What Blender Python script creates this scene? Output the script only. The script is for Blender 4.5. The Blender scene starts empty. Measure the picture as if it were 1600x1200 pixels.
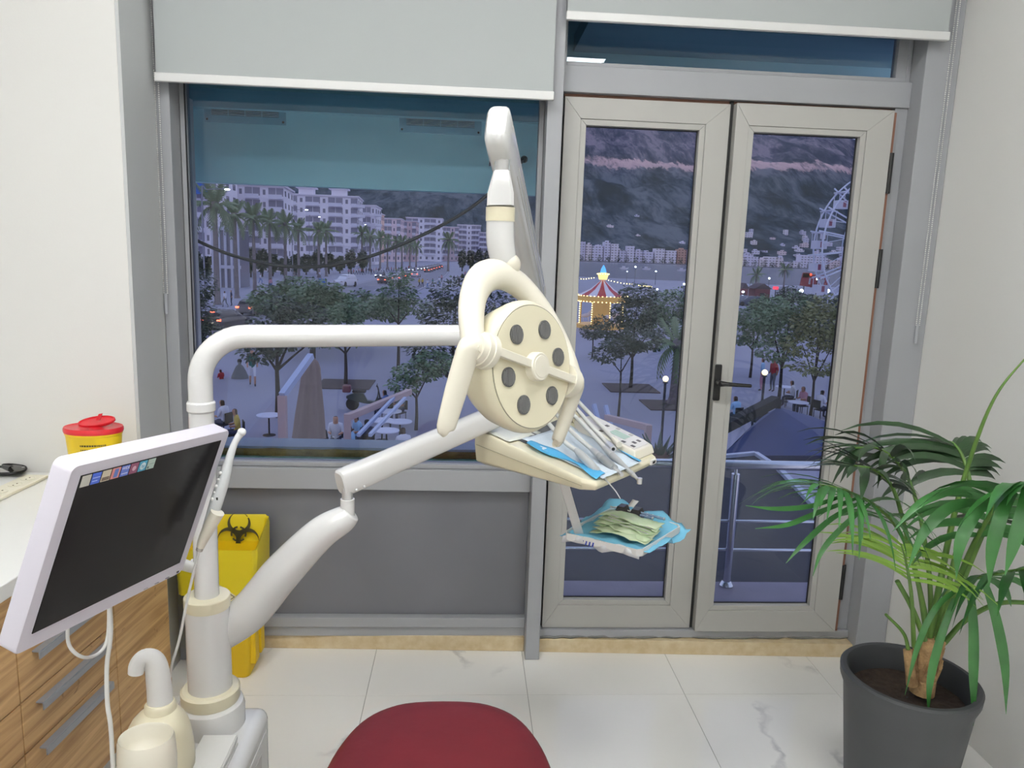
import bpy, bmesh, math, random
import numpy as np
from mathutils import Vector, Matrix, noise as mnoise
random.seed(7)
rng = np.random.default_rng(11)
scene = bpy.context.scene
COL = scene.collection
PI = math.pi

# ------------------------------------------------------------------ camera, sky, light, exposure
FPX, PITCH, YAW, ROLL, CAMH = 1170., .1704, .0647, .0346, 1.624
_f = Vector((math.sin(YAW)*math.cos(PITCH), math.cos(YAW)*math.cos(PITCH), -math.sin(PITCH)))
_r0 = Vector((math.cos(YAW), -math.sin(YAW), 0)); _u0 = _r0.cross(_f)
_r = math.cos(ROLL)*_r0 + math.sin(ROLL)*_u0
_u = -math.sin(ROLL)*_r0 + math.cos(ROLL)*_u0
CAM = Vector((0, 0, CAMH))
cd = bpy.data.cameras.new('camera'); cam = bpy.data.objects.new('camera', cd); COL.objects.link(cam)
cd.sensor_fit = 'HORIZONTAL'; cd.sensor_width = 36; cd.lens = 36*FPX/1600; cd.clip_start = .02; cd.clip_end = 20000
cam.matrix_world = Matrix(((_r.x, _u.x, -_f.x, CAM.x), (_r.y, _u.y, -_f.y, CAM.y), (_r.z, _u.z, -_f.z, CAM.z), (0, 0, 0, 1)))
scene.camera = cam

world = bpy.data.worlds.new('dusk_sky'); scene.world = world; world.use_nodes = True
wn = world.node_tree.nodes; wl = world.node_tree.links; wn.clear()
wo = wn.new('ShaderNodeOutputWorld'); wb = wn.new('ShaderNodeBackground'); wt = wn.new('ShaderNodeTexCoord')
ws = wn.new('ShaderNodeSeparateXYZ'); wr = wn.new('ShaderNodeValToRGB')
wl.new(wt.outputs['Generated'], ws.inputs[0]); wl.new(ws.outputs['Z'], wr.inputs[0]); wl.new(wr.outputs[0], wb.inputs[0]); wl.new(wb.outputs[0], wo.inputs[0])
wr.color_ramp.elements[0].position = 0.0; wr.color_ramp.elements[0].color = (.66, .58, .69, 1)
wr.color_ramp.elements[1].position = .75; wr.color_ramp.elements[1].color = (.44, .48, .70, 1)
e = wr.color_ramp.elements.new(.2); e.color = (.57, .55, .72, 1)
SKY = 1.3
wb.inputs['Strength'].default_value = SKY
LAMP_E = 21.5          # ceiling LED panels
vs = scene.view_settings
vs.view_transform = 'Standard'; vs.look = 'None'; vs.gamma = 1.0; vs.use_curve_mapping = False
vs.exposure = 0.0
scene.cycles.max_bounces = 10; scene.cycles.transparent_max_bounces = 12; scene.cycles.diffuse_bounces = 5
scene.cycles.sample_clamp_indirect = 4.0; scene.cycles.caustics_reflective = False; scene.cycles.caustics_refractive = False

# ------------------------------------------------------------------ helpers
def ray(x, y): return _f + _r*((x-800)/FPX) + _u*((600-y)/FPX)
def UY(x, y, Y): d = ray(x, y); return CAM + d*(Y/d.y)
def UZ(x, y, z): d = ray(x, y); return CAM + d*((z-CAMH)/d.z)
GZ = -4.9
def G(x, y, z=GZ): return UZ(x, y, z)
def V(*a): return Vector(a)
def srgb(h):
    h = h.lstrip('#'); o = []
    for i in (0, 2, 4):
        c = int(h[i:i+2], 16)/255; o.append(c/12.92 if c <= .04045 else ((c+.055)/1.055)**2.4)
    return tuple(o)
def _c4(c): return (*(srgb(c) if isinstance(c, str) else c), 1)
MATS = {}
def mat(name, color, rough=.5, metal=0., spec=.5, emit=0., emit_color=None, bump=0., bscale=60., var=0., vscale=8., coat=0., color2=None, trans=0., sss=0., coords='Object', alpha=1.):
    if name in MATS: return MATS[name]
    m = bpy.data.materials.new(name); m.use_nodes = True; nt = m.node_tree; n = nt.nodes; l = nt.links
    b = n['Principled BSDF']; c4 = _c4(color)
    b.inputs['Base Color'].default_value = c4; b.inputs['Roughness'].default_value = rough; b.inputs['Metallic'].default_value = metal
    b.inputs['Specular IOR Level'].default_value = spec; b.inputs['Coat Weight'].default_value = coat; b.inputs['Coat Roughness'].default_value = .08
    if trans: b.inputs['Transmission Weight'].default_value = trans
    if alpha < 1: b.inputs['Alpha'].default_value = alpha
    if emit:
        b.inputs['Emission Color'].default_value = _c4(emit_color or color); b.inputs['Emission Strength'].default_value = emit
    tc = None
    if bump or var or color2:
        tc = n.new('ShaderNodeTexCoord')
    if var or color2:
        nz = n.new('ShaderNodeTexNoise'); nz.inputs['Scale'].default_value = vscale; nz.inputs['Detail'].default_value = 5
        l.new(tc.outputs[coords], nz.inputs['Vector'])
        mx = n.new('ShaderNodeMix'); mx.data_type = 'RGBA'
        a = tuple(max(0, x*(1-var)) for x in c4[:3]); bb = tuple(min(1, x*(1+var)) for x in c4[:3])
        if color2: a, bb = c4[:3], _c4(color2)[:3]
        mx.inputs[6].default_value = (*a, 1); mx.inputs[7].default_value = (*bb, 1)
        rp = n.new('ShaderNodeMapRange'); rp.inputs[1].default_value = .3; rp.inputs[2].default_value = .7
        l.new(nz.outputs['Fac'], rp.inputs[0]); l.new(rp.outputs[0], mx.inputs[0]); l.new(mx.outputs[2], b.inputs['Base Color'])
    if bump:
        n2 = n.new('ShaderNodeTexNoise'); n2.inputs['Scale'].default_value = bscale; n2.inputs['Detail'].default_value = 4
        l.new(tc.outputs[coords], n2.inputs['Vector'])
        bp = n.new('ShaderNodeBump'); bp.inputs['Strength'].default_value = bump; bp.inputs['Distance'].default_value = .01
        l.new(n2.outputs['Fac'], bp.inputs['Height']); l.new(bp.outputs[0], b.inputs['Normal'])
    MATS[name] = m; return m
def glass_mat(name, tint, refl=1.45, rough=.0, trans=None):
    if name in MATS: return MATS[name]
    m = bpy.data.materials.new(name); m.use_nodes = True; nt = m.node_tree; n = nt.nodes; l = nt.links
    n.remove(n['Principled BSDF']); out = n['Material Output']
    t = n.new('ShaderNodeBsdfTransparent'); t.inputs[0].default_value = _c4(tint)
    g = n.new('ShaderNodeBsdfGlossy'); g.inputs['Roughness'].default_value = rough; g.inputs[0].default_value = (1, 1, 1, 1)
    fr = n.new('ShaderNodeFresnel'); fr.inputs[0].default_value = refl
    mx = n.new('ShaderNodeMixShader'); l.new(fr.outputs[0], mx.inputs[0]); l.new(t.outputs[0], mx.inputs[1]); l.new(g.outputs[0], mx.inputs[2]); l.new(mx.outputs[0], out.inputs[0])
    MATS[name] = m; return m

def tag(o, label=None, cat=None, group=None, kind=None):
    if label: o['label'] = label
    if cat: o['category'] = cat
    if group: o['group'] = group
    if kind: o['kind'] = kind
    return o
def thing(name, loc, label, cat, group=None, kind=None):
    o = bpy.data.objects.new(name, None); COL.objects.link(o); o.location = loc; o.empty_display_size = .05
    return tag(o, label, cat, group, kind)
def setparent(o, p):
    if p is None: return
    o.parent = p
    if p.type == 'EMPTY': o.matrix_parent_inverse = p.matrix_basis.inverted()
def ortho(d):
    d = Vector(d).normalized(); a = Vector((0, 0, 1)) if abs(d.z) < .9 else Vector((1, 0, 0))
    s = d.cross(a).normalized(); return s, s.cross(d).normalized(), d
def axes(x, y, z): return Matrix((x, y, z)).transposed()
def catmull(pts, k=8):
    pts = [Vector(p) for p in pts]; P = [2*pts[0]-pts[1]] + pts + [2*pts[-1]-pts[-2]]; o = []
    for i in range(1, len(P)-2):
        for j in range(k):
            t = j/k; a, b, c, d = P[i-1], P[i], P[i+1], P[i+2]
            o.append(.5*((2*b)+(c-a)*t+(2*a-5*b+4*c-d)*t*t+(3*b-a-3*c+d)*t**3))
    o.append(pts[-1]); return o
def lerp_list(vals, n):
    return list(np.interp(np.linspace(0, 1, n), np.linspace(0, 1, len(vals)), vals))
class MB:
    def __init__(s): s.v = []; s.f = []; s.m = []; s.cur = 0
    def add(s, vs, fs, mi=None):
        o = len(s.v); s.v += [tuple(v) for v in vs]; s.f += [tuple(i+o for i in f) for f in fs]; s.m += [s.cur if mi is None else mi]*len(fs); return s
    def box(s, x0, x1, y0, y1, z0, z1):
        return s.add([(x, y, z) for x in (x0, x1) for y in (y0, y1) for z in (z0, z1)], [(0, 1, 3, 2), (4, 6, 7, 5), (0, 4, 5, 1), (2, 3, 7, 6), (0, 2, 6, 4), (1, 5, 7, 3)])
    def obox(s, c, size, M=None):
        c = Vector(c); M = M or Matrix.Identity(3); hx, hy, hz = (q/2 for q in size)
        return s.add([c+M@Vector((x, y, z)) for x in (-hx, hx) for y in (-hy, hy) for z in (-hz, hz)], [(0, 1, 3, 2), (4, 6, 7, 5), (0, 4, 5, 1), (2, 3, 7, 6), (0, 2, 6, 4), (1, 5, 7, 3)])
    def bar(s, a, b, w, h, up=(0, 0, 1)):
        a, b = Vector(a), Vector(b); d = (b-a); L = d.length; d.normalize(); up = Vector(up)
        x = d.cross(up)
        if x.length < 1e-4: x = d.cross(Vector((1, 0, 0)))
        x.normalize(); z = x.cross(d)
        return s.obox((a+b)/2, (w, L, h), axes(x, d, z))
    def hexa(s, p):   # 8 pts: bottom 4 ccw, top 4 ccw
        return s.add(p, [(3, 2, 1, 0), (4, 5, 6, 7), (0, 1, 5, 4), (1, 2, 6, 5), (2, 3, 7, 6), (3, 0, 4, 7)])
    def tube(s, pts, r, n=10, cap=True, ry=None, up=None):
        pts = [Vector(p) for p in pts]; k = len(pts)
        rs = r if isinstance(r, (list, tuple, np.ndarray)) else [r]*k
        if len(rs) != k: rs = lerp_list(rs, k)
        rys = rs if ry is None else (lerp_list(ry, k) if isinstance(ry, (list, tuple)) else [ry]*k)
        vs = []; t0 = (pts[1]-pts[0]).normalized()
        if up is not None:
            sx = t0.cross(Vector(up)).normalized()
        else: sx = ortho(t0)[0]
        for i, p in enumerate(pts):
            t = (pts[min(i+1, k-1)]-pts[max(i-1, 0)]).normalized()
            sx = (sx - t*sx.dot(t)).normalized(); sy = t.cross(sx)
            for j in range(n):
                a = 2*PI*j/n; vs.append(p+sx*(rs[i]*math.cos(a))+sy*(rys[i]*math.sin(a)))
        fs = [(i*n+j, i*n+(j+1) % n, (i+1)*n+(j+1) % n, (i+1)*n+j) for i in range(k-1) for j in range(n)]
        if cap: fs += [tuple(reversed(range(n))), tuple(range((k-1)*n, k*n))]
        return s.add(vs, fs)
    def lathe(s, prof, c=(0, 0, 0), M=None, n=32, close=True, sx=1., sy=1.):
        c = Vector(c); M = M or Matrix.Identity(3); vs = []
        for r, z in prof:
            for j in range(n):
                a = 2*PI*j/n; vs.append(c+M@Vector((r*math.cos(a)*sx, r*math.sin(a)*sy, z)))
        k = len(prof)
        fs = [(i*n+j, i*n+(j+1) % n, (i+1)*n+(j+1) % n, (i+1)*n+j) for i in range(k-1) for j in range(n)]
        if close: fs += [tuple(reversed(range(n))), tuple(range((k-1)*n, k*n))]
        return s.add(vs, fs)
    def prism(s, poly, ext):
        poly = [Vector(p) for p in poly]; ext = Vector(ext); n = len(poly)
        return s.add(poly+[p+ext for p in poly], [tuple(reversed(range(n))), tuple(range(n, 2*n))]+[(i, (i+1) % n, n+(i+1) % n, n+i) for i in range(n)])
    def loft(s, rings, cap=True):
        n = len(rings[0]); k = len(rings); vs = [p for r in rings for p in r]
        fs = [(i*n+j, i*n+(j+1) % n, (i+1)*n+(j+1) % n, (i+1)*n+j) for i in range(k-1) for j in range(n)]
        if cap: fs += [tuple(reversed(range(n))), tuple(range((k-1)*n, k*n))]
        return s.add(vs, fs)
    def sheet(s, grid, th=0):   # grid[i][j] points
        a, b = len(grid), len(grid[0]); vs = [p for row in grid for p in row]
        return s.add(vs, [(i*b+j, i*b+j+1, (i+1)*b+j+1, (i+1)*b+j) for i in range(a-1) for j in range(b-1)])
    def sphere(s, c, r, n=12, m=8, sc=(1, 1, 1)):
        c = Vector(c); vs = [c+Vector((0, 0, -r*sc[2]))]
        for i in range(1, m):
            p = -PI/2+PI*i/m
            for j in range(n):
                a = 2*PI*j/n; vs.append(c+Vector((r*math.cos(p)*math.cos(a)*sc[0], r*math.cos(p)*math.sin(a)*sc[1], r*math.sin(p)*sc[2])))
        vs.append(c+Vector((0, 0, r*sc[2]))); fs = [(0, 1+(j+1) % n, 1+j) for j in range(n)]
        for i in range(m-2):
            fs += [(1+i*n+j, 1+i*n+(j+1) % n, 1+(i+1)*n+(j+1) % n, 1+(i+1)*n+j) for j in range(n)]
        L = len(vs)-1; o = 1+(m-2)*n; fs += [(o+j, o+(j+1) % n, L) for j in range(n)]
        return s.add(vs, fs)
    def mesh(s, name, mats, smooth=None):
        me = bpy.data.meshes.new(name); me.from_pydata(s.v, [], s.f)
        mats = mats if isinstance(mats, (list, tuple)) else [mats]
        for m in mats: me.materials.append(m)
        if len(mats) > 1: me.polygons.foreach_set('material_index', s.m)
        bm = bmesh.new(); bm.from_mesh(me); bmesh.ops.recalc_face_normals(bm, faces=bm.faces); bm.to_mesh(me); bm.free()
        if smooth is not None:
            me.polygons.foreach_set('use_smooth', [True]*len(me.polygons)); me.set_sharp_from_angle(angle=math.radians(smooth))
        me.update(); return me
    def build(s, name, mats, parent=None, smooth=None, bevel=0, seg=2, subsurf=0, solid=0):
        o = bpy.data.objects.new(name, s.mesh(name, mats, smooth)); COL.objects.link(o); setparent(o, parent)
        if solid:
            d = o.modifiers.new('solid', 'SOLIDIFY'); d.thickness = solid; d.offset = 0
        if bevel:
            d = o.modifiers.new('bevel', 'BEVEL'); d.width = bevel; d.segments = seg; d.limit_method = 'ANGLE'; d.angle_limit = .6
            o.data.polygons.foreach_set('use_smooth', [True]*len(o.data.polygons)); o.data.set_sharp_from_angle(angle=math.radians(50))
            d.harden_normals = True
        if subsurf:
            d = o.modifiers.new('sub', 'SUBSURF'); d.levels = subsurf; d.render_levels = subsurf
            o.data.polygons.foreach_set('use_smooth', [True]*len(o.data.polygons))
        return o
def top(o, label, cat, group=None, kind=None): return tag(o, label, cat, group, kind)
def struct(o, label=None): 
    o['kind'] = 'structure'
    if label: o['label'] = label
    return o
def copy_tree(o, parent=None):
    c = o.copy(); COL.objects.link(c)
    if parent is not None: c.parent = parent; c.matrix_parent_inverse = o.matrix_parent_inverse
    for ch in list(o.children): copy_tree(ch, c)
    return c
def put(o, loc, rz=0, sc=1.):
    o.location = loc; o.rotation_euler = (0, 0, rz); o.scale = (sc, sc, sc); return o
def inst(name, me, parent, loc=(0, 0, 0), rot=None, scale=None):   # shared-mesh part given in the parent's frame
    o = bpy.data.objects.new(name, me); COL.objects.link(o)
    if parent is not None: o.parent = parent
    M = Matrix.Translation(loc)
    if rot is not None: M = M @ rot.to_4x4()
    if scale is not None: M = M @ Matrix.Diagonal((*scale, 1))
    o.matrix_basis = M; return o
def text_mb(txt, size, origin, xd, yd, align='CENTER', thick=.0004):
    cu = bpy.data.curves.new('txt', 'FONT'); cu.body = txt; cu.size = size; cu.align_x = align; cu.align_y = 'CENTER'; cu.extrude = thick
    o = bpy.data.objects.new('txt', cu); COL.objects.link(o)
    dg = bpy.context.evaluated_depsgraph_get(); me = bpy.data.meshes.new_from_object(o.evaluated_get(dg))
    bpy.data.objects.remove(o); bpy.data.curves.remove(cu)
    xd, yd = Vector(xd).normalized(), Vector(yd).normalized(); zd = xd.cross(yd); M = axes(xd, yd, zd); origin = Vector(origin)
    b = MB(); b.add([origin+M@v.co for v in me.vertices], [tuple(p.vertices) for p in me.polygons]); bpy.data.meshes.remove(me); return b

# ------------------------------------------------------------------ shared materials
def marble(name):
    m = mat(name, (.72, .72, .70), rough=.12, spec=.5); n = m.node_tree.nodes; l = m.node_tree.links; b = n['Principled BSDF']
    g = n.new('ShaderNodeNewGeometry'); w = n.new('ShaderNodeTexNoise'); w.inputs['Scale'].default_value = 1.6; w.inputs['Detail'].default_value = 6
    l.new(g.outputs['Position'], w.inputs['Vector'])
    ad = n.new('ShaderNodeMix'); ad.data_type = 'VECTOR'; ad.inputs[0].default_value = .55
    l.new(g.outputs['Position'], ad.inputs[4]); l.new(w.outputs['Color'], ad.inputs[5])
    v = n.new('ShaderNodeTexVoronoi'); v.feature = 'DISTANCE_TO_EDGE'; v.inputs['Scale'].default_value = 2.3; l.new(ad.outputs[1], v.inputs['Vector'])
    r = n.new('ShaderNodeValToRGB'); r.color_ramp.elements[0].position = 0; r.color_ramp.elements[0].color = (1, 1, 1, 1); r.color_ramp.elements[1].position = .022; r.color_ramp.elements[1].color = (0, 0, 0, 1)
    l.new(v.outputs['Distance'], r.inputs[0])
    w2 = n.new('ShaderNodeTexNoise'); w2.inputs['Scale'].default_value = 2.2; l.new(g.outputs['Position'], w2.inputs['Vector'])
    mr = n.new('ShaderNodeMapRange'); mr.inputs[1].default_value = .5; mr.inputs[2].default_value = .68; l.new(w2.outputs['Fac'], mr.inputs[0])
    mu = n.new('ShaderNodeMath'); mu.operation = 'MULTIPLY'; l.new(r.outputs[0], mu.inputs[0]); l.new(mr.outputs[0], mu.inputs[1])
    mx = n.new('ShaderNodeMix'); mx.data_type = 'RGBA'; mx.inputs[6].default_value = (.92, .91, .88, 1); mx.inputs[7].default_value = (.42, .42, .43, 1)
    l.new(mu.outputs[0], mx.inputs[0]); l.new(mx.outputs[2], b.inputs['Base Color']); return m
def oak(name):
    m = mat(name, (.4, .25, .12), rough=.45); n = m.node_tree.nodes; l = m.node_tree.links; b = n['Principled BSDF']
    g = n.new('ShaderNodeNewGeometry'); mp = n.new('ShaderNodeMapping'); mp.inputs['Scale'].default_value = (3, 1.2, 26); l.new(g.outputs['Position'], mp.inputs[0])
    w = n.new('ShaderNodeTexNoise'); w.inputs['Scale'].default_value = 1.5; w.inputs['Detail'].default_value = 8; w.inputs['Distortion'].default_value = 1.2; l.new(mp.outputs[0], w.inputs['Vector'])
    r = n.new('ShaderNodeValToRGB'); r.color_ramp.elements[0].position = .3; r.color_ramp.elements[0].color = _c4('#a07a4e'); r.color_ramp.elements[1].position = .72; r.color_ramp.elements[1].color = _c4('#d6b07e')
    l.new(w.outputs['Fac'], r.inputs[0])
    mp2 = n.new('ShaderNodeMapping'); mp2.inputs['Scale'].default_value = (4, 4, 7); l.new(g.outputs['Position'], mp2.inputs[0])
    k = n.new('ShaderNodeTexNoise'); k.inputs['Scale'].default_value = 1.6; k.inputs['Detail'].default_value = 3; k.inputs['Distortion'].default_value = 2.5; l.new(mp2.outputs[0], k.inputs['Vector'])
    kr = n.new('ShaderNodeMapRange'); kr.inputs[1].default_value = .66; kr.inputs[2].default_value = .74; l.new(k.outputs['Fac'], kr.inputs[0])
    mx = n.new('ShaderNodeMix'); mx.data_type = 'RGBA'; mx.inputs[7].default_value = _c4('#7a5836'); l.new(kr.outputs[0], mx.inputs[0]); l.new(r.outputs[0], mx.inputs[6]); l.new(mx.outputs[2], b.inputs['Base Color'])
    return m
M_WALL = mat('white_wall_paint', (.80, .795, .77), rough=.7, bump=.03, bscale=180)
M_CEIL = mat('white_ceiling_paint', (.82, .82, .81), rough=.8)
M_TILE = marble('white_marble_tile')
M_GROUT = mat('grey_grout', (.45, .44, .42), rough=.8)
M_ALU = mat('grey_powder_coated_aluminium', '#a0a2a6', rough=.38, spec=.5, var=.03, vscale=4)
M_DOOR = mat('warm_grey_door_aluminium', '#b0afab', rough=.35, spec=.5)
M_GASKET = mat('black_rubber_gasket', (.01, .01, .01), rough=.6)
M_BROWN = mat('brown_door_edge', '#7c5442', rough=.5)
M_GLASS = glass_mat('window_glass', (.87, .92, .975))
M_FROST = mat('grey_frosted_panel', '#6f7076', rough=.22, spec=.5, var=.05, vscale=2)
M_STONE = mat('beige_travertine', '#d8c8a8', rough=.4, color2='#c6b088', vscale=25, bump=.1)
M_CEMENT = mat('grey_cement', '#7d7d7a', rough=.9, bump=.4, bscale=90)
M_BLIND = mat('grey_blind_fabric', '#adb2b2', rough=.85, bump=.05, bscale=500)
M_WHITE = mat('white_plastic', (.80, .80, .79), rough=.3)
M_GLOSSW = mat('glossy_white_enamel', (.77, .77, .765), rough=.16, coat=.5)
M_CREAM = mat('cream_plastic', '#e6dfc4', rough=.3, coat=.25)
M_CREAM2 = mat('pale_cream_plastic', '#e9e4d4', rough=.3, coat=.2)
M_CHROME = mat('brushed_chrome', (.80, .80, .81), rough=.28, metal=.75)
M_STEEL = mat('polished_steel', (.62, .66, .70), rough=.22, metal=1.)
M_BLACK = mat('black_plastic', (.012, .012, .013), rough=.35)
M_OAK = oak('rustic_oak_veneer')
M_HANDLE = mat('grey_aluminium_handle', '#9ea3ab', rough=.4, metal=.3)
# ------------------------------------------------------------------ room shell
D = 2.906; XL, XR, YB, CZ = -2.35, 1.785, -3.2, 3.4
PX, PY = -1.107, 2.55
fl = MB().box(XL, XR, YB, D+.05, -.12, -.004).build('floor', M_GROUT); struct(fl, 'white marble tiled floor of the treatment room')
tile_me = MB().box(-.2988, .2988, -.2988, .2988, -.012, 0).mesh('floor_tile', M_TILE)
GX0, GY = -.335, 2.562
for i in range(-4, 4):
    for j in range(-10, 1):
        x0, x1 = GX0+i*.6, GX0+(i+1)*.6; y0, y1 = GY+(j-1)*.6, GY+j*.6
        x0, x1 = max(x0, XL), min(x1, XR-.001); y0 = max(y0, YB)
        if x1-x0 < .02 or y1-y0 < .02: continue
        inst('tile', tile_me, fl, ((x0+x1)/2, (y0+y1)/2, 0), scale=((x1-x0)/.6, (y1-y0)/.6, 1))
for i in range(-2, 4):      # cut row against the sill
    x0, x1 = max(GX0+i*.6, PX), min(GX0+(i+1)*.6, XR-.001)
    if x1-x0 > .02: inst('tile', tile_me, fl, ((x0+x1)/2, (GY+2.905)/2, 0), scale=((x1-x0)/.6, (2.905-GY)/.6, 1))
struct(MB().box(XL, XR, YB, 3.45, CZ, CZ+.1).build('ceiling', M_CEIL), 'flat white ceiling')
struct(MB().box(XL-.1, XL, YB, D+.1, -.12, CZ).build('wall_left', M_WALL), 'plain white wall behind the oak cabinets')
struct(MB().box(XR, XR+.12, YB, D+.06, -.12, CZ).build('wall_right', M_WALL), 'plain white wall beside the potted palm')
struct(MB().box(XL, XR, YB-.1, YB, -.12, CZ).build('wall_back', M_WALL), 'plain white wall behind the viewer')
struct(MB().box(XL, PX, PY, D+.3, -.12, CZ).build('wall_front', M_WALL), 'white pillar wall at the end of the worktop')
struct(MB().box(PX, PX+.011, PY+.002, D-.1, 0, CZ).build('trim_1', mat('grey_reveal_paint', '#c6c8c9', rough=.6)), 'grey painted reveal beside the window')

def mullion(name, x0, x1, y0, y1, z0, z1, lab):
    o = MB().box(x0, x1, y0, y1, z0, z1).build(name, M_ALU, bevel=.003); struct(o, lab); return o
mullion('trim_2', -1.096, -1.048, D-.1, D+.06, 0, CZ, 'grey aluminium mullion left of the window')
mullion('trim_3', .274, .331, D-.1, D+.06, 0, CZ, 'grey aluminium mullion between window and balcony doors')
mullion('trim_4', 1.657, 1.784, D-.1, D+.06, 0, CZ, 'grey aluminium jamb right of the balcony doors')
mullion('trim_5', .331, 1.657, D-.03, D+.05, 2.222, 2.316, 'grey aluminium transom above the balcony doors')
mullion('trim_6', .331, 1.657, D-.035, D+.05, .064, .098, 'grey aluminium threshold under the balcony doors')
mullion('trim_7', -1.048, .274, D-.035, D+.05, .69, .775, 'wide grey window rail under the glass')
mullion('trim_8', -1.048, .274, D-.03, D+.05, .104, .146, 'narrow grey rail under the frosted panel')
mullion('trim_9', -1.048, .274, D-.02, D+.05, .06, .104, 'grey bottom rail above the stone sill')
s1 = MB().prism([(PX+.01, 2.905, 0), (.274, 2.872, 0), (.274, D+.1, 0), (PX+.01, D+.1, 0)], (0, 0, .064)).build('trim_10', M_STONE, bevel=.003); struct(s1, 'beige stone sill under the window')
s2 = MB().prism([(.331, 2.868, 0), (1.657, 2.825, 0), (1.657, D+.1, 0), (.331, D+.1, 0)], (0, 0, .060)).build('trim_11', M_STONE, bevel=.003); struct(s2, 'beige stone sill under the balcony doors')
for k, (a, b) in enumerate(((-1.048, .274), (.331, 1.657))):
    pts = []; nn = 40
    for i in range(nn): 
        x = a+(b-a)*i/(nn-1); pts.append((x, 2.872-.012*k-.006+random.uniform(-.004, .004) + (.02 if k else .034)-.03*(x+1)/2.6*0, .066+random.uniform(-.003, .004)))
    o = MB().tube([V(*p) for p in pts], .006, 6).build('trim_%d' % (12+k), M_CEMENT, smooth=60); struct(o, 'rough grey cement joint along the stone sill')
# window_1 : fixed light + frosted lower panel
def frame_rect(mb, x0, x1, z0, z1, w, y0, y1, wb=None):
    wb = wb or w
    mb.box(x0, x0+w, y0, y1, z0, z1); mb.box(x1-w, x1, y0, y1, z0, z1); mb.box(x0+w, x1-w, y0, y1, z0, z0+wb); mb.box(x0+w, x1-w, y0, y1, z1-w, z1)
w1 = thing('window_1', (-.39, D, .775), 'large fixed window behind the dental unit', 'window', kind='structure'); del w1['category']
m = MB(); frame_rect(m, -1.046, .273, .776, CZ-.02, .018, D-.015, D+.04); m.build('window_frame', M_ALU, w1, bevel=.002)
MB().box(-1.029, -1.027, D-.016, D-.006, .78, CZ-.04).build('gasket', M_GASKET, w1)
MB().box(-1.028, .255, D+.012, D+.018, .794, CZ-.038).build('pane', M_GLASS, w1)
MB().box(-1.047, .273, D+.004, D+.014, .147, .689).build('frosted_panel', M_FROST, w1)
# window_2 : light above the doors
w2 = thing('window_2', (1.0, D, 2.32), 'narrow fixed window light above the balcony doors', 'window', kind='structure'); del w2['category']
m = MB(); frame_rect(m, .332, 1.656, 2.317, CZ-.02, .016, D-.01, D+.04); m.build('window_frame', M_ALU, w2, bevel=.002)
MB().box(1.6, 1.64, D-.008, D+.03, 2.333, CZ-.04).build('side_bead', M_ALU, w2)
MB().box(.348, 1.64, D+.012, D+.018, 2.333, CZ-.036).build('pane', M_GLASS, w2)

def leaf(name, x0, x1, y, lab, hinge_right, handle):
    z0, z1 = .1, 2.208
    dr = thing(name, ((x0+x1)/2, y, z0), lab, 'door', kind='structure'); del dr['category']
    gx0, gx1, gz0, gz1 = {0: (.431, .86, .223, 2.11), 1: (1.058, 1.469, .215, 2.108)}[handle]
    def miter(nm, q, th0, th1, mt):  # q outer rect, inner rect
        (a0, a1, b0, b1), (c0, c1, d0, d1) = q
        for poly in ([(a0, b0), (a1, b0), (c1, d0), (c0, d0)], [(c0, d1), (c1, d1), (a1, b1), (a0, b1)]):
            MB().prism([V(px, th0, pz) for px, pz in poly], (0, th1-th0, 0)).build('rail', mt, dr, bevel=.0015)
        for poly in ([(a0, b0), (c0, d0), (c0, d1), (a0, b1)], [(c1, d0), (a1, b0), (a1, b1), (c1, d1)]):
            MB().prism([V(px, th0, pz) for px, pz in poly], (0, th1-th0, 0)).build('stile', mt, dr, bevel=.0015)
    i = .022
    miter('frame', ((x0, x1, z0, z1), (gx0-i, gx1+i, gz0-i, gz1+i)), y, y+.065, M_DOOR)
    m = MB(); 
    for poly in ([(gx0-i, gz0-i), (gx1+i, gz0-i), (gx1, gz0), (gx0, gz0)], [(gx0, gz1), (gx1, gz1), (gx1+i, gz1+i), (gx0-i, gz1+i)], [(gx0-i, gz0-i), (gx0, gz0), (gx0, gz1), (gx0-i, gz1+i)], [(gx1, gz0), (gx1+i, gz0-i), (gx1+i, gz1+i), (gx1, gz1)]):
        m.prism([V(px, y+.004, pz) for px, pz in poly], (0, .03, 0))
    m.build('glazing_bead', M_DOOR, dr, bevel=.002)
    m = MB(); frame_rect(m, gx0-.001, gx1+.001, gz0-.001, gz1+.001, .004, y+.028, y+.036); m.build('gasket', M_GASKET, dr)
    MB().box(gx0, gx1, y+.033, y+.039, gz0, gz1).build('pane', M_GLASS, dr)
    if handle:
        MB().box(x1+.0005, x1+.014, y+.010, y+.06, z0, z1-.006).build('edge_strip', M_BROWN, dr)
        for z in (.32, 1.62, 1.98):
            m = MB(); m.tube([(x1+.0105, y+.008, z-.075), (x1+.0105, y+.008, z+.075)], .0095, 10); m.build('hinge', M_BLACK, dr, smooth=40)
        hx, hz = .976+.031-.014, 1.158
        h = MB().box(hx-.014, hx+.014, y-.012, y-.0005, hz-.072, hz+.072).build('handle_plate', M_BLACK, dr, bevel=.005, seg=3)
        h2 = MB(); h2.tube([(hx, y-.011, hz+.002), (hx, y-.05, hz+.002)], .011, 14)
        h2.tube(catmull([(hx, y-.05, hz+.002), (hx+.02, y-.054, hz+.002), (hx+.06, y-.054, hz), (hx+.118, y-.05, hz-.003)], 4), [.013, .0135, .0125, .0105], 12, ry=[.012, .009, .008, .007])
        h2.build('lever', M_BLACK, dr, smooth=50)
    return dr
leaf('door_1', .347, .9715, D-.02, 'closed grey balcony door leaf without a handle', 0, 0)
leaf('door_2', .985, 1.590, D-.05, 'grey balcony door leaf with black lever handle', 1, 1)
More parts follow.
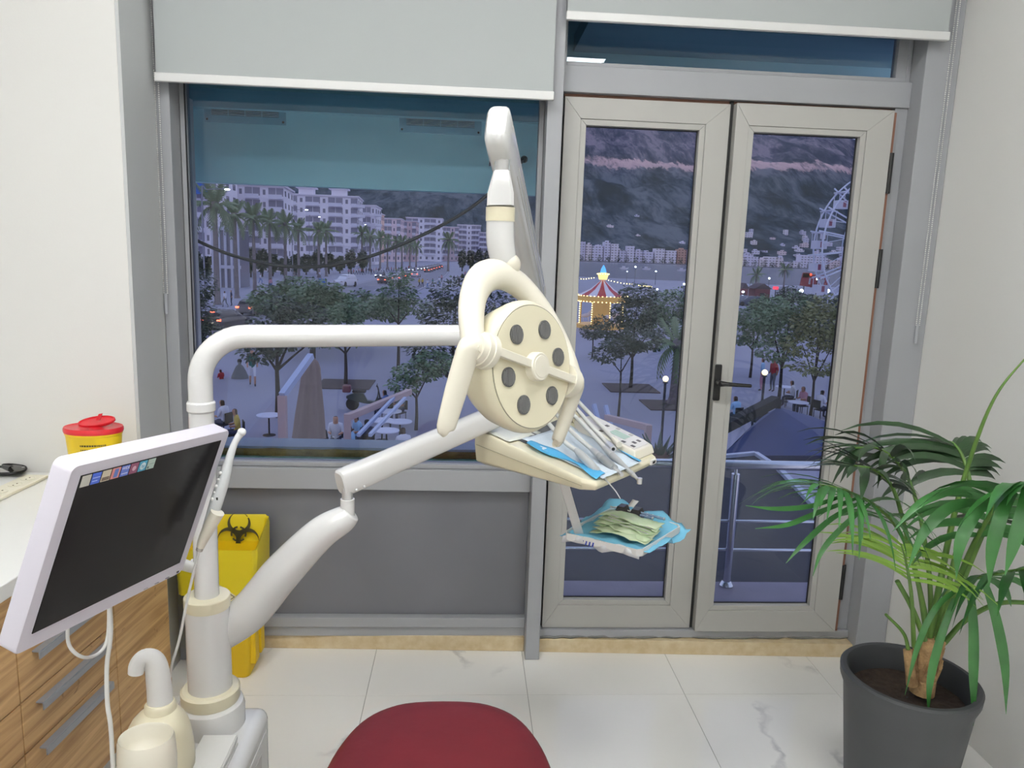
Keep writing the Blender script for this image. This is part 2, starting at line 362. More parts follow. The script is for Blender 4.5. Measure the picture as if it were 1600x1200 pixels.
struct(MB().box(.333, .346, D+.0, D+.05, .1, 2.22).build('trim_14', M_GASKET))
struct(MB().box(.972, .9846, D-.012, D+.05, .1, 2.22).build('trim_15', M_GASKET))  # black strip stands in for the dark gap between the leaves
struct(MB().box(.347, 1.62, D+.0, D+.045, 2.209, 2.2215).build('trim_16', M_BROWN))
struct(MB().box(1.606, 1.656, D-.02, D+.05, .1, 2.2215).build('trim_17', M_ALU))
struct(MB().box(.347, 1.6, D+.001, D+.045, .0985, .1).build('trim_18', M_BROWN))

# ------------------------------------------------------------------ ceiling lights
M_LED = mat('led_diffuser', (1, 1, 1), emit=LAMP_E, emit_color=(.985, .99, .985))
for k, (x, y) in enumerate(((-1.4, .2), (-.3, 1.2), (.9, .9), (-1.4, -1.5), (-.3, -1.5), (.9, -1.5))):
    t = thing('ceiling_light', (x, y, CZ), 'square flat led ceiling panel with white rim', 'ceiling light', 'led panels on the ceiling')
    m = MB(); 
    for a in ((x-.32, x+.32, y-.32, y-.3), (x-.32, x+.32, y+.3, y+.32), (x-.32, x-.3, y-.3, y+.3), (x+.3, x+.32, y-.3, y+.3)): m.box(*a, CZ-.02, CZ-.0005)
    m.build('frame', M_WHITE, t)
    MB().box(x-.3, x+.3, y-.3, y+.3, CZ-.014, CZ-.001).build('diffuser', M_LED, t)

# ------------------------------------------------------------------ roller blinds
def blind(x0, x1, zb, y, lab, chain_x, chain_z):
    t = thing('roller_blind', ((x0+x1)/2, y, zb), lab, 'roller blind')
    MB().box(x0+.004, x1-.004, y-.001, y+.001, zb+.012, CZ-.06).build('fabric', M_BLIND, t)
    m = MB(); m.tube([(x0, y+.005, CZ-.05), (x1, y+.005, CZ-.05)], .03, 16); m.build('roller', M_WHITE, t, smooth=40)
    MB().box(x0, x1, y-.012, y+.008, zb, zb+.03).build('bottom_bar', M_WHITE, t, bevel=.004, seg=2)
    ch = MB(); 
    for dx in (-.006, .007):
        z = CZ-.06
        while z > chain_z+.01:
            ch.sphere((chain_x+dx, y+.03, z), .0028, 6, 4); z -= .0072
    ch = ch.build('bead_chain', M_WHITE, t, smooth=80); ch['kind'] = 'stuff'
    m = MB(); m.tube([(chain_x, y+.03, chain_z+.015), (chain_x, y+.03, chain_z-.06)], [.006, .0085, .0085, .006], 10); m.build('chain_weight', mat('clear_plastic_weight', '#d8dbe2', rough=.15, trans=.3), t, smooth=40)
blind(-1.078, .292, 2.166, D-.14, 'grey roller blind half lowered over the window', -1.0865, 1.43)
blind(.323, 1.706, 2.434, D-.14, 'grey roller blind rolled high above the balcony doors', 1.745, 1.4)
# ------------------------------------------------------------------ dental unit (cabinet, column, lamp pole, delivery arm)
YU = 1.78
cx = UY(326, 1000, YU).x; cxb = UY(327, 1085, YU).x
zt_ = UY(326, 930, YU).z; zb_ = UY(326, 1082, YU).z
un = thing('dental_unit', (cx, YU, 0), 'white dental unit cabinet with column, lamp pole and curved arm', 'dental unit')
bz = zb_-.085
# cabinet body : rounded box
cab = MB().box(cx-.155, cx+.125, 1.36, YU+.085, .02, bz).build('cabinet_body', M_GLOSSW, un, bevel=.03, seg=4)
MB().box(cx+.1252, cx+.1275, 1.40, YU+.04, .06, bz-.045).build('side_panel', M_WHITE, un, bevel=.001)
MB().box(cx+.1276, cx+.1285, 1.43, YU-.02, .10, bz-.075).build('panel_inset', mat('pale_grey_panel', '#c9c6c4', rough=.3), un)
m = MB(); m.lathe([(.082, bz-.002), (.082, bz+.045), (.078, bz+.06), (.066, bz+.068), (.05, bz+.07)], (cx, YU, 0), n=40); m.build('column_base', M_GLOSSW, un, smooth=35)
m = MB(); m.lathe([(.068, bz+.066), (.071, bz+.072), (.071, bz+.098), (.066, bz+.103), (.05, bz+.103)], (cx, YU, 0), n=40); m.build('lower_ring', M_CREAM, un, smooth=35)
m = MB(); m.lathe([(.0525, bz+.09), (.0525, zt_-.03)], (cx, YU, 0), n=40); m.build('column', M_GLOSSW, un, smooth=35)
m = MB(); m.lathe([(.0535, zt_-.03), (.0545, zt_-.026), (.0545, zt_-.002), (.053, zt_), (.03, zt_+.001)], (cx, YU, 0), n=40); m.build('upper_ring', M_CREAM, un, smooth=35)
zc_ = UY(323, 635, YU).z
pole_r = .0287; zarm = 1.412
m = MB(); m.tube([(cx, YU, zt_-.01), (cx+.003, YU, zc_)], pole_r, 28); m.build('lamp_pole', M_GLOSSW, un, smooth=40)
m = MB(); m.lathe([(.03, zc_-.013), (.0325, zc_-.009), (.0325, zc_+.009), (.03, zc_+.013)], (cx+.003, YU, 0), n=32); m.build('pole_collar', M_GLOSSW, un, smooth=30)
pe = UY(830, 523, 2.02); pe.z = zarm
p0 = V(cx+.003, YU, zc_); d1 = (V(pe.x, pe.y, 0)-V(p0.x, p0.y, 0)).normalized(); Rb = .105
pts = [p0]
for k in range(13):
    a = PI/2*k/12; pts.append(V(p0.x, p0.y, zarm-Rb)+d1*(Rb*(1-math.cos(a)))+V(0, 0, Rb*math.sin(a)))
pts.append(V(pe.x, pe.y, zarm))
m = MB(); m.tube(pts, pole_r-.001, 28); m.build('lamp_arm_tube', M_GLOSSW, un, smooth=40)
m = MB(); m.tube([V(pe.x, pe.y, zarm-.035), V(pe.x, pe.y, zarm+.07)], .026, 20); m.build('arm_end_post', M_GLOSSW, un, smooth=40)
# thick curved delivery arm
pth = [UY(328, 1000, YU+.05), UY(388, 957, YU+.04), UY(440, 895, YU+.03), UY(498, 836, YU+.02), UY(535, 812, YU+.02), UY(549, 800, YU+.02)]
m = MB(); m.tube(catmull(pth, 8), [.046, .058, .053, .041, .033, .023], 24, ry=[.046, .052, .05, .042, .035, .026]); m.build('delivery_arm', M_GLOSSW, un, smooth=60, subsurf=1)
jp = UY(543, 800, YU+.02)
m = MB(); m.tube([jp+V(0, 0, -.01), jp+V(0, 0, .034)], [.018, .0175], 20); m.build('arm_socket', M_GLOSSW, un, smooth=40)
m = MB(); m.tube([jp+V(0, 0, .03), jp+V(0, 0, .075)], .0135, 20); m.build('pivot_pin', M_CHROME, un, smooth=40)
# paper towels on the cabinet top
tz = bz+.001
m = MB()
for k in range(9):
    j = random.uniform(-.004, .004); m.box(cx+.012+j, cx+.09+j*.7, 1.44+j, YU-.088+j*.5, tz+.003*k, tz+.003*k+.0024)
top(m.build('paper_towel_stack', mat('white_paper', (.8, .8, .78), rough=.9)), 'small stack of white paper towels on the dental unit cabinet', 'paper towels')
# spittoon
sp_c = UY(243, 1130, 1.56)
sp = thing('spittoon', (sp_c.x, 1.56, bz), 'cream spittoon bowl with white curved water spout', 'spittoon')
sx_, sy_ = sp_c.x, 1.56; sz = sp_c.z
def ell(cx_, cy_, z, a, b, n=32, rot=0):
    return [V(cx_+a*math.cos(t)*math.cos(rot)-b*math.sin(t)*math.sin(rot), cy_+a*math.cos(t)*math.sin(rot)+b*math.sin(t)*math.cos(rot), z) for t in [2*PI*i/n for i in range(n)]]
m = MB(); m.loft([ell(sx_, sy_+.01, bz+.001, .078, .08), ell(sx_, sy_+.012, sz-.09, .076, .078), ell(sx_, sy_+.014, sz-.03, .069, .07), ell(sx_+.002, sy_+.01, sz+.005, .058, .058), ell(sx_+.004, sy_+.02, sz+.024, .034, .03), ell(sx_+.004, sy_+.022, sz+.028, .012, .01)])
m.build('housing', M_CREAM, sp, smooth=60, subsurf=1)
bc = UY(228, 1150, 1.425)
m = MB(); rr = [(.062, -.12, .8), (.064, -.05, .85), (.061, -.008, .86), (.058, 0, .86), (.054, -.004, .86), (.050, -.030, .85), (.034, -.046, .8), (.012, -.05, .8), (.011, -.056, .8), (.002, -.056, .8)]
m.loft([ell(bc.x, 1.425, bc.z+z, a*.9, a*q*.92, 36) for a, z, q in rr]); m.build('bowl', M_CREAM2, sp, smooth=50)
spt = V(sx_+.004, sy_+.02, sz)
m = MB(); m.lathe([(.034, .01), (.033, .03), (.028, .036), (.01, .037)], (spt.x, spt.y, sz+.005), n=28); m.build('spout_base', M_CREAM, sp, smooth=40)
h_ = UY(243, 1015, sy_+.02).z
m = MB(); m.tube(catmull([V(spt.x, spt.y, sz+.03), V(spt.x-.001, spt.y, (sz+h_)/2), V(spt.x-.006, spt.y-.002, h_-.03), V(spt.x-.022, spt.y-.008, h_-.013), V(spt.x-.038, spt.y-.013, h_-.026), V(spt.x-.043, spt.y-.015, h_-.048)], 6), [.027, .0265, .0245, .0215, .0185, .0165], 20, ry=[.025, .0235, .019, .0155, .0155, .015], up=(0, 1, 0)); m.build('spout', M_WHITE, sp, smooth=50)

# ------------------------------------------------------------------ operating lamp
a50 = math.radians(50); LD = 1.30
fc = CAM+ray(833, 573)*LD
nrm = (-_f*math.cos(a50)+_r*math.sin(a50)).normalized(); wv = (_r*math.cos(a50)+_f*math.sin(a50)).normalized()
upv = nrm.cross(wv).normalized()
if upv.z < 0: upv = -upv
th = math.atan2(-55, 258); av = (wv*math.cos(th)+upv*math.sin(th)).normalized(); bv = nrm.cross(av).normalized()
LM = axes(av, bv, nrm); k_ = LD/FPX
def L(x, y, z): return fc+LM@V(x, y, z)
lp = thing('operating_lamp', (pe.x, pe.y, zarm+.07), 'cream dental operating lamp head with six lenses on a spring arm', 'lamp')
R0 = 97*k_
m = MB(); m.lathe([(R0*1.0, .0), (R0*1.04, -.004), (R0*1.075, -.012), (R0*1.075, -.022), (R0*1.05, -.034), (R0*.97, -.062), (R0*.82, -.088), (R0*.6, -.106), (R0*.3, -.114), (.002, -.116)], fc, LM, 56, close=False)
head = m.build('lamp_head', M_CREAM, lp, smooth=35)
m = MB(); m.lathe([(R0*.985, -.006), (R0*.985, .0015), (.001, .0025)], fc, LM, 56, close=False); m.build('front_cover', M_CREAM, lp, smooth=20)
m = MB(); m.lathe([(R0*1.0, .0006), (R0*.985, .0006)], fc, LM, 56, close=False); m.build('cover_seam', mat('dark_seam', '#8f8b7c', rough=.6), lp)
M_LENS = mat('grey_ribbed_lens', '#4d4d4e', rough=.12, coat=.6)
for kk, ang in enumerate((15, 66, 132, 195, 246, 315)):
    a = math.radians(ang); c2 = L(0, 0, 0)+(wv*math.cos(a)+upv*math.sin(a))*(64.5*k_); rl = 15.2*k_
    o = thing_part = MB(); o.lathe([(rl, .0012), (rl, .004), (rl*.9, .0046), (.001, .005)], c2, LM, 24, close=False); le = o.build('lens', M_LENS, lp, smooth=30)
    r_ = MB()
    for q in range(-3, 4):
        hh = math.sqrt(max(0, 1-(q/4.0)**2))*rl*.85; pc = c2+wv*(q*rl*.23)+nrm*.0052
        r_.bar(pc-upv*hh, pc+upv*hh, rl*.12, .0008, up=nrm)
    r_ = r_.build('lens_rib', mat('lens_rib_grey', '#727272', rough=.2), le); r_['kind'] = 'stuff'
hub = MB(); hub.lathe([(23*k_, .001), (22.5*k_, .016), (21*k_, .0185), (17.5*k_, .0185), (16.8*k_, .0195), (.001, .0205)], fc, LM, 36, close=False); hub.build('hub', M_CREAM2, lp, smooth=30)
m = MB(); 
for s_ in (-1, 1):
    m.obox(L(s_*(19*k_+ (118*k_-19*k_)/2), 0, .011), (99*k_, 13*k_, .010), LM)
m.build('cross_bar', M_CREAM2, lp, bevel=.0015)
piv = -.012
for s_ in (-1, 1):
    p1, p2 = L(s_*R0*1.0, 0, piv), L(s_*.155, 0, piv)
    m = MB(); m.tube([p1, L(s_*(R0+.012), 0, piv), L(s_*(R0+.013), 0, piv), L(s_*(R0+.024), 0, piv), L(s_*(R0+.0245), 0, piv), L(s_*(R0+.034), 0, piv)], [.031, .031, .029, .029, .027, .024], 24); m.build('pivot_joint', M_CREAM2, lp, smooth=30)
    hx = R0+.036; s0 = L(s_*hx, 0, piv)
    if s_ < 0: dv = (_r*-36-_u*115-_f*2).normalized(); ln = 128*k_
    else: dv = (_r*-27-_u*94+_f*2).normalized(); ln = 104*k_
    dv = (dv-av*dv.dot(av)).normalized()
    pp = [s0-av*s_*.014, s0-av*s_*.004, s0+dv*.006+av*s_*.004, s0+dv*.025+av*s_*.007, s0+dv*(ln*.55)+av*s_*.006, s0+dv*(ln*.95)+av*s_*.003, s0+dv*ln]
    m = MB(); m.tube(catmull(pp, 5), [.019, .021, .0225, .0205, .0195, .0165, .008], 20, ry=[.019, .019, .017, .0135, .0125, .011, .006], up=nrm); h1 = m.build('handle', M_CREAM2, lp, smooth=60)
    sc = s0-nrm*-.016+dv*.004
    m = MB(); m.tube([sc-nrm*.004, sc+nrm*.0035], .006, 12); m.build('screw', M_CREAM2, h1, smooth=30)
# yoke
mv = (_r*-32+_u*150); mv = mv*k_; Fm = None
cY = L(0, 0, piv)
# add forward component so that mv is perpendicular to the pivot axis
Fm = -(mv.dot(av))/(_f.dot(av)); mv = mv+_f*Fm
yp = [cY+av*(.140*math.cos(t))+mv*math.sin(t) for t in [PI*i/28 for i in range(29)]]
m = MB(); m.tube(yp, [.021, .025, .028, .030, .030, .028, .025, .021], 20, ry=[.019, .019, .019, .020, .020, .019, .019, .019], up=av.cross(mv)); m.build('yoke', M_CREAM2, lp, smooth=60)
yt = cY+mv; Yt = yt.y
# vertical joint post
def at(px, py): return UY(px, py, Yt+.012)
b0 = at(799, 416); 
m = MB(); m.sphere(at(794, 414), .0235, 24, 14); m.build('swivel_ring', M_CREAM2, lp, smooth=40)
m = MB(); m.tube(catmull([at(789, 414), at(785, 397), at(782, 378), at(781.5, 358), at(781.5, 340)], 5), [.0225, .0255, .0262, .0260, .0258], 24); m.build('elbow', M_GLOSSW, lp, smooth=50)
m = MB(); m.tube([at(781.5, 346), at(782, 324)], .0268, 28); m.build('joint_ring', M_CREAM, lp, smooth=40)
m = MB(); m.loft([[p_+(_r*x+_f*y)*s2 for x, y in ((-1, -.8), (-.8, -1), (.8, -1), (1, -.8), (1, .8), (.8, 1), (-.8, 1), (-1, .8))] for p_, s2 in ((at(782, 325), .0243), (at(782.5, 306), .0238), (at(784, 269), .0145))]); m.build('tapered_sleeve', M_GLOSSW, lp, smooth=25)
m = MB(); m.tube([at(784, 272), at(785, 226)], .0125, 18); m.build('chrome_post', M_CHROME, lp, smooth=40)
m = MB(); m.bar(at(784.3, 268), at(785, 232), .006, .028); m.build('post_rib', M_STEEL, lp)
# spring arm
nz = at(781, 212); fz = V(pe.x, pe.y, 0); fz = V(pe.x+.012, pe.y, UY(835, 462, pe.y).z)
dd = (fz-nz).normalized(); ss = dd.cross(V(0, 0, 1)).normalized(); uu = ss.cross(dd)
prof = []
def arm_ring(p_, w, hh, n=20, e=4.):
    o = []
    for i in range(n):
        t = 2*PI*i/n; c_, s2 = math.cos(t), math.sin(t)
        o.append(p_+ss*(w*math.copysign(abs(c_)**(2/e), c_))+uu*(hh*math.copysign(abs(s2)**(2/e), s2)))
    return o
n0 = nz-dd*.03
m = MB(); m.loft([arm_ring(n0-dd*.012, .010, .018), arm_ring(n0-dd*.009, .017, .032), arm_ring(n0, .0215, .040), arm_ring(n0+dd*.03, .0222, .043), arm_ring(nz+dd*.12, .0222, .043), arm_ring(fz-dd*.05, .0225, .042), arm_ring(fz+dd*.02, .0215, .038), arm_ring(fz+dd*.04, .012, .025)])
m.build('spring_arm', M_GLOSSW, lp, smooth=40)
m = MB(); m.bar(nz+dd*.10+ss*.0224, fz-dd*.06+ss*.0224, .0006, .004, up=uu); m.bar(nz+dd*.10+ss*.0224+uu*-.02, fz-dd*.06+ss*.0224+uu*-.02, .0006, .003, up=uu); m.build('arm_seam', mat('grey_seam', '#b9b7b0', rough=.6), lp)
MB().obox(nz+V(0, .034, -.036), (.034, .03, .024)).build('arm_slot', M_BLACK, lp)
MB().obox(at(780, 228)-_f*.008, (.005, .002, .0015)).build('tiny_mark', M_BLACK, lp)

# ------------------------------------------------------------------ box arm and instrument console
co = thing('instrument_console', tuple(UZ(860, 700, 1.10)), 'cream dental instrument console with keypad on a white box arm', 'dental console')
ca, cb = UY(531, 756, YU+.02), UY(775, 650, 2.10)
dd2 = (cb-ca).normalized(); s3 = dd2.cross(V(0, 0, 1)).normalized(); u3 = s3.cross(dd2)
def ring2(p_, w, hh, e=3.5, n=20):
    return [p_+s3*(w*math.copysign(abs(math.cos(t))**(2/e), math.cos(t)))+u3*(hh*math.copysign(abs(math.sin(t))**(2/e), math.sin(t))) for t in [2*PI*i/n for i in range(n)]]
m = MB(); m.loft([ring2(ca, .021, .028), ring2(ca+dd2*.004, .025, .033), ring2(ca+dd2*.01, .026, .034), ring2((ca+cb)/2, .025, .033), ring2(cb, .024, .032)]); m.build('box_arm', M_GLOSSW, co, smooth=35)
for q in (.028, .05):
    pq = ca+dd2*q-s3*-.0255+u3*-.022
    if (pq-CAM).length > (ca+dd2*q+s3*-.0255-CAM).length: pq = ca+dd2*q-s3*.0255+u3*-.022
    m = MB(); m.sphere(pq, .0036, 10, 6); m.build('arm_screw', M_CHROME, co, smooth=60)
zc = 1.12
BL, FL, FR, BR = [UZ(*p, zc) for p in ((742, 670), (925, 757), (1031, 710), (905, 640))]
BR = BL+(FR-FL)*1.35+ (BL-FL)*-.02
def q2(u, v): return (BL*(1-u)+BR*u)*(1-v)+(FL*(1-u)+FR*u)*v      # u left->right, v back->front
ctop = []
N1 = 8
def outline(dz, ins, bulge=0.):
    pts = []
    cs = [(0, 0), (0, .35), (0, .7), (0, .93), (.06, 1.), (.5, 1.01), (.94, 1.), (1, .9), (1.02, .5), (1, 0)]
    for u, v in cs:
        p_ = q2(u*(1-2*ins)+ins, v*(1-2*ins)+ins)+V(0, 0, dz); pts.append(p_)
    return pts
def tap(v): return v
def out2(dz0, dz1, ins):
    # bottom height varies from back to front: wedge
    cs = [(0, 0), (0, .35), (0, .7), (0, .93), (.06, 1.), (.5, 1.01), (.94, 1.), (1, .9), (1.02, .5), (1, 0)]
    return [q2(u*(1-2*ins)+ins, v*(1-2*ins)+ins)+V(0, 0, dz0*(1-v)+dz1*v) for u, v in cs]
m = MB(); m.loft([out2(-.105, -.03, .06), out2(-.095, -.022, .01), out2(-.045, -.012, 0), out2(-.008, -.006, 0), out2(0, 0, .012)]); m.build('console_body', M_CREAM, co, bevel=.006, seg=3)
# seam line on the left flank
a_ = [q2(-.001, v)+V(0, 0, -.045*(1-v)-.012*v) for v in (.02, .35, .7, .93)]
m = MB(); m.tube(a_, .0009, 6); m.build('body_seam', mat('cream_seam', '#a8a288', rough=.6), co)
# keypad island on the right
m = MB(); m.loft([[q2(u, v)+V(0, 0, .0005) for u, v in ((.66, .45), (.66, .97), (.97, .97), (1.0, .88), (1.0, .35), (.8, .3))], [q2(u, v)+V(0, 0, .022) for u, v in ((.69, .48), (.69, .95), (.955, .955), (.985, .87), (.985, .38), (.81, .34))]])
kp = m.build('keypad', M_CREAM2, co, bevel=.003)
m = MB(); m.prism([q2(u, v)+V(0, 0, .0221) for u, v in ((.72, .5), (.72, .93), (.945, .93), (.965, .85), (.965, .42), (.82, .4))], (0, 0, .0008)); m.build('keypad_overlay', mat('pale_grey_overlay', '#dcdad6', rough=.3), kp)
m = MB(); m.prism([q2(u, v)+V(0, 0, .023) for u, v in ((.80, .66), (.80, .80), (.90, .80), (.90, .66))], (0, 0, .0006)); m.build('display', mat('green_display', '#a9c3ae', rough=.2), kp)
for u, v in ((.755, .62), (.755, .72), (.755, .82), (.755, .9), (.83, .6), (.90, .58), (.83, .87), (.9, .87), (.94, .66), (.94, .78)):
    m = MB(); m.prism([q2(u+a, v+b)+V(0, 0, .023) for a, b in ((-.016, -.015), (-.016, .015), (.016, .015), (.016, -.015))], (0, 0, .0008)); m.build('button', mat('dark_button', '#4a4540', rough=.4) if u < .92 else mat('grey_button', '#b5b2aa', rough=.4), kp)
MB().obox(q2(.88, 1.004)+V(0, 0, -.011), (.03, .005, .011), axes((FR-FL).normalized(), V(0, 0, 1).cross((FR-FL).normalized()), V(0, 0, 1))).build('front_label', mat('white_label', (.85, .85, .83), rough=.4), co)
MB().obox(q2(.885, 1.004)+V(0, -.002, -.011), (.013, .005, .006), axes((FR-FL).normalized(), V(0, 0, 1).cross((FR-FL).normalized()), V(0, 0, 1))).build('label_print', M_BLACK, co)
m = MB(); m.loft([[q2(u, v)+V(0, 0, .002) for u, v in ((.78, .1), (.78, .32), (.95, .3), (.95, .08))], [q2(u, v)+V(0, 0, .03) for u, v in ((.8, .14), (.8, .28), (.92, .27), (.92, .12))]]); m.build('knob_mount', M_CREAM, co, bevel=.003)
kc = q2(.86, .2)+V(0, 0, .03)
m = MB(); m.lathe([(.013, 0), (.013, .008), (.010, .012), (.002, .012)], kc, n=18); m.build('knob', M_CHROME, co, smooth=30)
# dark hose well at the back and liners
m = MB(); m.prism([q2(u, v)+V(0, 0, .001) for u, v in ((.12, .30), (.12, .40), (.72, .32), (.72, .20))], (0, 0, .002)); m.build('hose_slot', mat('dark_grey_slot', '#55575a', rough=.5), co)
# paper liner
M_BIBW = mat('pale_blue_paper_liner', '#d4e0ec', rough=.9, bump=.3, bscale=220)
M_BIBB = mat('blue_plastic_liner', '#4fa8d8', rough=.55)
g = [[q2(.12+.56*i/12, .36+.65*j/14)+V(0, 0, .0055+.004*mnoise.noise(V(i*.5, j*.5, 3)) + (.004 if j < 2 else 0)) for i in range(13)] for j in range(15)]
lin = thing('paper_liner', tuple(q2(.4, .7)), 'pale blue paper liner with blue edge on the console', 'paper liner')
m = MB(); m.sheet(g); m.build('paper_face', M_BIBW, lin, smooth=80, solid=.0008)
g = [[q2(.10+.09*i/4 - .03*math.sin(j*.55)*(1-i/4), .42+.57*j/14)+V(0, 0, .0085+.003*math.sin(j*.8+i)) for i in range(5)] for j in range(15)]
m = MB(); m.sheet(g); m.build('blue_edge', M_BIBB, lin, smooth=80, solid=.0008)
g = [[q2(.66+.03*i/2+.02*math.sin(j*.6), .62+.39*j/8)+V(0, 0, .009) for i in range(3)] for j in range(9)]
m = MB(); m.sheet(g); m.build('blue_edge', M_BIBB, lin, smooth=80, solid=.0008)
m = MB(); m.sheet([[q2(.02+.35*i/6, .03+.3*j/6)+V(0, 0, .004+.004*mnoise.noise(V(i*.9, j*.9, 7))) for i in range(7)] for j in range(7)]); top(m.build('plastic_film', mat('clear_plastic_film', '#d9dbd3', rough=.3), smooth=80, solid=.0006), 'crumpled clear film over the back of the console', 'plastic film')
# handpieces with hoses
M_HOSE = mat('grey_silicone_hose', '#dcdcd8', rough=.45)
M_SILV = mat('satin_silver', '#c9cbcd', rough=.3, metal=.45)
def handpiece(name, lab, path, kind, tip=None):
    t = thing(name, tuple(path[0]), lab, 'handpiece')
    P = catmull(path, 6)
    m = MB(); m.tube(P, .0062, 12); m.build('hose', M_HOSE, t, smooth=50)
    a, d = path[-1], (path[-1]-path[-2]).normalized()
    if tip:
        rd = ray(*tip[:2]); w_ = CAM-a; A2, B2, C2 = rd.dot(rd), 2*rd.dot(w_), w_.dot(w_)-tip[2]**2
        tt_ = (-B2-math.sqrt(max(0, B2*B2-4*A2*C2)))/(2*A2); d = (CAM+rd*tt_-a).normalized()
    def seg(nm, s0, s1, r, mt, n=18):
        ks = len(r); m = MB(); m.tube([a+d*(s0+(s1-s0)*i/(ks-1)) for i in range(ks)], list(r), n); return m.build(nm, mt, t, smooth=35)
    if kind == 'scaler':
        seg('body', -.01, .10, (.0065, .0105, .0105, .0105, .0105, .009), mat('silver_grey_grip', '#b9bcbd', rough=.35))
        seg('cone', .10, .135, (.011, .0085, .004), M_SILV, 6); seg('nut', .134, .148, (.0042, .0042), M_CHROME)
        m = MB(); m.tube(catmull([a+d*.146, a+d*.17, a+d*.196+V(.002, 0, -.004), a+d*.216+V(.004, 0, -.012)], 4), [.0022, .0016, .0014, .001], 8); m.build('tip', M_CHROME, t, smooth=60)
    elif kind == 'motor':
        seg('collar', -.005, .03, (.007, .0085, .0085, .0085), M_CHROME); seg('body', .03, .05, (.0095, .0095, .0095), M_SILV); seg('grip', .05, .105, (.0105, .0105, .0105, .0095), mat('silver_sleeve', '#b9bcbd', rough=.3, metal=.6)); seg('neck', .105, .14, (.0055, .005, .005), M_CHROME)
    elif kind == 'turbine':
        seg('collar', -.005, .035, (.007, .008, .008, .0075), M_CHROME); seg('body', .035, .14, (.0082, .0082, .0068, .006, .006), M_SILV); seg('neck', .14, .165, (.0055, .004, .0045), M_CHROME)
        hd = a+d*.168; m = MB(); m.tube([hd+V(0, 0, .007), hd-V(0, 0, .007)], .0062, 14); m.build('head', M_CHROME, t, smooth=30)
    elif kind == 'coupler':
        seg('coupler_sleeve', -.005, .045, (.0075, .0085, .0085, .0085), M_CHROME); m = MB(); m.tube([a+d*.044, a+d*.0455], .0045, 12); m.build('coupler_bore', M_BLACK, t)
    else:
        seg('syringe_body', -.005, .055, (.006, .0085, .0085, .008), M_CREAM2)
lift = V(0, 0, .026)
def hp(px, up=0.): return [UZ(x, y, zc+z) for x, y, z in px]
handpiece('scaler_handpiece', 'silver scaler handpiece with long thin tip, hanging over the console edge', hp([(838, 636, .06), (856, 660, .045), (882, 690, .03), (903, 706, .026)]), 'scaler', (967, 771, .216))
handpiece('micromotor_handpiece', 'thick silver micromotor with short pin nose', hp([(852, 628, .06), (870, 648, .045), (897, 678, .03), (927, 704, .026)]), 'motor', (972, 742, .14))
handpiece('turbine_handpiece', 'slim silver turbine with round head past the console edge', hp([(868, 618, .06), (890, 642, .045), (920, 672, .03), (946, 701, .026)]), 'turbine', (1000, 752, .170))
handpiece('empty_coupler_hose', 'hose with open chrome coupler lying beside the keypad', hp([(878, 612, .06), (902, 640, .045), (930, 672, .03), (951, 694, .026)]), 'coupler')
handpiece('syringe_hose', 'hose with cream syringe end lying against the keypad', hp([(886, 606, .06), (908, 632, .05), (935, 660, .035), (959, 686, .03)]), 'syringe')
# small tray below with its strut
tp = [UZ(*p, .87) for p in ((880, 843), (1000, 872), (1064, 832), (962, 800))]
tr = thing('instrument_tray', tuple((tp[0]+tp[2])/2), 'small white metal tray hung below the console on a flat strut', 'tray')
def t2(u, v, z=0.): return (tp[0]*(1-u)+tp[1]*u)*(1-v)+(tp[3]*(1-u)+tp[2]*u)*v+V(0, 0, z)
m = MB(); m.prism([t2(0, .05), t2(.05, 0), t2(.95, 0), t2(1, .05), t2(1, .95), t2(.95, 1), t2(.05, 1), t2(0, .95)], (0, 0, .006)); m.build('tray_plate', M_WHITE, tr, bevel=.002)
m = MB(); cs = [t2(0, .05, .006), t2(.05, 0, .006), t2(.95, 0, .006), t2(1, .05, .006), t2(1, .95, .006), t2(.95, 1, .006), t2(.05, 1, .006), t2(0, .95, .006)]
for i in range(8):
    a, b = cs[i], cs[(i+1) % 8]; m.bar(a+V(0, 0, .007), b+V(0, 0, .007), .003, .016)
m.build('tray_rim', M_WHITE, tr)
s_a = UY(872, 764, (q2(.12, .86)).y+.05); s_a = q2(.3, .55)+V(0, 0, -.03); s_b = t2(.08, .5, .004)
m = MB(); m.bar(UZ(878, 745, 1.075), UZ(905, 835, .88), .024, .008, up=(0, 1, 0)); m.build('strut', M_WHITE, tr, bevel=.002)
# blue liner on the tray
N = 18
def wob(i, j, a=.004): return a*mnoise.noise(V(i*.45, j*.45, 1.7))
tl = thing('tray_liner', tuple(t2(.5, .5, .01)), 'creased blue paper liner spread over the small tray', 'paper liner')
g = [[t2(-.10+1.18*i/N-.10*(1-i/N)*(j/N), .06+1.06*j/N)+V(0, 0, .013+wob(i, j, .008)+(.018 if j > N-3 else 0)*(.6+.4*math.sin(i*.7))+(-.012 if i < 2 else 0)*(1-j/N)+(-.02 if i > N-2 and j > N/2 else 0)) for i in range(N+1)] for j in range(N+1)]
m = MB(); m.sheet(g); m.build('liner_sheet', mat('sky_blue_tissue', '#79bfde', rough=.85), tl, smooth=80, solid=.0007)
g = [[t2(-.02+1.0*i/N, .0+.03*j/3+.02*math.sin(i*1.1))+V(0, 0, .008-.018*(j == 0)+.012*abs(math.sin(i*.33))) for i in range(N+1)] for j in range(4)]
m = MB(); m.sheet(g); m.build('liner_white_flap', mat('white_film_blue_print', '#e4e6ea', rough=.5), tl, smooth=80, solid=.0007)
for q in range(6):
    u = .16+q*.045; m = MB(); m.prism([t2(u, -.003, .000), t2(u+.02, -.003, .0), t2(u+.028, -.003, .012), t2(u+.01, -.003, .012)], (0, -.001, 0)); m.build('print_bar', mat('blue_print', '#2a3f9e', rough=.5), tl)
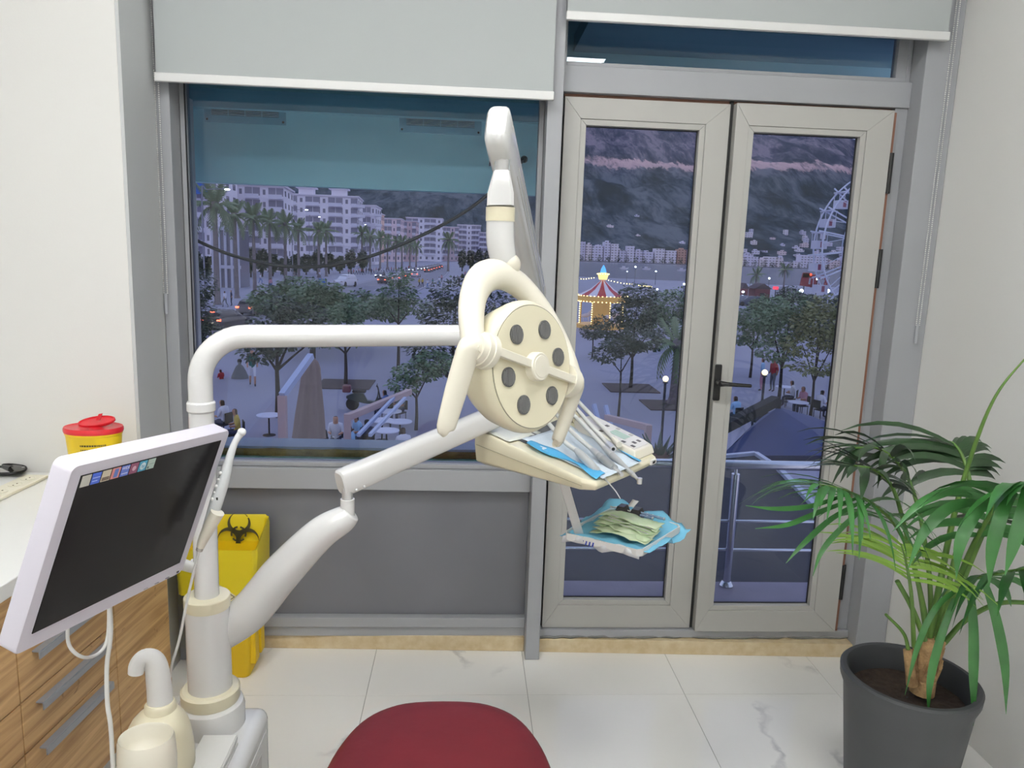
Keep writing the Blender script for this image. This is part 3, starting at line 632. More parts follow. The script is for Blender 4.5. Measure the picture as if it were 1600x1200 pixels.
M_POUCH = mat('pale_green_pouch', '#dfeccf', rough=.5, color2='#c6deb4', vscale=30)
for q in range(6):
    u0, v0 = .16+.02*q, .42-.055*q; L1 = .78; z0 = .022+.0045*(5-q)
    g = [[t2(u0+L1*i/8*(1-.02*q), v0+.22*j/3+.035*math.sin(i*.9+q*2.3)+.03*(q%2)*i/8)+V(0, 0, z0+.010*mnoise.noise(V(i*.8, j*1.1, q*3.1))+.006*math.sin(i/8*PI)) for i in range(9)] for j in range(4)]
    m = MB(); m.sheet(g); po = m.build('sterile_pouch', M_POUCH, None, smooth=80, solid=.0008); top(po, ['topmost', 'second from top', 'third from top', 'fourth from top', 'fifth from top', 'lowest'][q]+' pale green sterilisation pouch in the pile on the blue liner', 'pouch', 'green pouches on the small tray')
cp = t2(.42, .70, .045)
cl_ = thing('binder_clip', tuple(cp), 'black clip-like holder lying on the green pouches', 'clip')
dx = (tp[1]-tp[0]).normalized(); dy = (tp[3]-tp[0]).normalized(); dz = V(0, 0, 1); AX = axes(dx, dz.cross(dx), dz)
for q, off in enumerate((-.022, .022)):
    m = MB(); m.prism([cp+AX@V(off-.02, -.018, -.006), cp+AX@V(off+.022, -.018, -.006), cp+AX@V(off+.008, -.012, .016), cp+AX@V(off-.012, -.012, .016)], AX@V(0, .032, 0)); m.build('clip_body', M_BLACK, cl_, bevel=.001)
m = MB(); m.tube([cp+AX@V(-.06, 0, .006), cp+AX@V(.055, .004, .002)], .0022, 8); m.build('clip_rod', M_CHROME, cl_, smooth=40)
for q in range(6):
    c2 = t2(.62+.07*(q % 4)+.01*q, .72-.07*(q//4), .052)
    t = MB(); t.tube([c2-dx*.012, c2+dx*.006], .0035, 10); tt = t.build('anaesthetic_vial', mat('clear_blue_glass', '#a9bfe0', rough=.1, trans=.4), None, smooth=40); top(tt, 'tiny clear vial with silver cap beside the black clip', 'vial', 'vials on the small tray')
    c = MB(); c.tube([c2+dx*.006, c2+dx*.010], .0038, 10); c.build('cap', M_CHROME, tt, smooth=40)
m = MB(); m.sheet([[t2(.27+.1*i/3, .86+.12*j/3, .045+.012*j/3+wob(i, j, .004)) for i in range(4)] for j in range(4)]); top(m.build('paper_packet', mat('white_paper', (.8, .8, .78)), smooth=60, solid=.0006), 'white paper packet standing behind the black clip', 'packet')
for q in range(3):
    m = MB(); m.tube([t2(.30, .47-.05*q, .05-.003*q), t2(.93, .40-.05*q, .046-.003*q)], .0013, 8); top(m.build('dental_probe', M_CHROME, smooth=40), 'thin steel probe lying across the green pouches', 'probe', 'probes on the small tray')

# ------------------------------------------------------------------ monitor
MC = V(-.6287, 1.4259, 1.0764); ra, rb, rc = .3276, .0908, 1.2758
MR = (Matrix.Rotation(rc, 3, 'Z') @ Matrix.Rotation(ra, 3, 'X') @ Matrix.Rotation(rb, 3, 'Y'))
def mo_(x, y, z): return MC+MR@V(x, y, z)
W, H = .45, .356
mon = thing('monitor', tuple(mo_(0, .05, -H/2)), 'flat white framed monitor with black screen and row of stickers', 'monitor')
mb = bpy.data.meshes
def rrect(w, h, r, y, n=5):
    o = []
    for cx_, cz_, a0 in ((w/2-r, h/2-r, 0), (-w/2+r, h/2-r, 90), (-w/2+r, -h/2+r, 180), (w/2-r, -h/2+r, 270)):
        for i in range(n): a = math.radians(a0+90*i/(n-1)); o.append(mo_(cx_+r*math.cos(a), y, cz_+r*math.sin(a)))
    return o
M_MON = mat('white_lilac_plastic', '#e4e0ec', rough=.35)
m = MB(); m.loft([rrect(W-.004, H-.004, .012, .0), rrect(W, H, .014, .003), rrect(W, H, .014, .036), rrect(W-.02, H-.02, .02, .044), rrect(W*.5, H*.6, .02, .055)]); m.build('bezel', M_MON, mon, smooth=35)
sw, sh, so = W-.052, H-.056, .006
m = MB(); m.prism([mo_(-sw/2, -.0015, -sh/2+so), mo_(sw/2, -.0015, -sh/2+so), mo_(sw/2, -.0015, sh/2+so), mo_(-sw/2, -.0015, sh/2+so)], MR@V(0, .003, 0)); m.build('screen', mat('black_screen', (.010, .009, .010), rough=.22, spec=.12), mon)
sc_ = ['#d5d3c9', '#3f5fc4', '#d8cfb9', '#d98b87', '#5e74c8', '#8a4a68', '#4a9fc0', '#b9cdc4']
for q, c in enumerate(sc_):
    w_ = .0205; x0 = -sw/2+.003+q*.0232; z1 = sh/2+so-.0015; z0 = z1-.021
    st = MB(); st.prism([mo_(x0, -.0022, z0), mo_(x0+w_, -.0022, z0), mo_(x0+w_, -.0022, z1), mo_(x0, -.0022, z1)], MR@V(0, .0006, 0)); st = st.build('sticker', mat('sticker_%s' % c[1:], c, rough=.4), mon)
    def mk(a0, a1, b0, b1, cc):
        mm = MB(); mm.prism([mo_(x0+w_*a0, -.0026, z0+.021*b0), mo_(x0+w_*a1, -.0026, z0+.021*b0), mo_(x0+w_*a1, -.0026, z0+.021*b1), mo_(x0+w_*a0, -.0026, z0+.021*b1)], MR@V(0, .0004, 0)); mm.build('sticker_print', mat('print_%s' % cc[1:], cc, rough=.4), st)
    def disc(rr_, cc):
        mm = MB(); mm.lathe([(rr_, 0), (.0001, .0003)], mo_(x0+w_*.5, -.0025, z0+.0105), axes(MR@V(1, 0, 0), MR@V(0, 0, 1), MR@V(0, -1, 0)), 20, close=False); mm.build('sticker_print', mat('print_%s' % cc[1:], cc, rough=.4), st)
    if q == 1: mk(.1, .9, .55, .62, '#aebcf0'); mk(.1, .7, .25, .32, '#aebcf0')
    if q == 2: mk(.08, .92, .08, .4, '#6d5c4c')
    if q == 3: mk(.3, .75, .1, .9, '#5672b8')
    if q == 4:
        tb = text_mb('WIDE', .0078, mo_(x0+w_*.5, -.0026, z0+.016), MR@V(1, 0, 0), MR@V(0, 0, 1), thick=.0001); tb.build('sticker_print', mat('print_e8e8f4', '#e8e8f4', rough=.4), st); mk(.12, .88, .2, .3, '#c8d0f0')
    if q == 5: disc(.005, '#d9b3c4')
    if q == 6: disc(.0075, '#e6f1f5'); text_mb('hp', .009, mo_(x0+w_*.5, -.0031, z0+.011), MR@V(1, 0, 0), MR@V(0, 0, 1), thick=.0001).build('sticker_print', mat('print_4a9fc0', '#4a9fc0', rough=.4), st)
    if q == 7: mk(.1, .25, .1, .3, '#4b5a58'); mk(.3, .9, .5, .56, '#94a8a2')
for q in range(3):
    m = MB(); m.obox(mo_(.10+.035*q, -.0005, -H/2+.006), (.012, .002, .0016), MR); m.build('button', mat('grey_button2', '#9a98a0', rough=.4), mon)
MB().obox(mo_(.205, -.0006, -H/2+.008), (.006, .002, .004), MR).build('power_led', M_BLACK, mon)
arm0 = mo_(0, .05, -.02); colp = V(cx, YU, UY(326, 880, YU).z)
m = MB(); m.tube(catmull([arm0, arm0+MR@V(0, .05, -.02), V(cx-.035, YU-.03, zt_+.09), V(cx-.02, YU-.01, zt_+.09)], 5), .014, 12); m.build('bracket', M_WHITE, mon, smooth=40)
M_CABLE = mat('white_cable', (.78, .78, .76), rough=.4)
c0 = mo_(-.06, .03, -H/2); c1 = mo_(.06, .03, -H/2)
m = MB(); P1 = UY(105, 992, c0.y); P2 = UY(170, 955, c1.y)
m.tube(catmull([P1+V(0, .005, .03), UY(108, 1008, c0.y), UY(130, 1027, c0.y+.02), UY(155, 1020, c1.y-.02), UY(168, 995, c1.y), P2+V(0, .005, .03)], 6), .0035, 8); m.build('cable_loop', M_CABLE, mon, smooth=60)
m = MB(); m.tube(catmull([P2+V(0, .005, .03), UY(173, 990, c1.y), UY(167, 1040, c1.y), UY(168, 1100, c1.y), UY(174, 1150, c1.y), V(UY(173, 1200, c1.y).x, c1.y, .35), V(cx-.16, c1.y+.05, .2)], 6), .0048, 8); m.build('power_cable', M_CABLE, mon, smooth=60)
# intraoral camera wand on the monitor's right edge
ed = lambda z, o=.012: mo_(W/2+o, .012, z)
wd = thing('intraoral_camera', tuple(ed(-.1)), 'white wand-shaped camera with cream holder beside the monitor edge', 'camera wand')
tp0 = UY(374, 676, 1.62)
wp = [UY(322, 835, 1.60), UY(338, 785, 1.60), UY(350, 748, 1.605), UY(358, 718, 1.61), UY(367, 692, 1.615), UY(377, 676, 1.62)]
m = MB(); m.tube(catmull(wp, 6), [.013, .0155, .0145, .010, .0075, .0085], 18, ry=[.012, .014, .013, .009, .007, .008]); m.build('wand_body', mat('cool_white_plastic', '#e3e6e8', rough=.25), wd, smooth=60)
hd = wp[-1]; m = MB(); m.sphere(hd+V(.001, 0, .001), .0095, 14, 10); m.build('wand_tip', mat('cool_white_plastic', '#e3e6e8'), wd, smooth=80)
for q in range(5):
    t_ = q/5; p_ = wp[1].lerp(wp[3], .1+t_*.75)+(-_f)*.013+_r*-.006
    m = MB(); m.sphere(p_, .0032 if q % 2 else .0042, 10, 6); m.build('button', M_WHITE, wd, smooth=60)
p_ = wp[1].lerp(wp[2], .2)-_f*.014+_r*.004
MB().obox(p_, (.004, .003, .006)).build('port', M_BLACK, wd)
hp_ = [UY(340, 800, 1.585), UY(328, 822, 1.585), UY(318, 842, 1.585), UY(313, 855, 1.585)]
m = MB(); m.tube(catmull(hp_, 5), [.017, .0165, .0115, .0085], 16, ry=[.015, .014, .011, .0085]); m.build('holder', M_CREAM2, wd, smooth=50)
m = MB(); m.tube([hp_[-1], UY(311, 860, 1.585)], .0075, 14); m.build('strain_relief', mat('grey_plastic', '#a9a39b', rough=.4), wd, smooth=40)
m = MB(); m.tube(catmull([UY(311, 860, 1.585), UY(303, 892, 1.585), UY(292, 940, 1.59), UY(280, 1000, 1.6), UY(268, 1040, 1.62), UY(262, 1070, 1.64), V(cx-.125, 1.68, bz+.01)], 6), .0032, 8); m.build('cable', M_CABLE, wd, smooth=60)

# ------------------------------------------------------------------ dental chair (end of the red upholstered seat)
ch = thing('dental_chair', (-.05, 1.2, 0), 'dental chair with dark red upholstered seat', 'dental chair')
M_RED = mat('dark_red_leather', '#651a22', rough=.55, spec=.3, bump=.08, bscale=25, var=.08, vscale=7)
zs = .5
def sq(x, y, a, b, e, z, n=40):
    return [V(x+a*math.copysign(abs(math.cos(t))**(2/e), math.cos(t)), y+b*math.copysign(abs(math.sin(t))**(2/e), math.sin(t)), z) for t in [2*PI*i/n for i in range(n)]]
cxx, cyy, bb = -.035, 1.25, .52
m = MB(); m.loft([sq(cxx, cyy, .25, bb-.01, 3.2, zs-.1), sq(cxx, cyy, .265, bb, 3.2, zs-.075), sq(cxx, cyy, .27, bb+.004, 3.2, zs-.04), sq(cxx, cyy, .263, bb, 3.2, zs-.014), sq(cxx, cyy, .225, bb-.018, 3.1, zs-.002), sq(cxx, cyy, .17, bb-.07, 3, zs+.004), sq(cxx, cyy, .06, bb-.25, 2.5, zs+.005)]); m.build('seat', M_RED, ch, smooth=60, subsurf=1)
m = MB(); m.loft([sq(cxx, cyy-.05, .2, .4, 4, zs-.16), sq(cxx, cyy-.05, .22, .44, 4, zs-.102)]); m.build('seat_pan', M_WHITE, ch, bevel=.01)
MB().box(cxx-.1, cxx+.1, .8, 1.25, .06, zs-.16).build('pedestal', M_WHITE, ch, bevel=.02)
MB().box(cxx-.22, cxx+.22, .6, 1.4, .0, .06).build('base_plate', M_WHITE, ch, bevel=.02)
# ------------------------------------------------------------------ oak cabinets, worktop and things on them
def cf(y): return -.985+.1*(y-2.447)        # cabinet front plane
aX = V(.1, 1, 0).normalized(); aN = V(1, -.1, 0).normalized()
CT = .845
def cabinet(y0, y1, fronts, lab, name='oak_drawer_cabinet'):
    x0, x1 = cf(y0), cf(y1)
    t = thing(name, ((x0+x1)/2-.28, (y0+y1)/2, 0), lab, 'cabinet')
    i = .018; dp = .55
    m = MB(); m.prism([V(x0-i, y0, .1), V(x1-i, y1, .1), V(x1-i-dp, y1+.05, .1), V(x0-i-dp, y0+.05, .1)], (0, 0, CT-.04-.1)); m.build('carcass', M_WHITE, t)
    m = MB(); m.prism([V(x0-.05, y0, 0), V(x1-.05, y1, 0), V(x1-i-dp, y1+.05, 0), V(x0-i-dp, y0+.05, 0)], (0, 0, .1)); m.build('plinth', mat('light_grey_plinth', '#c6c6c4', rough=.5), t)
    g = .0018
    for (z0, z1, hz) in fronts:
        m = MB(); m.prism([V(cf(y0+g)-i+.0005, y0+g, z0+g), V(cf(y1-g)-i+.0005, y1-g, z0+g), V(cf(y1-g), y1-g, z0+g), V(cf(y0+g), y0+g, z0+g)], (0, 0, z1-z0-2*g))
        d = m.build('drawer_front' if hz else 'door', M_OAK, t, bevel=.0012)
        if hz:
            ym = (y0+y1)/2; L = .15
            pa, pb = V(cf(ym-L), ym-L, hz), V(cf(ym+L), ym+L, hz)
            m = MB(); m.bar(pa+aN*.018, pb+aN*.018, .004, .018); m.bar(pa+aN*.009+V(0, 0, .011), pb+aN*.009+V(0, 0, .011), .02, .004); m.build('handle', M_HANDLE, d, bevel=.001)
    return t
fr3 = [(.105, .335, .27), (.335, .565, .50), (.565, .795, .735)]
ya = UX = None
def y_at(px, py):                      # depth where a pixel's ray meets the cabinet front plane
    d = ray(px, py); t = (-.985-.1*2.447-CAM.x)/(d.x-.1*d.y); return CAM+d*t
E1 = y_at(181, 1000).y; E0 = y_at(31, 1080).y; E2 = 2.445
zA = y_at(105, 1038).z; zB = y_at(110, 1112).z
hA, hB = y_at(112, 1055).z, y_at(118, 1120).z
fr3 = [(.105, zB, hB), (zB, zA, hA), (zA, CT-.042, zA+(hA-zB))]
cabinet(E1, E2, [(.105, CT-.042, 0)], 'oak cabinet door beside the white pillar wall', 'oak_door_cabinet')
cabinet(E0, E1-.0005, fr3, 'oak cabinet with three drawers and grey bar handles next to the plain door')
cabinet(E0-.55, E0-.0005, fr3, 'oak drawer cabinet at the open end of the cabinet row')
m = MB(); yn = E0-.6
m.prism([V(cf(yn)+.03, yn, CT-.04), V(cf(PY)+.03-.01, PY-.012, CT-.04), V(XL+.002, PY-.012, CT-.04), V(XL+.002, yn, CT-.04)], (0, 0, .04)); top(m.build('worktop', mat('white_laminate', (.80, .80, .78), rough=.35), bevel=.003), 'white laminate worktop along the oak cabinets', 'worktop')
m = MB(); m.prism([V(cf(yn)+.031, yn, CT-.038), V(cf(PY)+.021, PY-.012, CT-.038), V(cf(PY)+.021, PY-.012, CT-.002), V(cf(yn)+.031, yn, CT-.002)], (.001, -.0001, 0))
# twin sockets on the worktop
M_SOCK = mat('ivory_plastic', '#e9e5d2', rough=.35)
def socket(cpx, lab, u, length):
    c = UZ(*cpx, CT); t = thing('socket_strip', (c.x, c.y, CT), lab, 'socket'); w = .075
    vx = u; vy = V(-vx.y, vx.x, 0); A = axes(vx, vy, V(0, 0, 1))
    MB().obox(c+V(0, 0, .006), (length, w, .011), A).build('plate', M_SOCK, t, bevel=.003)
    for s_ in (-1, 1):
        q = c+vx*(s_*length*.22)-vx*length*.04
        m = MB(); m.lathe([(.021, .0116), (.021, .0126), (.019, .0126), (.0185, .0118), (.001, .0118)], q, n=24, close=False); so = m.build('outlet', M_SOCK, t, smooth=30)
        for dx_ in (-1, 1):
            m = MB(); m.tube([q+vx*(dx_*.0095)+V(0, 0, .0119), q+vx*(dx_*.0095)+V(0, 0, .0128)], .0026, 8); m.build('pin_hole', mat('brown_hole', '#6b5a45', rough=.7), so)
ux = (UZ(70, 744, CT)-UZ(20, 768, CT)).normalized()
socket((36, 757), 'ivory twin socket plate on the worktop, nearer the pillar wall', ux, (UZ(70, 746, CT)-UZ(8, 766, CT)).length)
socket((-8, 778), 'ivory twin socket plate on the worktop, further from the pillar wall', ux, (UZ(70, 746, CT)-UZ(8, 766, CT)).length)
# black cable with plug
cb_ = thing('power_lead', tuple(UZ(10, 735, CT)), 'coiled black power lead with plug on the worktop', 'cable')
c0 = UZ(16, 735, CT)
m = MB()
def kp_(px, py, z): 
    return UZ(px, py, CT+z)
for k in range(3):
    m.tube(catmull([kp_(-60, 728-3*k, .012+.006*k), kp_(-20, 722+k*3, .012+.007*k), kp_(20, 722+k*4, .015+.007*k), kp_(40, 729+k, .012+.005*k), kp_(32, 738, .007+.004*k), kp_(0, 742-k, .006+.004*k), kp_(-60, 742-k*2, .006)], 6), .0042, 8)
m.build('cord', M_BLACK, cb_, smooth=60)
m = MB(); m.loft([[kp_(24+dx_, 731+dy_, .012+.03*q) for dx_, dy_ in ((-8, -2), (-4, -5), (9, -4), (16, 0), (13, 4), (-2, 5))] for q in (0, .4, .8)]); m.build('plug', mat('dark_grey_plastic', '#2c2b2a', rough=.4), cb_, bevel=.003)
m = MB(); m.tube([kp_(18, 733, .028), kp_(4, 729, .028)], [.011, .006], 10); m.build('plug_neck', M_BLACK, cb_, smooth=40)
m = MB(); m.tube([kp_(34, 731, .035), kp_(38, 730, .035)], .002, 8); m.build('plug_pin', M_CHROME, cb_)

# sharps container
M_YEL = mat('yellow_plastic', '#e8c61c', rough=.35); M_REDP = mat('red_plastic', '#c8202c', rough=.3)
sc = UY(148, 700, 2.38); shp = thing('sharps_container', (sc.x, 2.38, CT), 'yellow oval sharps container with red lid on the worktop', 'sharps container')
zt = UY(148, 672, 2.38).z
def oval(z, s_, n=36): return [V(sc.x+.083*s_*math.cos(t), 2.38+.062*s_*math.sin(t), z) for t in [2*PI*i/n for i in range(n)]]
m = MB(); m.loft([oval(CT+.001, .80), oval(CT+.006, .82), oval(zt-.012, 1.0), oval(zt-.01, 1.03), oval(zt-.002, 1.03), oval(zt-.002, .98)]); m.build('tub', M_YEL, shp, smooth=40)
m = MB(); m.loft([oval(zt-.004, 1.05), oval(zt, 1.07), oval(zt+.008, 1.07), oval(zt+.013, 1.04), oval(zt+.010, .97), oval(zt+.012, .5)]); lid = m.build('lid', M_REDP, shp, smooth=40)
m = MB(); lc = V(sc.x+.005, 2.395, zt+.022); tl_ = Matrix.Rotation(.35, 3, 'X')@Matrix.Rotation(-.12, 3, 'Y')
m.loft([[lc+tl_@V(.058*q*math.cos(t), .03*q*math.sin(t), z) for t in [2*PI*i/28 for i in range(28)]] for q, z in ((.9, -.004), (1, 0), (1, .006), (.93, .007), (.9, .003), (.1, .002))]); m.build('flap', M_REDP, lid, smooth=40)
m = MB(); m.prism([lc+V(.0, -.008, .008), lc+V(.012, -.008, .008), lc+V(.02, -.006, .03), lc+V(.009, -.006, .028)], (0, .004, 0)); m.build('tab', M_REDP, lid)
# label print on the tub
def tubp(a, z, o=.0008):
    s_ = np.interp(z, [CT+.006, zt-.012], [.82, 1.0]); return V(sc.x+(.083*s_+o)*math.cos(a), 2.38+(.062*s_+o)*math.sin(a), z)
def strip(mb, a0, a1, z0, z1, o=.0008, n=8):
    g = [[tubp(a0+(a1-a0)*i/n, z, o) for i in range(n+1)] for z in (z0, z1)]; mb.sheet(g)
m = MB(); A0 = -PI/2
rows = [(zt-.040, .0055, .95, 1), (zt-.052, .003, .5, 0), (zt-.058, .0028, .65, 0), (zt-.064, .0028, .75, 0), (zt-.106, .002, .3, 0), (zt-.112, .002, .35, 0), (zt-.118, .002, .3, 0), (zt-.124, .002, .33, 0)]
for z, h__, ln, big in rows:
    a = A0-.18
    while a < A0-.18+ln:
        w_ = random.uniform(.03, .08); strip(m, a, min(a+w_, A0-.18+ln), z, z+h__); a += w_+.018
lb = m.build('label_print', mat('dark_print', '#4a4012', rough=.6), shp); lb['kind'] = 'stuff'
m = MB(); ca_ = A0+.33; cz_ = zt-.085
m.sheet([[tubp(ca_-.16+.16*i, cz_+(j-1)*.0145*(1 if i == 1 else 0), .001) for i in range(3)] for j in range(3)]); m.build('white_diamond', mat('white_label', (.85, .85, .83)), shp)
m = MB()
for (i0, j0), (i1, j1) in (((-1, 0), (0, 1)), ((0, 1), (1, 0)), ((1, 0), (0, -1)), ((0, -1), (-1, 0))):
    m.bar(tubp(ca_+i0*.075, cz_+j0*.0068, .0016), tubp(ca_+i1*.075, cz_+j1*.0068, .0016), .0006, .0011)
m.build('diamond_mark', M_BLACK, shp)
def biohazard(c, xd, yd, R, name, mt, parent, thick=.0006):
    xd, yd = Vector(xd).normalized(), Vector(yd).normalized(); nd = xd.cross(yd)
    mb_ = MB()
    def P(x, y, z=0.): return c+xd*x+yd*y+nd*z
    n = 26
    for k in range(3):
        a = PI/2+k*2*PI/3; ca_, sa_ = math.cos(a), math.sin(a)
        oc, ro = .47*R, .52*R; ic, ri = .58*R, .41*R
        for i in range(n):
            q = []
            for t in (i/n, (i+1)/n):
                b = a+.42+(2*PI-.84)*t
                q += [(oc*ca_+ro*math.cos(b), oc*sa_+ro*math.sin(b)), (ic*ca_+ri*math.cos(b), ic*sa_+ri*math.sin(b))]
            mb_.prism([P(*q[0]), P(*q[1]), P(*q[3]), P(*q[2])], nd*thick)
    for i in range(36):
        if i % 12 in (0, 11): continue
        q = []
        for t in (i, i+1):
            b = PI/2+2*PI*t/36; q += [(.36*R*math.cos(b), .36*R*math.sin(b)), (.28*R*math.cos(b), .28*R*math.sin(b))]
        mb_.prism([P(*q[0]), P(*q[1]), P(*q[3]), P(*q[2])], nd*thick)
    return mb_.build(name, mt, parent)
pc = tubp(A0-.03, zt-.082, .0012); biohazard(pc, V(1, .05, 0), V(0, 0, 1), .0115, 'biohazard_mark', M_BLACK, shp)

# clinical waste bin by the window
bx0, bx1, by0, by1, bz1 = -1.03, -.765, 2.66, 2.85, .50
bn = thing('waste_bin', ((bx0+bx1)/2, (by0+by1)/2, 0), 'yellow clinical waste bin lined with a yellow bag under the window', 'waste bin')
def rr(x0, x1, y0, y1, r, z, n=4):
    o = []
    for cx_, cy_, a0 in ((x1-r, y1-r, 0), (x0+r, y1-r, 90), (x0+r, y0+r, 180), (x1-r, y0+r, 270)):
        for i in range(n): a = math.radians(a0+90*i/(n-1)); o.append(V(cx_+r*math.cos(a), cy_+r*math.sin(a), z))
    return o
m = MB(); m.loft([rr(bx0+.03, bx1-.03, by0+.02, by1-.02, .02, .0), rr(bx0+.025, bx1-.025, by0+.015, by1-.015, .02, .01), rr(bx0+.018, bx1-.012, by0+.01, by1-.008, .02, .34), rr(bx0, bx1, by0, by1, .02, .345), rr(bx0-.004, bx1+.006, by0-.004, by1, .02, bz1-.02)]); m.build('bin_body', mat('yellow_bin_plastic', '#dfb90f', rough=.4), bn, smooth=35)
for k in range(2):
    MB().box(bx1-.026, bx1-.004, by0+.03+.08*k, by0+.08+.08*k, .05, .33).build('side_rib', mat('yellow_bin_plastic', '#dfb90f'), bn, bevel=.004)
M_BAG = mat('translucent_yellow_bag', '#ecd62a', rough=.35, trans=.15)
g = []; n = 64
zr = [(.345, 1.01), (.40, 1.02), (.45, 1.03), (.50, 1.045), (.525, 1.03), (.515, .97), (.45, .94), (.33, .88)]
for z, s_ in zr:
    row = rr((bx0+bx1)/2-(bx1-bx0)/2*s_-.006, (bx0+bx1)/2+(bx1-bx0)/2*s_+.012, (by0+by1)/2-(by1-by0)/2*s_-.006, (by0+by1)/2+(by1-by0)/2*s_+.006, .02, z, n=9)
    L_ = []
    for i, p_ in enumerate(row):
        back = (p_.y-by0)/(by1-by0); kk = mnoise.noise(V(i*.6, z*9, 2.2)); rise = .062*max(0, min(1, back)) if z > .48 else 0
        L_.append(p_+V(.004*kk, .004*mnoise.noise(V(i*.5, z*7, 9)), .006*kk+rise))
    g.append(L_)
m = MB(); m.loft(g, cap=False); m.build('bag', M_BAG, bn, smooth=80)
biohazard(V(-.865, by1-.012, .515), V(1, 0, -.04), V(0, .25, 1), .085, 'biohazard_mark', mat('dark_print2', '#3c3715', rough=.6), bn)
lc = V((bx0+bx1)/2-.005, by0-.0125, .345)
m = MB(); m.prism([lc+V(-.085, 0, 0), lc+V(0, 0, -.062), lc+V(.085, 0, 0), lc+V(0, 0, .062)], (0, -.001, 0)); m.build('diamond_label', mat('cream_label', '#e7dfb0', rough=.5), bn)
m = MB(); cs = [lc+V(-.074, -.0015, 0), lc+V(0, -.0015, -.053), lc+V(.074, -.0015, 0), lc+V(0, -.0015, .053)]
for i in range(4): m.bar(cs[i], cs[(i+1) % 4], .001, .0022)
m.build('diamond_border', M_BLACK, bn)
text_mb('MATERIALS', .017, lc+V(0, -.0016, .004), V(1, 0, 0), V(0, 0, 1)).build('label_text', M_BLACK, bn)
m = MB()
for k in range(5): m.box(bx0+.03, bx0+.08, by0-.0135, by0-.0125, .27-.012*k, .274-.012*k)
m.build('label_lines', M_BLACK, bn)
# ------------------------------------------------------------------ potted palm
PC = V(1.335, 1.96, 0); RZ = .445; RP = .188
pl = thing('potted_palm', tuple(PC), 'green palm with drooping fronds in a round black pot by the white wall', 'potted plant')
m = MB(); m.lathe([(.135, 0), (.137, .004), (RP-.012, RZ-.06), (RP, RZ-.03), (RP+.002, RZ-.006), (RP-.004, RZ), (RP-.016, RZ), (RP-.02, RZ-.006), (RP-.03, RZ-.09), (.02, RZ-.10)], PC, n=56); m.build('pot', mat('matt_black_pot', '#3a3c3f', rough=.55, var=.08, vscale=6), pl, smooth=35)
m = MB(); g = [[PC+V((RP-.03)*r_*math.cos(a), (RP-.03)*r_*math.sin(a), RZ-.075+.006*mnoise.noise(V(r_*9*math.cos(a), r_*9*math.sin(a), 0))) for a in [2*PI*i/28 for i in range(29)]] for r_ in (.02, .25, .5, .75, 1.0)]
m.sheet(g); m.build('soil', mat('dark_soil', '#2a2019', rough=.95, bump=.8, bscale=70, color2='#40332a', vscale=50), pl, smooth=80)
M_HUSK = mat('brown_palm_husk', '#c4a274', rough=.9, bump=.9, bscale=70, color2='#8a6a48', vscale=28)
PL = Vector
bs = [UY(1440, 1082, 1.95), UY(1446, 1050, 1.95), UY(1450, 1015, 1.95), UY(1452, 995, 1.95)]
m = MB(); m.tube(catmull(bs, 4), [.034, .031, .026, .018], 14); m.build('stem_husk', M_HUSK, pl, smooth=60)
for k in range(34):
    a = random.uniform(0, 2*PI); t = random.random(); b = bs[0].lerp(bs[2], t)+V(math.cos(a)*.03, math.sin(a)*.03, 0)
    m = MB(); m.prism([b, b+V(.012*math.sin(a), -.012*math.cos(a), 0), b+V(.012*math.cos(a), .012*math.sin(a), .045), b+V(.004*math.cos(a), .004*math.sin(a), .05)], V(math.cos(a)*.002, math.sin(a)*.002, 0)); m.build('husk_fibre', M_HUSK, pl)
m = MB(); m.tube([UY(1425, 1070, 1.93), UY(1422, 1045, 1.93), UY(1418, 1015, 1.94)], [.016, .014, .012], 10); m.build('side_stem_husk', M_HUSK, pl, smooth=60)
M_LF = {'dark': mat('dark_palm_green', '#182f16', rough=.42, color2='#234320', vscale=14), 'mid': mat('mid_palm_green', '#285c27', rough=.4, color2='#366f33', vscale=14), 'light': mat('yellow_palm_green', '#6f9a2e', rough=.45, color2='#86ad42', vscale=14)}
M_PET = mat('palm_petiole', '#5b7a33', rough=.5, color2='#466b2a', vscale=20)
def leaflet(mb_, b, d, nrm_, Ln, w, droop):
    rows = 7; vs = []
    p_ = Vector(b); dirv = Vector(d).normalized(); step = Ln/(rows-1)
    for i in range(rows):
        t = i/(rows-1); ww = 1.55*w*(.35+1.2*t-1.0*t*t)*(1 if t < .35 else (1-((t-.35)/.65)**1.8)); ww = max(ww, .0006)
        sd = dirv.cross(nrm_)
        sd = sd.normalized() if sd.length > 1e-4 else V(1, 0, 0)
        up_ = sd.cross(dirv).normalized()
        vs += [p_-sd*ww, p_-up_*ww*.25, p_+sd*ww]
        dirv = (dirv+V(0, 0, -droop*(1/(rows-1))*(0.6+1.2*t))).normalized(); p_ = p_+dirv*step
    mb_.add(vs, [(i*3+j, i*3+j+1, (i+1)*3+j+1, (i+1)*3+j) for i in range(rows-1) for j in range(2)])
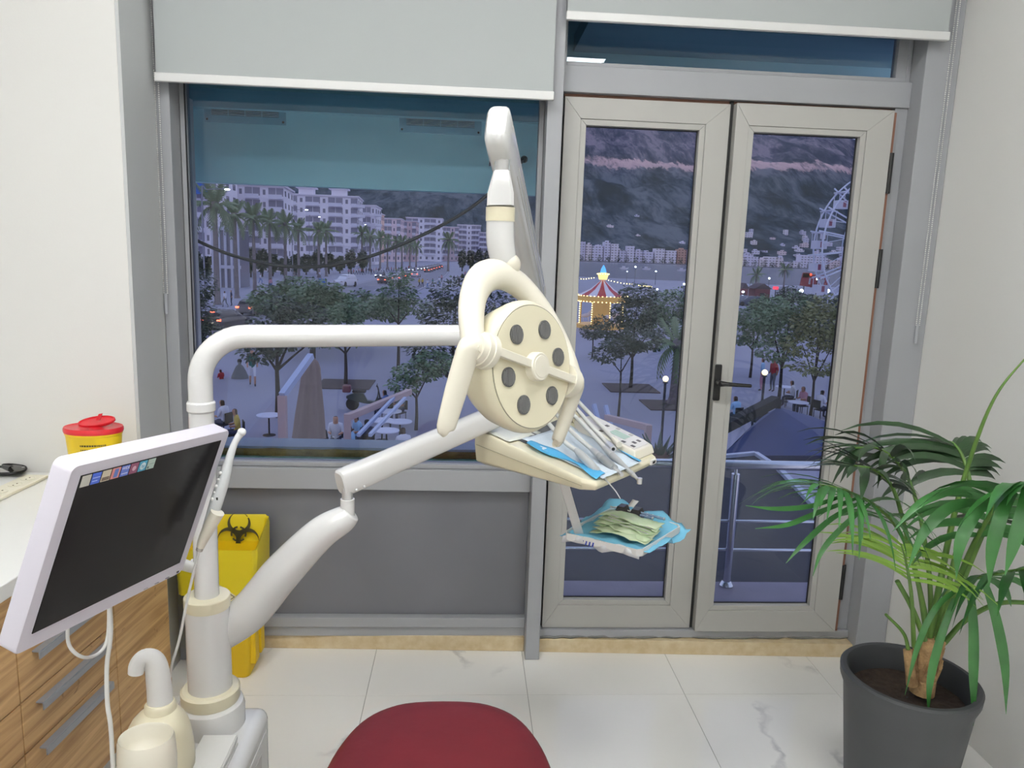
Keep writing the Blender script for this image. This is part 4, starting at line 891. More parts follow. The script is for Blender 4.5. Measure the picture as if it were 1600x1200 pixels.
def frond(pts, n, Ll, Lr, w, droop, shade, t0=.35, r=(.008, .0022), fwd=.55, ext=None, sag=0, jit=.12):
    P = catmull([UY(x, y, Y) for x, y, Y in pts], 8); k = len(P)
    m = MB(); m.tube(P, list(np.linspace(r[0], r[1], k)), 8); fr = m.build('frond', M_PET, pl, smooth=60)
    for i in range(n):
        t = t0+(1-t0)*(i+.5)/n; q = t*(k-1); a = int(q); f_ = q-a; a = min(a, k-2)
        p_ = P[a].lerp(P[a+1], f_); tg = (P[a+1]-P[a]).normalized()
        sd = tg.cross(V(0, 0, 1)); sd = sd.normalized() if sd.length > .05 else V(1, 0, 0); up_ = sd.cross(tg).normalized()
        s_ = (i+.5)/n; lenp = math.sin(PI*(.18+.72*s_))**.8
        for side, L0 in ((-1, Ll), (1, Lr)):
            if L0 <= 0: continue
            d = sd*side*(1-fwd*s_)+tg*(.35+fwd*s_)+up_*random.uniform(-.05, .25)+V(random.uniform(-jit, jit), random.uniform(-jit, jit), random.uniform(-jit, jit))
            m = MB(); leaflet(m, p_, d, up_, L0*lenp*random.uniform(.88, 1.08), w*random.uniform(.85, 1.1), droop*random.uniform(.7, 1.3)); m.build('leaflet', M_LF[shade], fr, smooth=60)
frond([(1452, 1000, 1.95), (1485, 830, 1.93), (1515, 720, 1.92), (1555, 620, 1.9), (1612, 548, 1.88)], 0, 0, 0, 0, 0, 'mid', r=(.010, .0018))
frond([(1460, 1000, 1.97), (1490, 880, 2.02), (1514, 770, 2.06), (1508, 725, 2.10), (1491, 694, 2.15), (1462, 688, 2.22)], 14, .36, .17, .0125, 1.0, 'dark', t0=.5, r=(.009, .003), fwd=.35)
frond([(1450, 1005, 1.95), (1432, 900, 1.95), (1405, 830, 1.93), (1368, 790, 1.9), (1320, 766, 1.86), (1280, 757, 1.82)], 17, .30, .30, .0085, 1.0, 'mid', t0=.42, r=(.008, .002))
frond([(1455, 1000, 1.98), (1420, 850, 1.98), (1396, 765, 1.95), (1368, 735, 1.92), (1335, 728, 1.88)], 9, .2, .2, .011, .55, 'dark', t0=.5, r=(.008, .003))
frond([(1428, 1010, 1.93), (1424, 930, 1.9), (1416, 880, 1.87), (1408, 850, 1.84)], 11, .24, .24, .0085, .75, 'light', t0=.45, r=(.007, .002), fwd=.2)
frond([(1465, 1000, 1.93), (1500, 900, 1.86), (1532, 830, 1.77), (1572, 772, 1.66), (1622, 752, 1.55)], 11, .27, .27, .019, 1.3, 'mid', t0=.45, r=(.009, .003), fwd=.35)
frond([(1470, 1000, 1.95), (1490, 940, 1.92), (1514, 908, 1.88), (1560, 896, 1.8), (1618, 886, 1.72)], 8, .24, .26, .0135, 1.5, 'mid', t0=.5, r=(.009, .003), fwd=.25)
frond([(1475, 1005, 1.97), (1510, 968, 1.95), (1560, 943, 1.9), (1618, 942, 1.85)], 0, 0, 0, 0, 0, 'mid', r=(.0085, .006))
frond([(1455, 1000, 2.0), (1452, 900, 2.03), (1436, 800, 2.06), (1412, 735, 2.1), (1375, 702, 2.10), (1335, 700, 2.10)], 13, .26, .28, .011, .9, 'dark', t0=.5, r=(.008, .003))
frond([(1468, 1000, 1.97), (1525, 860, 2.02), (1555, 800, 1.92), (1590, 780, 1.84), (1625, 780, 1.78)], 10, .17, .2, .012, .9, 'dark', t0=.4, r=(.008, .003))
frond([(1420, 1020, 1.94), (1412, 990, 1.94), (1384, 960, 1.93)], 0, 0, 0, 0, 0, 'mid', r=(.006, .004))
frond([(1445, 1000, 1.93), (1425, 950, 1.92), (1402, 908, 1.91)], 0, 0, 0, 0, 0, 'mid', r=(.008, .007))

def ribbon(pts, w, shade, parent):
    P = catmull([UY(x, y, Y) for x, y, Y in pts], 5); k = len(P); vs = []
    for i, p_ in enumerate(P):
        t = i/(k-1); ww = max(.0006, w*(.45+1.3*t-1.1*t*t)*(1 if t < .5 else 1-((t-.5)/.5)**1.7)); tg = (P[min(i+1, k-1)]-P[max(i-1, 0)]).normalized(); vw = (p_-CAM).normalized()
        sd = tg.cross(vw).normalized(); vs += [p_-sd*ww, p_+vw*ww*.3, p_+sd*ww]
    m = MB(); m.add(vs, [(i*3+j, i*3+j+1, (i+1)*3+j+1, (i+1)*3+j) for i in range(k-1) for j in range(2)]); m.build('leaflet', M_LF[shade], parent, smooth=60)
FRS = [o for o in pl.children if o.name.startswith('frond')]
for pts, w in (([(1500, 915, 1.89), (1472, 990, 1.84), (1454, 1060, 1.82), (1450, 1122, 1.83)], .013), ([(1515, 908, 1.87), (1521, 980, 1.83), (1521, 1060, 1.82), (1521, 1134, 1.83)], .0155), ([(1536, 902, 1.84), (1556, 965, 1.80), (1570, 1040, 1.79), (1572, 1116, 1.80)], .0155), ([(1502, 916, 1.89), (1462, 950, 1.84), (1434, 1010, 1.82), (1414, 1086, 1.83)], .010)): ribbon(pts, w, 'mid', FRS[6])
for pts, w in (([(1545, 785, 1.72), (1490, 790, 1.66), (1445, 830, 1.63), (1418, 890, 1.62)], .016), ([(1560, 775, 1.69), (1525, 800, 1.63), (1500, 850, 1.6), (1494, 905, 1.6)], .018), ([(1585, 768, 1.64), (1566, 800, 1.58), (1550, 860, 1.56), (1545, 920, 1.56)], .018), ([(1604, 760, 1.6), (1598, 800, 1.55), (1584, 850, 1.53), (1570, 900, 1.52)], .018), ([(1550, 780, 1.71), (1500, 765, 1.66), (1440, 785, 1.62), (1395, 830, 1.6)], .013)): ribbon(pts, w, 'mid', FRS[5])
for pts, w in (([(1330, 770, 1.87), (1270, 790, 1.83), (1215, 795, 1.8), (1165, 790, 1.78)], .008), ([(1340, 778, 1.88), (1280, 800, 1.84), (1230, 820, 1.8), (1180, 826, 1.78)], .0085), ([(1350, 782, 1.88), (1300, 810, 1.84), (1255, 850, 1.8), (1228, 880, 1.78)], .009), ([(1360, 786, 1.89), (1320, 820, 1.84), (1285, 860, 1.81), (1270, 900, 1.8)], .009)): ribbon(pts, w, 'mid', FRS[2])
# ------------------------------------------------------------------ outside, close to the window: fascia, vents, cable, ledge, balcony
M_TEAL = mat('teal_blue_panel', '#b4ecf4', rough=.5, var=.05, vscale=3)
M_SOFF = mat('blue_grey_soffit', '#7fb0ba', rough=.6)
def st(o, lab=None): return struct(o, lab)
FY = 3.36
st(MB().box(-1.6, .40, FY, FY+.05, 1.884, 3.5).build('trim_20', M_TEAL, bevel=.002), 'teal blue outer fascia panel above the window')
st(MB().box(-1.6, .40, FY-.012, FY, 2.183, 2.2).build('trim_21', M_TEAL))
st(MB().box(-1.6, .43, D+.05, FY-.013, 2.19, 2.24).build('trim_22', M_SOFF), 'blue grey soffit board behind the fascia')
st(MB().box(.40, 2.3, FY, FY+.05, 2.40, 3.5).build('trim_23', M_TEAL), 'teal blue outer fascia panel above the balcony')
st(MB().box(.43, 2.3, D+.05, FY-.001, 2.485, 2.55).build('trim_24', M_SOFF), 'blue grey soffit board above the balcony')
def vent(c0, c1, lab):
    a, b = UY(*c0, FY-.004), UY(*c1, FY-.004); x0, x1, z1, z0 = a.x, b.x, a.z, b.z
    t = thing('vent_grille', ((x0+x1)/2, FY-.003, z0), lab, 'vent', 'vent grilles on the fascia')
    MB().box(x0, x1, FY-.004, FY-.0003, z0, z1).build('plate', mat('teal_vent_plate', '#8fc4d6', rough=.5), t, bevel=.001)
    i = .03; n = 6; zz0, zz1 = z0+.03, z1-.035
    MB().box(x0+i, x1-i, FY-.0045, FY-.004, zz0, zz1).build('opening', mat('dark_vent_opening', '#0a161c', rough=.8), t)
    for k in range(n):
        z = zz0+(zz1-zz0)*(k+.5)/n; MB().obox(((x0+x1)/2, FY-.0085, z), (x1-x0-2*i, .006, .0028), None).build('slat', mat('teal_vent_slat', '#c4e2ea', rough=.5), t)
    for k in range(1, 4): MB().box(x0+i+(x1-x0-2*i)*k/4-.0015, x0+i+(x1-x0-2*i)*k/4+.0015, FY-.008, FY-.0046, zz0, zz1).build('divider', mat('teal_vent_plate', '#8fc4d6'), t)
    for xx in (x0+.012, x1-.012):
        for zz in (z0+.012, z1-.012):
            m = MB(); m.sphere((xx, FY-.005, zz), .005, 8, 5); m.build('screw', M_BLACK, t)
vent((318, 150), (447, 196), 'louvred vent grille on the teal fascia at the window corner')
vent((624, 168), (752, 212), 'louvred vent grille on the teal fascia beside the cable bracket')
# black cable with its bracket
cb2 = thing('hanging_cable', tuple(UY(815, 250, FY-.03)), 'thick black cable sagging outside the window', 'cable')
CYY = FY-.09
pp = [UY(285, 362, CYY), UY(310, 377, CYY), UY(360, 398, CYY), UY(420, 413, CYY), UY(470, 417, CYY), UY(520, 414, CYY), UY(580, 400, CYY), UY(650, 372, CYY), UY(715, 338, CYY), UY(760, 306, CYY), UY(800, 268, CYY+.02), UY(818, 250, FY-.01)]
m = MB(); m.tube(catmull(pp, 5), .0075, 10); m.build('cord', M_BLACK, cb2, smooth=60)
m = MB(); m.tube([UY(818, 250, FY-.015), UY(819, 249, FY-.0005)], [.012, .016], 12); m.build('bracket', M_BLACK, cb2, smooth=40)
# outer ledge below the window
st(MB().box(-1.6, .30, 3.06, 3.20, .62, .812).build('ledge', mat('pale_blue_grey_ledge', '#8d9db2', rough=.6, bump=.2, bscale=40), bevel=.003), 'pale grey metal ledge outside the window')
m = MB(); g = []
for j in range(4):
    g.append([V(-1.5+1.78*i/60, 3.055-.02*math.sin(PI*j/3)*(.7+.6*mnoise.noise(V(i*.3, j, 5))), .800-.028*j/3*1.0+.006*mnoise.noise(V(i*.35, j*1.1, 2))) for i in range(61)])
m.sheet(g); o = m.build('sealing_foam', mat('brown_yellow_foam', '#8f7d3c', rough=.95, bump=.9, bscale=50, color2='#5b4a22', vscale=14), smooth=80, solid=.01); st(o, 'strip of brown yellow sealing foam under the ledge')
st(MB().box(-1.5, .28, 3.0, 3.05, .70, .776).build('trim_25', mat('green_painted_strip', '#5f8f7a', rough=.8, color2='#7fae96', vscale=30, bump=.5)), 'weathered green strip outside the window')
st(MB().box(-1.6, .30, D+.06, 3.06, -.2, .62).build('wall_outer', M_CEMENT))
# balcony slab and railing
st(MB().box(.25, 3.0, D+.06, 3.64, -.2, -.035).build('balcony_slab', mat('lilac_grey_concrete', '#8a8494', rough=.7, bump=.3, bscale=20, var=.1, vscale=5)), 'narrow grey balcony slab outside the doors')
rl = thing('balcony_railing', (1.4, 3.6, -.035), 'steel balcony railing with thick handrail and two thin bars', 'railing')
RY = 3.59
m = MB(); m.tube([(-.4, RY, .618), (3.0, RY, .618)], .024, 20); m.build('handrail', M_STEEL, rl, smooth=40)
for z in (.318, .163):
    m = MB(); m.tube([(-.4, RY, z), (3.0, RY, z)], .0085, 12); m.build('bar', M_STEEL, rl, smooth=40)
for x in (1.385, -.3, 2.9):
    m = MB(); m.tube([(x, RY, -.03), (x, RY, .57)], .021, 18); m.tube([(x, RY, .57), (x, RY, .60)], .009, 12); m.build('post', M_STEEL, rl, smooth=40)
    m = MB(); m.lathe([(.036, -.0345), (.036, -.028), (.024, -.008), (.021, -.006)], (x, RY, 0), n=20); m.build('base_collar', M_STEEL, rl, smooth=30)
# dark canopy roof of the cafe below and its white edge trims
AZ = -1.0
ap = [UZ(850, 742, AZ), UZ(1030, 728, AZ), UZ(1180, 714, AZ), UZ(1216, 738, AZ), UZ(1290, 816, AZ), V(3.6, 3.75, AZ), V(-1.5, 3.75, AZ), V(-1.5, 8.5, AZ)]
aw = thing('cafe_canopy', tuple(ap[0]), 'dark grey flat fabric canopy with white edge trim just below the balcony', 'canopy')
m = MB(); m.prism(ap, (0, 0, .03)); m.build('canopy_fabric', mat('dark_slate_fabric', '#30333d', rough=.8, color2='#22252d', vscale=1.6, bump=.3, bscale=12), aw)
for a, b in ((ap[1], ap[2]), (ap[2], ap[3]), (ap[3], ap[4])):
    m = MB(); m.bar(a+V(0, 0, .05), b+V(0, 0, .05), .07, .05); m.build('edge_trim', mat('pale_blue_metal', '#aab4c8', rough=.4), aw)
m = MB(); m.bar(V(-1.4, 3.8, AZ), V(-1.4, 3.8, GZ), .1, .1); m.bar(V(3.4, 3.8, AZ), V(3.4, 3.8, GZ), .1, .1); m.bar(ap[2]+V(-.1, -.2, 0), V(ap[2].x-.1, ap[2].y-.2, GZ), .1, .1); m.bar(ap[7]+V(.1, -.1, 0), V(-1.4, 8.4, GZ), .1, .1); m.build('canopy_posts', mat('pale_blue_metal', '#aab4c8'), aw)
# building wall below the clinic
st(MB().box(-6, 6, D+.07, 3.05, GZ, -.2).build('wall_facade', M_CEMENT))
# ------------------------------------------------------------------ the town: ground, road, sea, mountain
def st2(o, lab=None): return struct(o, lab)
M_PLAZA = mat('pale_plaza_paving', '#8f90a3', rough=.7, var=.07, vscale=.12)
M_ROAD = mat('asphalt', '#7c7c8c', rough=.75, var=.08, vscale=.2)
M_LINE = mat('white_road_paint', '#b9bacb', rough=.7)
M_SAND = mat('pale_seafront_paving', '#9a94a0', rough=.8, var=.1, vscale=.05)
m = MB(); m.prism([V(-400, D+.3, GZ-.3), V(400, D+.3, GZ-.3), V(400, 60, GZ-.3), V(120, 230, GZ-.3), V(30, 260, GZ-.3), V(-10, 900, GZ-.3), V(-10, 1600, GZ-.3), V(-1500, 1600, GZ-.3), V(-1500, 300, GZ-.3)], (0, 0, .3)); st2(m.build('ground', M_PLAZA), 'pale paved plaza and seafront ground')
m = MB(); m.box(-5000, 9000, 40, 1640, GZ-1.5, GZ-1.0); sea = m.build('sea', mat('dusk_sea', '#5a6076', rough=.22, spec=.4, bump=.5, bscale=.25)); st2(sea, 'calm grey lilac sea in the bay')
st2(MB().box(-6000, 9000, 1560, 2300, GZ-2, GZ+.5).build('far_shore', mat('far_shore_ground', '#6d6f78', rough=.9)), 'low far shore of the bay')
def gp(x, y): return G(x, y)
# road: runs away to the vanishing point, curving to the left in front of the palms
ra0 = [(350, 520), (520, 455), (600, 434), (660, 420), (688, 413)]; rb0 = [(300, 640), (560, 502), (660, 462), (712, 430), (706, 413)]
ra = [G(300, 508), G(420, 478), G(520, 452), G(600, 433), G(655, 421), G(684, 414.5)]
rb = [G(300, 560), G(480, 512), G(600, 478), G(668, 448), G(700, 428), G(703, 414.5)]
m = MB(); m.sheet([catmull(ra, 6), catmull(rb, 6)]); o = m.build('road', M_ROAD, solid=.04); o.location.z += .005; st2(o, 'grey asphalt road leading away between palms and plaza')
for k, q in enumerate((.04, .5, .96)):
    A, B = catmull(ra, 6), catmull(rb, 6); c = [a.lerp(b, q)+V(0, 0, .035) for a, b in zip(A, B)]; w = [a.lerp(b, q+.012)+V(0, 0, .035) for a, b in zip(A, B)]
    if q == .5:
        for i in range(0, len(c)-1, 2):
            m = MB(); m.add([c[i], c[i+1], w[i+1], w[i]], [(0, 1, 2, 3)]); o = m.build('trim_lane_dash', M_LINE); st2(o, 'white dash on the road')
    else:
        m = MB(); m.sheet([c, w]); st2(m.build('trim_lane_line', M_LINE), 'white line along the road edge')
# mountain
def mountain():
    nx, ny = 330, 150; X0, X1, Y0, Y1 = -4200, 5200, 1750, 5200; vs = []
    rx = [-4200, -2600, -1500, -400, 300, 640, 950, 1254, 1420, 1640, 1900, 2060, 2160, 2500, 3200, 5200]
    rzv = [500, 620, 760, 800, 820, 800, 770, 715, 702, 728, 745, 730, 700, 620, 520, 420]
    for j in range(ny):
        Y = Y0+(Y1-Y0)*j/(ny-1)
        for i in range(nx):
            X = X0+(X1-X0)*i/(nx-1); t = (Y-Y0)/(4200-Y0)
            R = np.interp(X*4200/max(Y, 1), rx, rzv)
            base = (min(t, 1)**1.25)*R if t <= 1 else R*(1-.5*(t-1))
            n1 = mnoise.fractal(V(X/900, Y/900, 1.3), 1.0, 2.0, 6); n2 = mnoise.fractal(V(X/260, Y/260, 7.3), 1.0, 2.0, 4)
            amp = min(1, t*1.5)*(1-.75*max(0, 1-abs(t-1)*4))
            # shelf cut by the mountain road
            n3 = abs(mnoise.fractal(V(X/150, Y/620, 4.1), 1.0, 2.1, 4)); z = base+amp*(n1*110+n2*26-n3*45)
            vs.append((X, Y, GZ+max(z, -3)))
    b = MB(); b.add(vs, [(j*nx+i, j*nx+i+1, (j+1)*nx+i+1, (j+1)*nx+i) for j in range(ny-1) for i in range(nx-1)])
    mt = mat('hazy_mountain_scrub', (.05, .07, .09), rough=.95); n = mt.node_tree.nodes; l = mt.node_tree.links; bs_ = n['Principled BSDF']; bs_.inputs['Specular IOR Level'].default_value = .0
    g = n.new('ShaderNodeNewGeometry'); mp = n.new('ShaderNodeMapping'); mp.inputs['Scale'].default_value = (1, .27, .3); l.new(g.outputs['Position'], mp.inputs[0])
    def noi(sc, det, ro_=.6):
        w = n.new('ShaderNodeTexNoise'); w.inputs['Scale'].default_value = sc; w.inputs['Detail'].default_value = det; w.inputs['Roughness'].default_value = ro_; l.new(mp.outputs[0], w.inputs['Vector']); return w
    def ramp(src, stops):
        r = n.new('ShaderNodeValToRGB'); cr = r.color_ramp; cr.elements[0].position = stops[0][0]; cr.elements[0].color = _c4(stops[0][1]); cr.elements[1].position = stops[-1][0]; cr.elements[1].color = _c4(stops[-1][1])
        for ps, c in stops[1:-1]: e = cr.elements.new(ps); e.color = _c4(c)
        l.new(src, r.inputs[0]); return r
    w1 = noi(.009, 12, .8); low = ramp(w1.outputs['Fac'], [(.43, '#2b363d'), (.5, '#414e58'), (.575, '#646b74')]); hi = ramp(w1.outputs['Fac'], [(.43, '#3e4656'), (.5, '#5c5c6c'), (.57, '#8a7f8a')])  # bluish tones have the aerial haze mixed into the scrub colour
    sx = n.new('ShaderNodeSeparateXYZ'); l.new(g.outputs['Position'], sx.inputs[0]); w2 = noi(.0042, 12, .84)
    ma = n.new('ShaderNodeMath'); ma.operation = 'MULTIPLY_ADD'; ma.inputs[1].default_value = 260; l.new(w2.outputs['Fac'], ma.inputs[0]); l.new(sx.outputs['Z'], ma.inputs[2])
    mr = n.new('ShaderNodeMapRange'); mr.inputs[1].default_value = 450; mr.inputs[2].default_value = 640; l.new(ma.outputs[0], mr.inputs[0])
    mh = n.new('ShaderNodeMix'); mh.data_type = 'RGBA'; l.new(mr.outputs[0], mh.inputs[0]); l.new(low.outputs[0], mh.inputs[6]); l.new(hi.outputs[0], mh.inputs[7])
    md = n.new('ShaderNodeMath'); md.operation = 'DIVIDE'; md.inputs[1].default_value = 1000; l.new(ma.outputs[0], md.inputs[0])
    rr_ = ramp(md.outputs[0], [(0, '#000000'), (.515, '#000000'), (.521, '#dddddd'), (.562, '#ffffff'), (.567, '#303030'), (.60, '#000000'), (1, '#000000')])
    w3 = noi(.011, 8, .75); mr3 = n.new('ShaderNodeMapRange'); mr3.inputs[1].default_value = .36; mr3.inputs[2].default_value = .50; l.new(w3.outputs['Fac'], mr3.inputs[0])
    mu = n.new('ShaderNodeMath'); mu.operation = 'MULTIPLY'; l.new(rr_.outputs[0], mu.inputs[0]); l.new(mr3.outputs[0], mu.inputs[1])
    mx = n.new('ShaderNodeMix'); mx.data_type = 'RGBA'; mx.inputs[7].default_value = _c4('#d2b0ac'); l.new(mu.outputs[0], mx.inputs[0]); l.new(mh.outputs[2], mx.inputs[6]); l.new(mx.outputs[2], bs_.inputs['Base Color'])
    o = b.build('mountain', mt, smooth=180); st2(o, 'broad bare mountain with pinkish road cut behind the bay'); return o
mtn = mountain()

# ------------------------------------------------------------------ buildings
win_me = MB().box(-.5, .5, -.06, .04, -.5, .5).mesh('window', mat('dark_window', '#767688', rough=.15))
log_me = MB().box(-.5, .5, -.06, .04, -.5, .5).mesh('loggia', mat('loggia_shade_tone', '#8d8b9c', rough=.7))  # flat panel; the shade of the recess is put into its colour
def wall_m(c): return mat('render_'+c[1:], c, rough=.85, var=.04, vscale=.2)
M_RAIL = mat('pale_balcony_front', '#d8d6e2', rough=.5)
def apartment(px0, px1, Y, ptop, depth, floors, bays, color, lab, rz=0., balc=True, group=None, hats=0, curved=0):
    a = UY(px0, 400, Y); b = UY(px1, 400, Y); xc = (a.x+b.x)/2; w = abs(b.x-a.x); zt = UY((px0+px1)/2, ptop, Y).z; Hh = zt-GZ
    t = thing('apartment_building', (xc, Y+depth/2, GZ), lab, 'building', group); t.rotation_euler = (0, 0, rz)
    def part(mb_, nm, mt, p=t):
        o = mb_.build(nm, mt); o.parent = p; return o
    part(MB().box(-w/2, w/2, -depth/2, depth/2, 0, Hh), 'wall', wall_m(color))
    part(MB().box(-w/2-.5, w/2+.5, -depth/2-.6, depth/2+.5, Hh, Hh+.5), 'roof_slab', wall_m('#dcd7e0'))
    fh = Hh/floors; bw = w/bays
    for f in range(floors):
        z = fh*f
        for k in range(bays):
            x = -w/2+bw*(k+.5)
            loggia = balc and (k % 3 != 2) and f > 0
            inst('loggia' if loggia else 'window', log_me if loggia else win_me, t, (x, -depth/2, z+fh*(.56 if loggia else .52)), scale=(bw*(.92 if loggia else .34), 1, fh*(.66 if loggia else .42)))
        if balc and f > 0:
            k = 0
            while k < bays:
                n_ = 2 if k+2 <= bays else 1
                x0, x1 = -w/2+bw*k+.12*bw, -w/2+bw*(k+n_)-.12*bw
                o = part(MB().box(x0, x1, -depth/2-1.5, -depth/2, z-.1, z+.15).box(x0, x1, -depth/2-1.5, -depth/2-1.38, z+.15, z+fh*.34), 'balcony', M_RAIL); k += 3
        for k in range(3):   # side facade windows, facing the road
            inst('window', win_me, t, (w/2, -depth/2+depth*(k+.5)/3, z+fh*.52), rot=Matrix.Rotation(PI/2, 3, 'Z'), scale=(depth/3*.4, 1, fh*.45))
        if curved and f > 0:
            rg = [V(w/2-.5+3.2*math.cos(q), -depth/2+3+4.2*math.sin(q), 0) for q in [(-PI/2)+(PI*.5)*i/8 for i in range(9)]]
            part(MB().prism([p_+V(0, 0, z-.1) for p_ in rg]+[V(w/2-.5, -depth/2+6, z-.1)], (0, 0, 1.1)), 'balcony', M_RAIL)
    for k in range(hats):
        x = -w/2+w*(k+.7)/(hats+.3); ph = part(MB().box(x-3, x+3, -depth/2+2, -depth/2+8, Hh+.5, Hh+3), 'roof_house', wall_m(color)); part(MB().box(x-4, x+4, -depth/2+1, -depth/2+9, Hh+3, Hh+3.5), 'roof_hat', wall_m('#e2dde6'), ph)
    return t
AP0 = apartment(300, 342, 185, 252, 16, 8, 4, '#e6e1ea', 'narrow white apartment block with bright blue awning')
apartment(343, 438, 205, 290, 20, 7, 8, '#ebe6ee', 'broad white apartment block with bare side wall behind the palms', rz=.1)
apartment(440, 556, 318, 306, 26, 7, 10, '#eae5ec', 'long white apartment block with two little roof hats', hats=2, rz=.06, curved=1)
apartment(566, 586, 352, 322, 24, 6, 3, '#e8e3ec', 'white rounded-balcony block joined to the long apartment block', curved=1)
apartment(578, 594, 420, 334, 20, 6, 2, '#eec4b4', 'salmon pink apartment block peeping past the rounded balconies')
apartment(598, 626, 470, 342, 24, 6, 4, '#ecd6da', 'pinkish apartment block with stepped roof along the road')
apartment(622, 650, 500, 346, 26, 6, 4, '#d9bfc4', 'brown pink apartment block halfway down the road')
apartment(634, 690, 560, 341, 30, 7, 6, '#ece8f0', 'white tall apartment block halfway down the road')
apartment(690, 716, 600, 355, 30, 6, 4, '#dcc6cc', 'dusky apartment block near the road end')
apartment(714, 750, 640, 352, 30, 7, 5, '#ece8f0', 'tall white apartment block near the road end')
apartment(748, 775, 560, 364, 30, 6, 4, '#cfcad8', 'grey striped apartment block at the road end')
apartment(776, 830, 700, 372, 30, 5, 6, '#d8d2dc', 'lowest and farthest pale apartment block past the road end')
# blue awning on the first block
pA = UY(311, 293, 183); m = MB(); m.prism([pA+V(-2.5, -1.6, -1.6), pA+V(2.5, -1.6, -1.6), pA+V(2.5, 0, 1.4), pA+V(-2.5, 0, 1.4)], (0, 0, .12)); m.build('awning', mat('blue_awning', '#2f5fae', rough=.7), AP0)
# shopfront with white frames
sf = thing('shop_pavilion', tuple(G(352, 440)), 'white framed glass shop pavilion behind the first palms', 'shop')
s0 = UY(333, 395, 120); s1 = UY(372, 395, 120); zb, z1s = GZ, UY(350, 357, 120).z
m = MB(); m.box(s0.x, s1.x, 120.2, 126, zb, z1s-.2); m.build('glass_body', mat('dark_window', '#767688'), sf)
for k in range(5): 
    x = s0.x+(s1.x-s0.x)*k/4; m = MB(); m.box(x-.18, x+.18, 119.8, 120.2, zb, z1s); m.build('post', M_LINE, sf)
for z in (zb+3.2, z1s): m = MB(); m.box(s0.x-.3, s1.x+.3, 119.7, 120.3, z-.25, z+.25); m.build('beam', M_LINE, sf)

def far_block(x, Y, w, d, h, z0, c, lab, grp):
    mt = M_FARW.setdefault(c, None)
    if mt is None:
        mt = mat('far_render_'+c[1:], c, rough=.9); n = mt.node_tree.nodes; l = mt.node_tree.links; bs_ = n['Principled BSDF']
        g = n.new('ShaderNodeNewGeometry'); br = n.new('ShaderNodeTexBrick'); br.inputs['Scale'].default_value = .13; br.inputs['Mortar Size'].default_value = .22; br.inputs['Brick Width'].default_value = .9; br.inputs['Row Height'].default_value = .7; br.offset = 0
        cmb = n.new('ShaderNodeCombineXYZ'); sp_ = n.new('ShaderNodeSeparateXYZ'); l.new(g.outputs['Position'], sp_.inputs[0]); l.new(sp_.outputs['X'], cmb.inputs[0]); l.new(sp_.outputs['Z'], cmb.inputs[1]); l.new(cmb.outputs[0], br.inputs['Vector'])
        c4 = _c4(c); br.inputs['Color1'].default_value = tuple(q*.28 for q in c4[:3])+(1,); br.inputs['Color2'].default_value = tuple(q*.5 for q in c4[:3])+(1,); br.inputs['Mortar'].default_value = c4; l.new(br.outputs['Color'], bs_.inputs['Base Color']); M_FARW[c] = mt
    m = MB(); m.box(x-w/2, x+w/2, Y, Y+d, z0, z0+h)
    if random.random() < .6: rw = w*random.uniform(.2, .5); rx = x+random.uniform(-.2, .2)*w; m.box(rx-rw/2, rx+rw/2, Y+2, Y+d-2, z0+h, z0+h+3)
    o = m.build('shore_building', mt); top(o, lab, 'building', grp)
M_FARW = {}
fc_ = ['#e2dcea', '#d8d2e2', '#ebe3ea', '#e2cfd2', '#ece0e2', '#cfcbdc']
px = 840
while px < 1140:
    Y = random.uniform(1600, 1606); w = random.uniform(9, 20); x = UY(px+w/2, 400, Y).x; h = random.uniform(20, 36)*(1.15 if px < 990 else .95)
    far_block(x, Y, w*Y/FPX*.9, 22, h, GZ, fc_[random.randrange(6)] if not 1052 < px < 1068 else '#c59a8c', 'white block in the row of shore buildings across the bay', 'shore buildings across the bay'); px += w
px = 1146
while px < 1460:
    Y = random.uniform(1600, 1606); w = random.uniform(10, 24); x = UY(px+w/2, 400, Y).x; h = random.uniform(12, 30)
    far_block(x, Y, w*Y/FPX*.9, 22, h, GZ, fc_[random.randrange(6)], 'white block in the row of shore buildings across the bay', 'shore buildings across the bay'); px += w
HOUSES = []
def free(x, Y, r):
    if any(abs(x-a)+abs(Y-b)*.6 < r+c for a, b, c in HOUSES): return False
    HOUSES.append((x, Y, r)); return True
for k in range(60):
    px = random.uniform(1150, 1340); Y = random.uniform(1780, 2300); p_ = UY(px, 400, Y); w = random.uniform(8, 22); h = random.uniform(4, 12)
    t = (Y-1750)/2450; z0 = GZ+(t**1.25)*720*.9-4
    if not free(p_.x, Y, w*.75+8): continue
    far_block(p_.x, Y, w, 16, h+6, z0, fc_[random.randrange(6)], 'pale house on the lower mountain slope', 'houses on the mountain slope')
for k in range(9):
    px = random.uniform(905, 1080); Y = random.uniform(1800, 2500); p_ = UY(px, 400, Y); t = (Y-1750)/2450
    far_block(p_.x, Y, random.uniform(12, 26), 16, random.uniform(10, 18), GZ+(t**1.25)*720*.9-4, fc_[random.randrange(6)], 'pale house on the lower mountain slope', 'houses on the mountain slope')

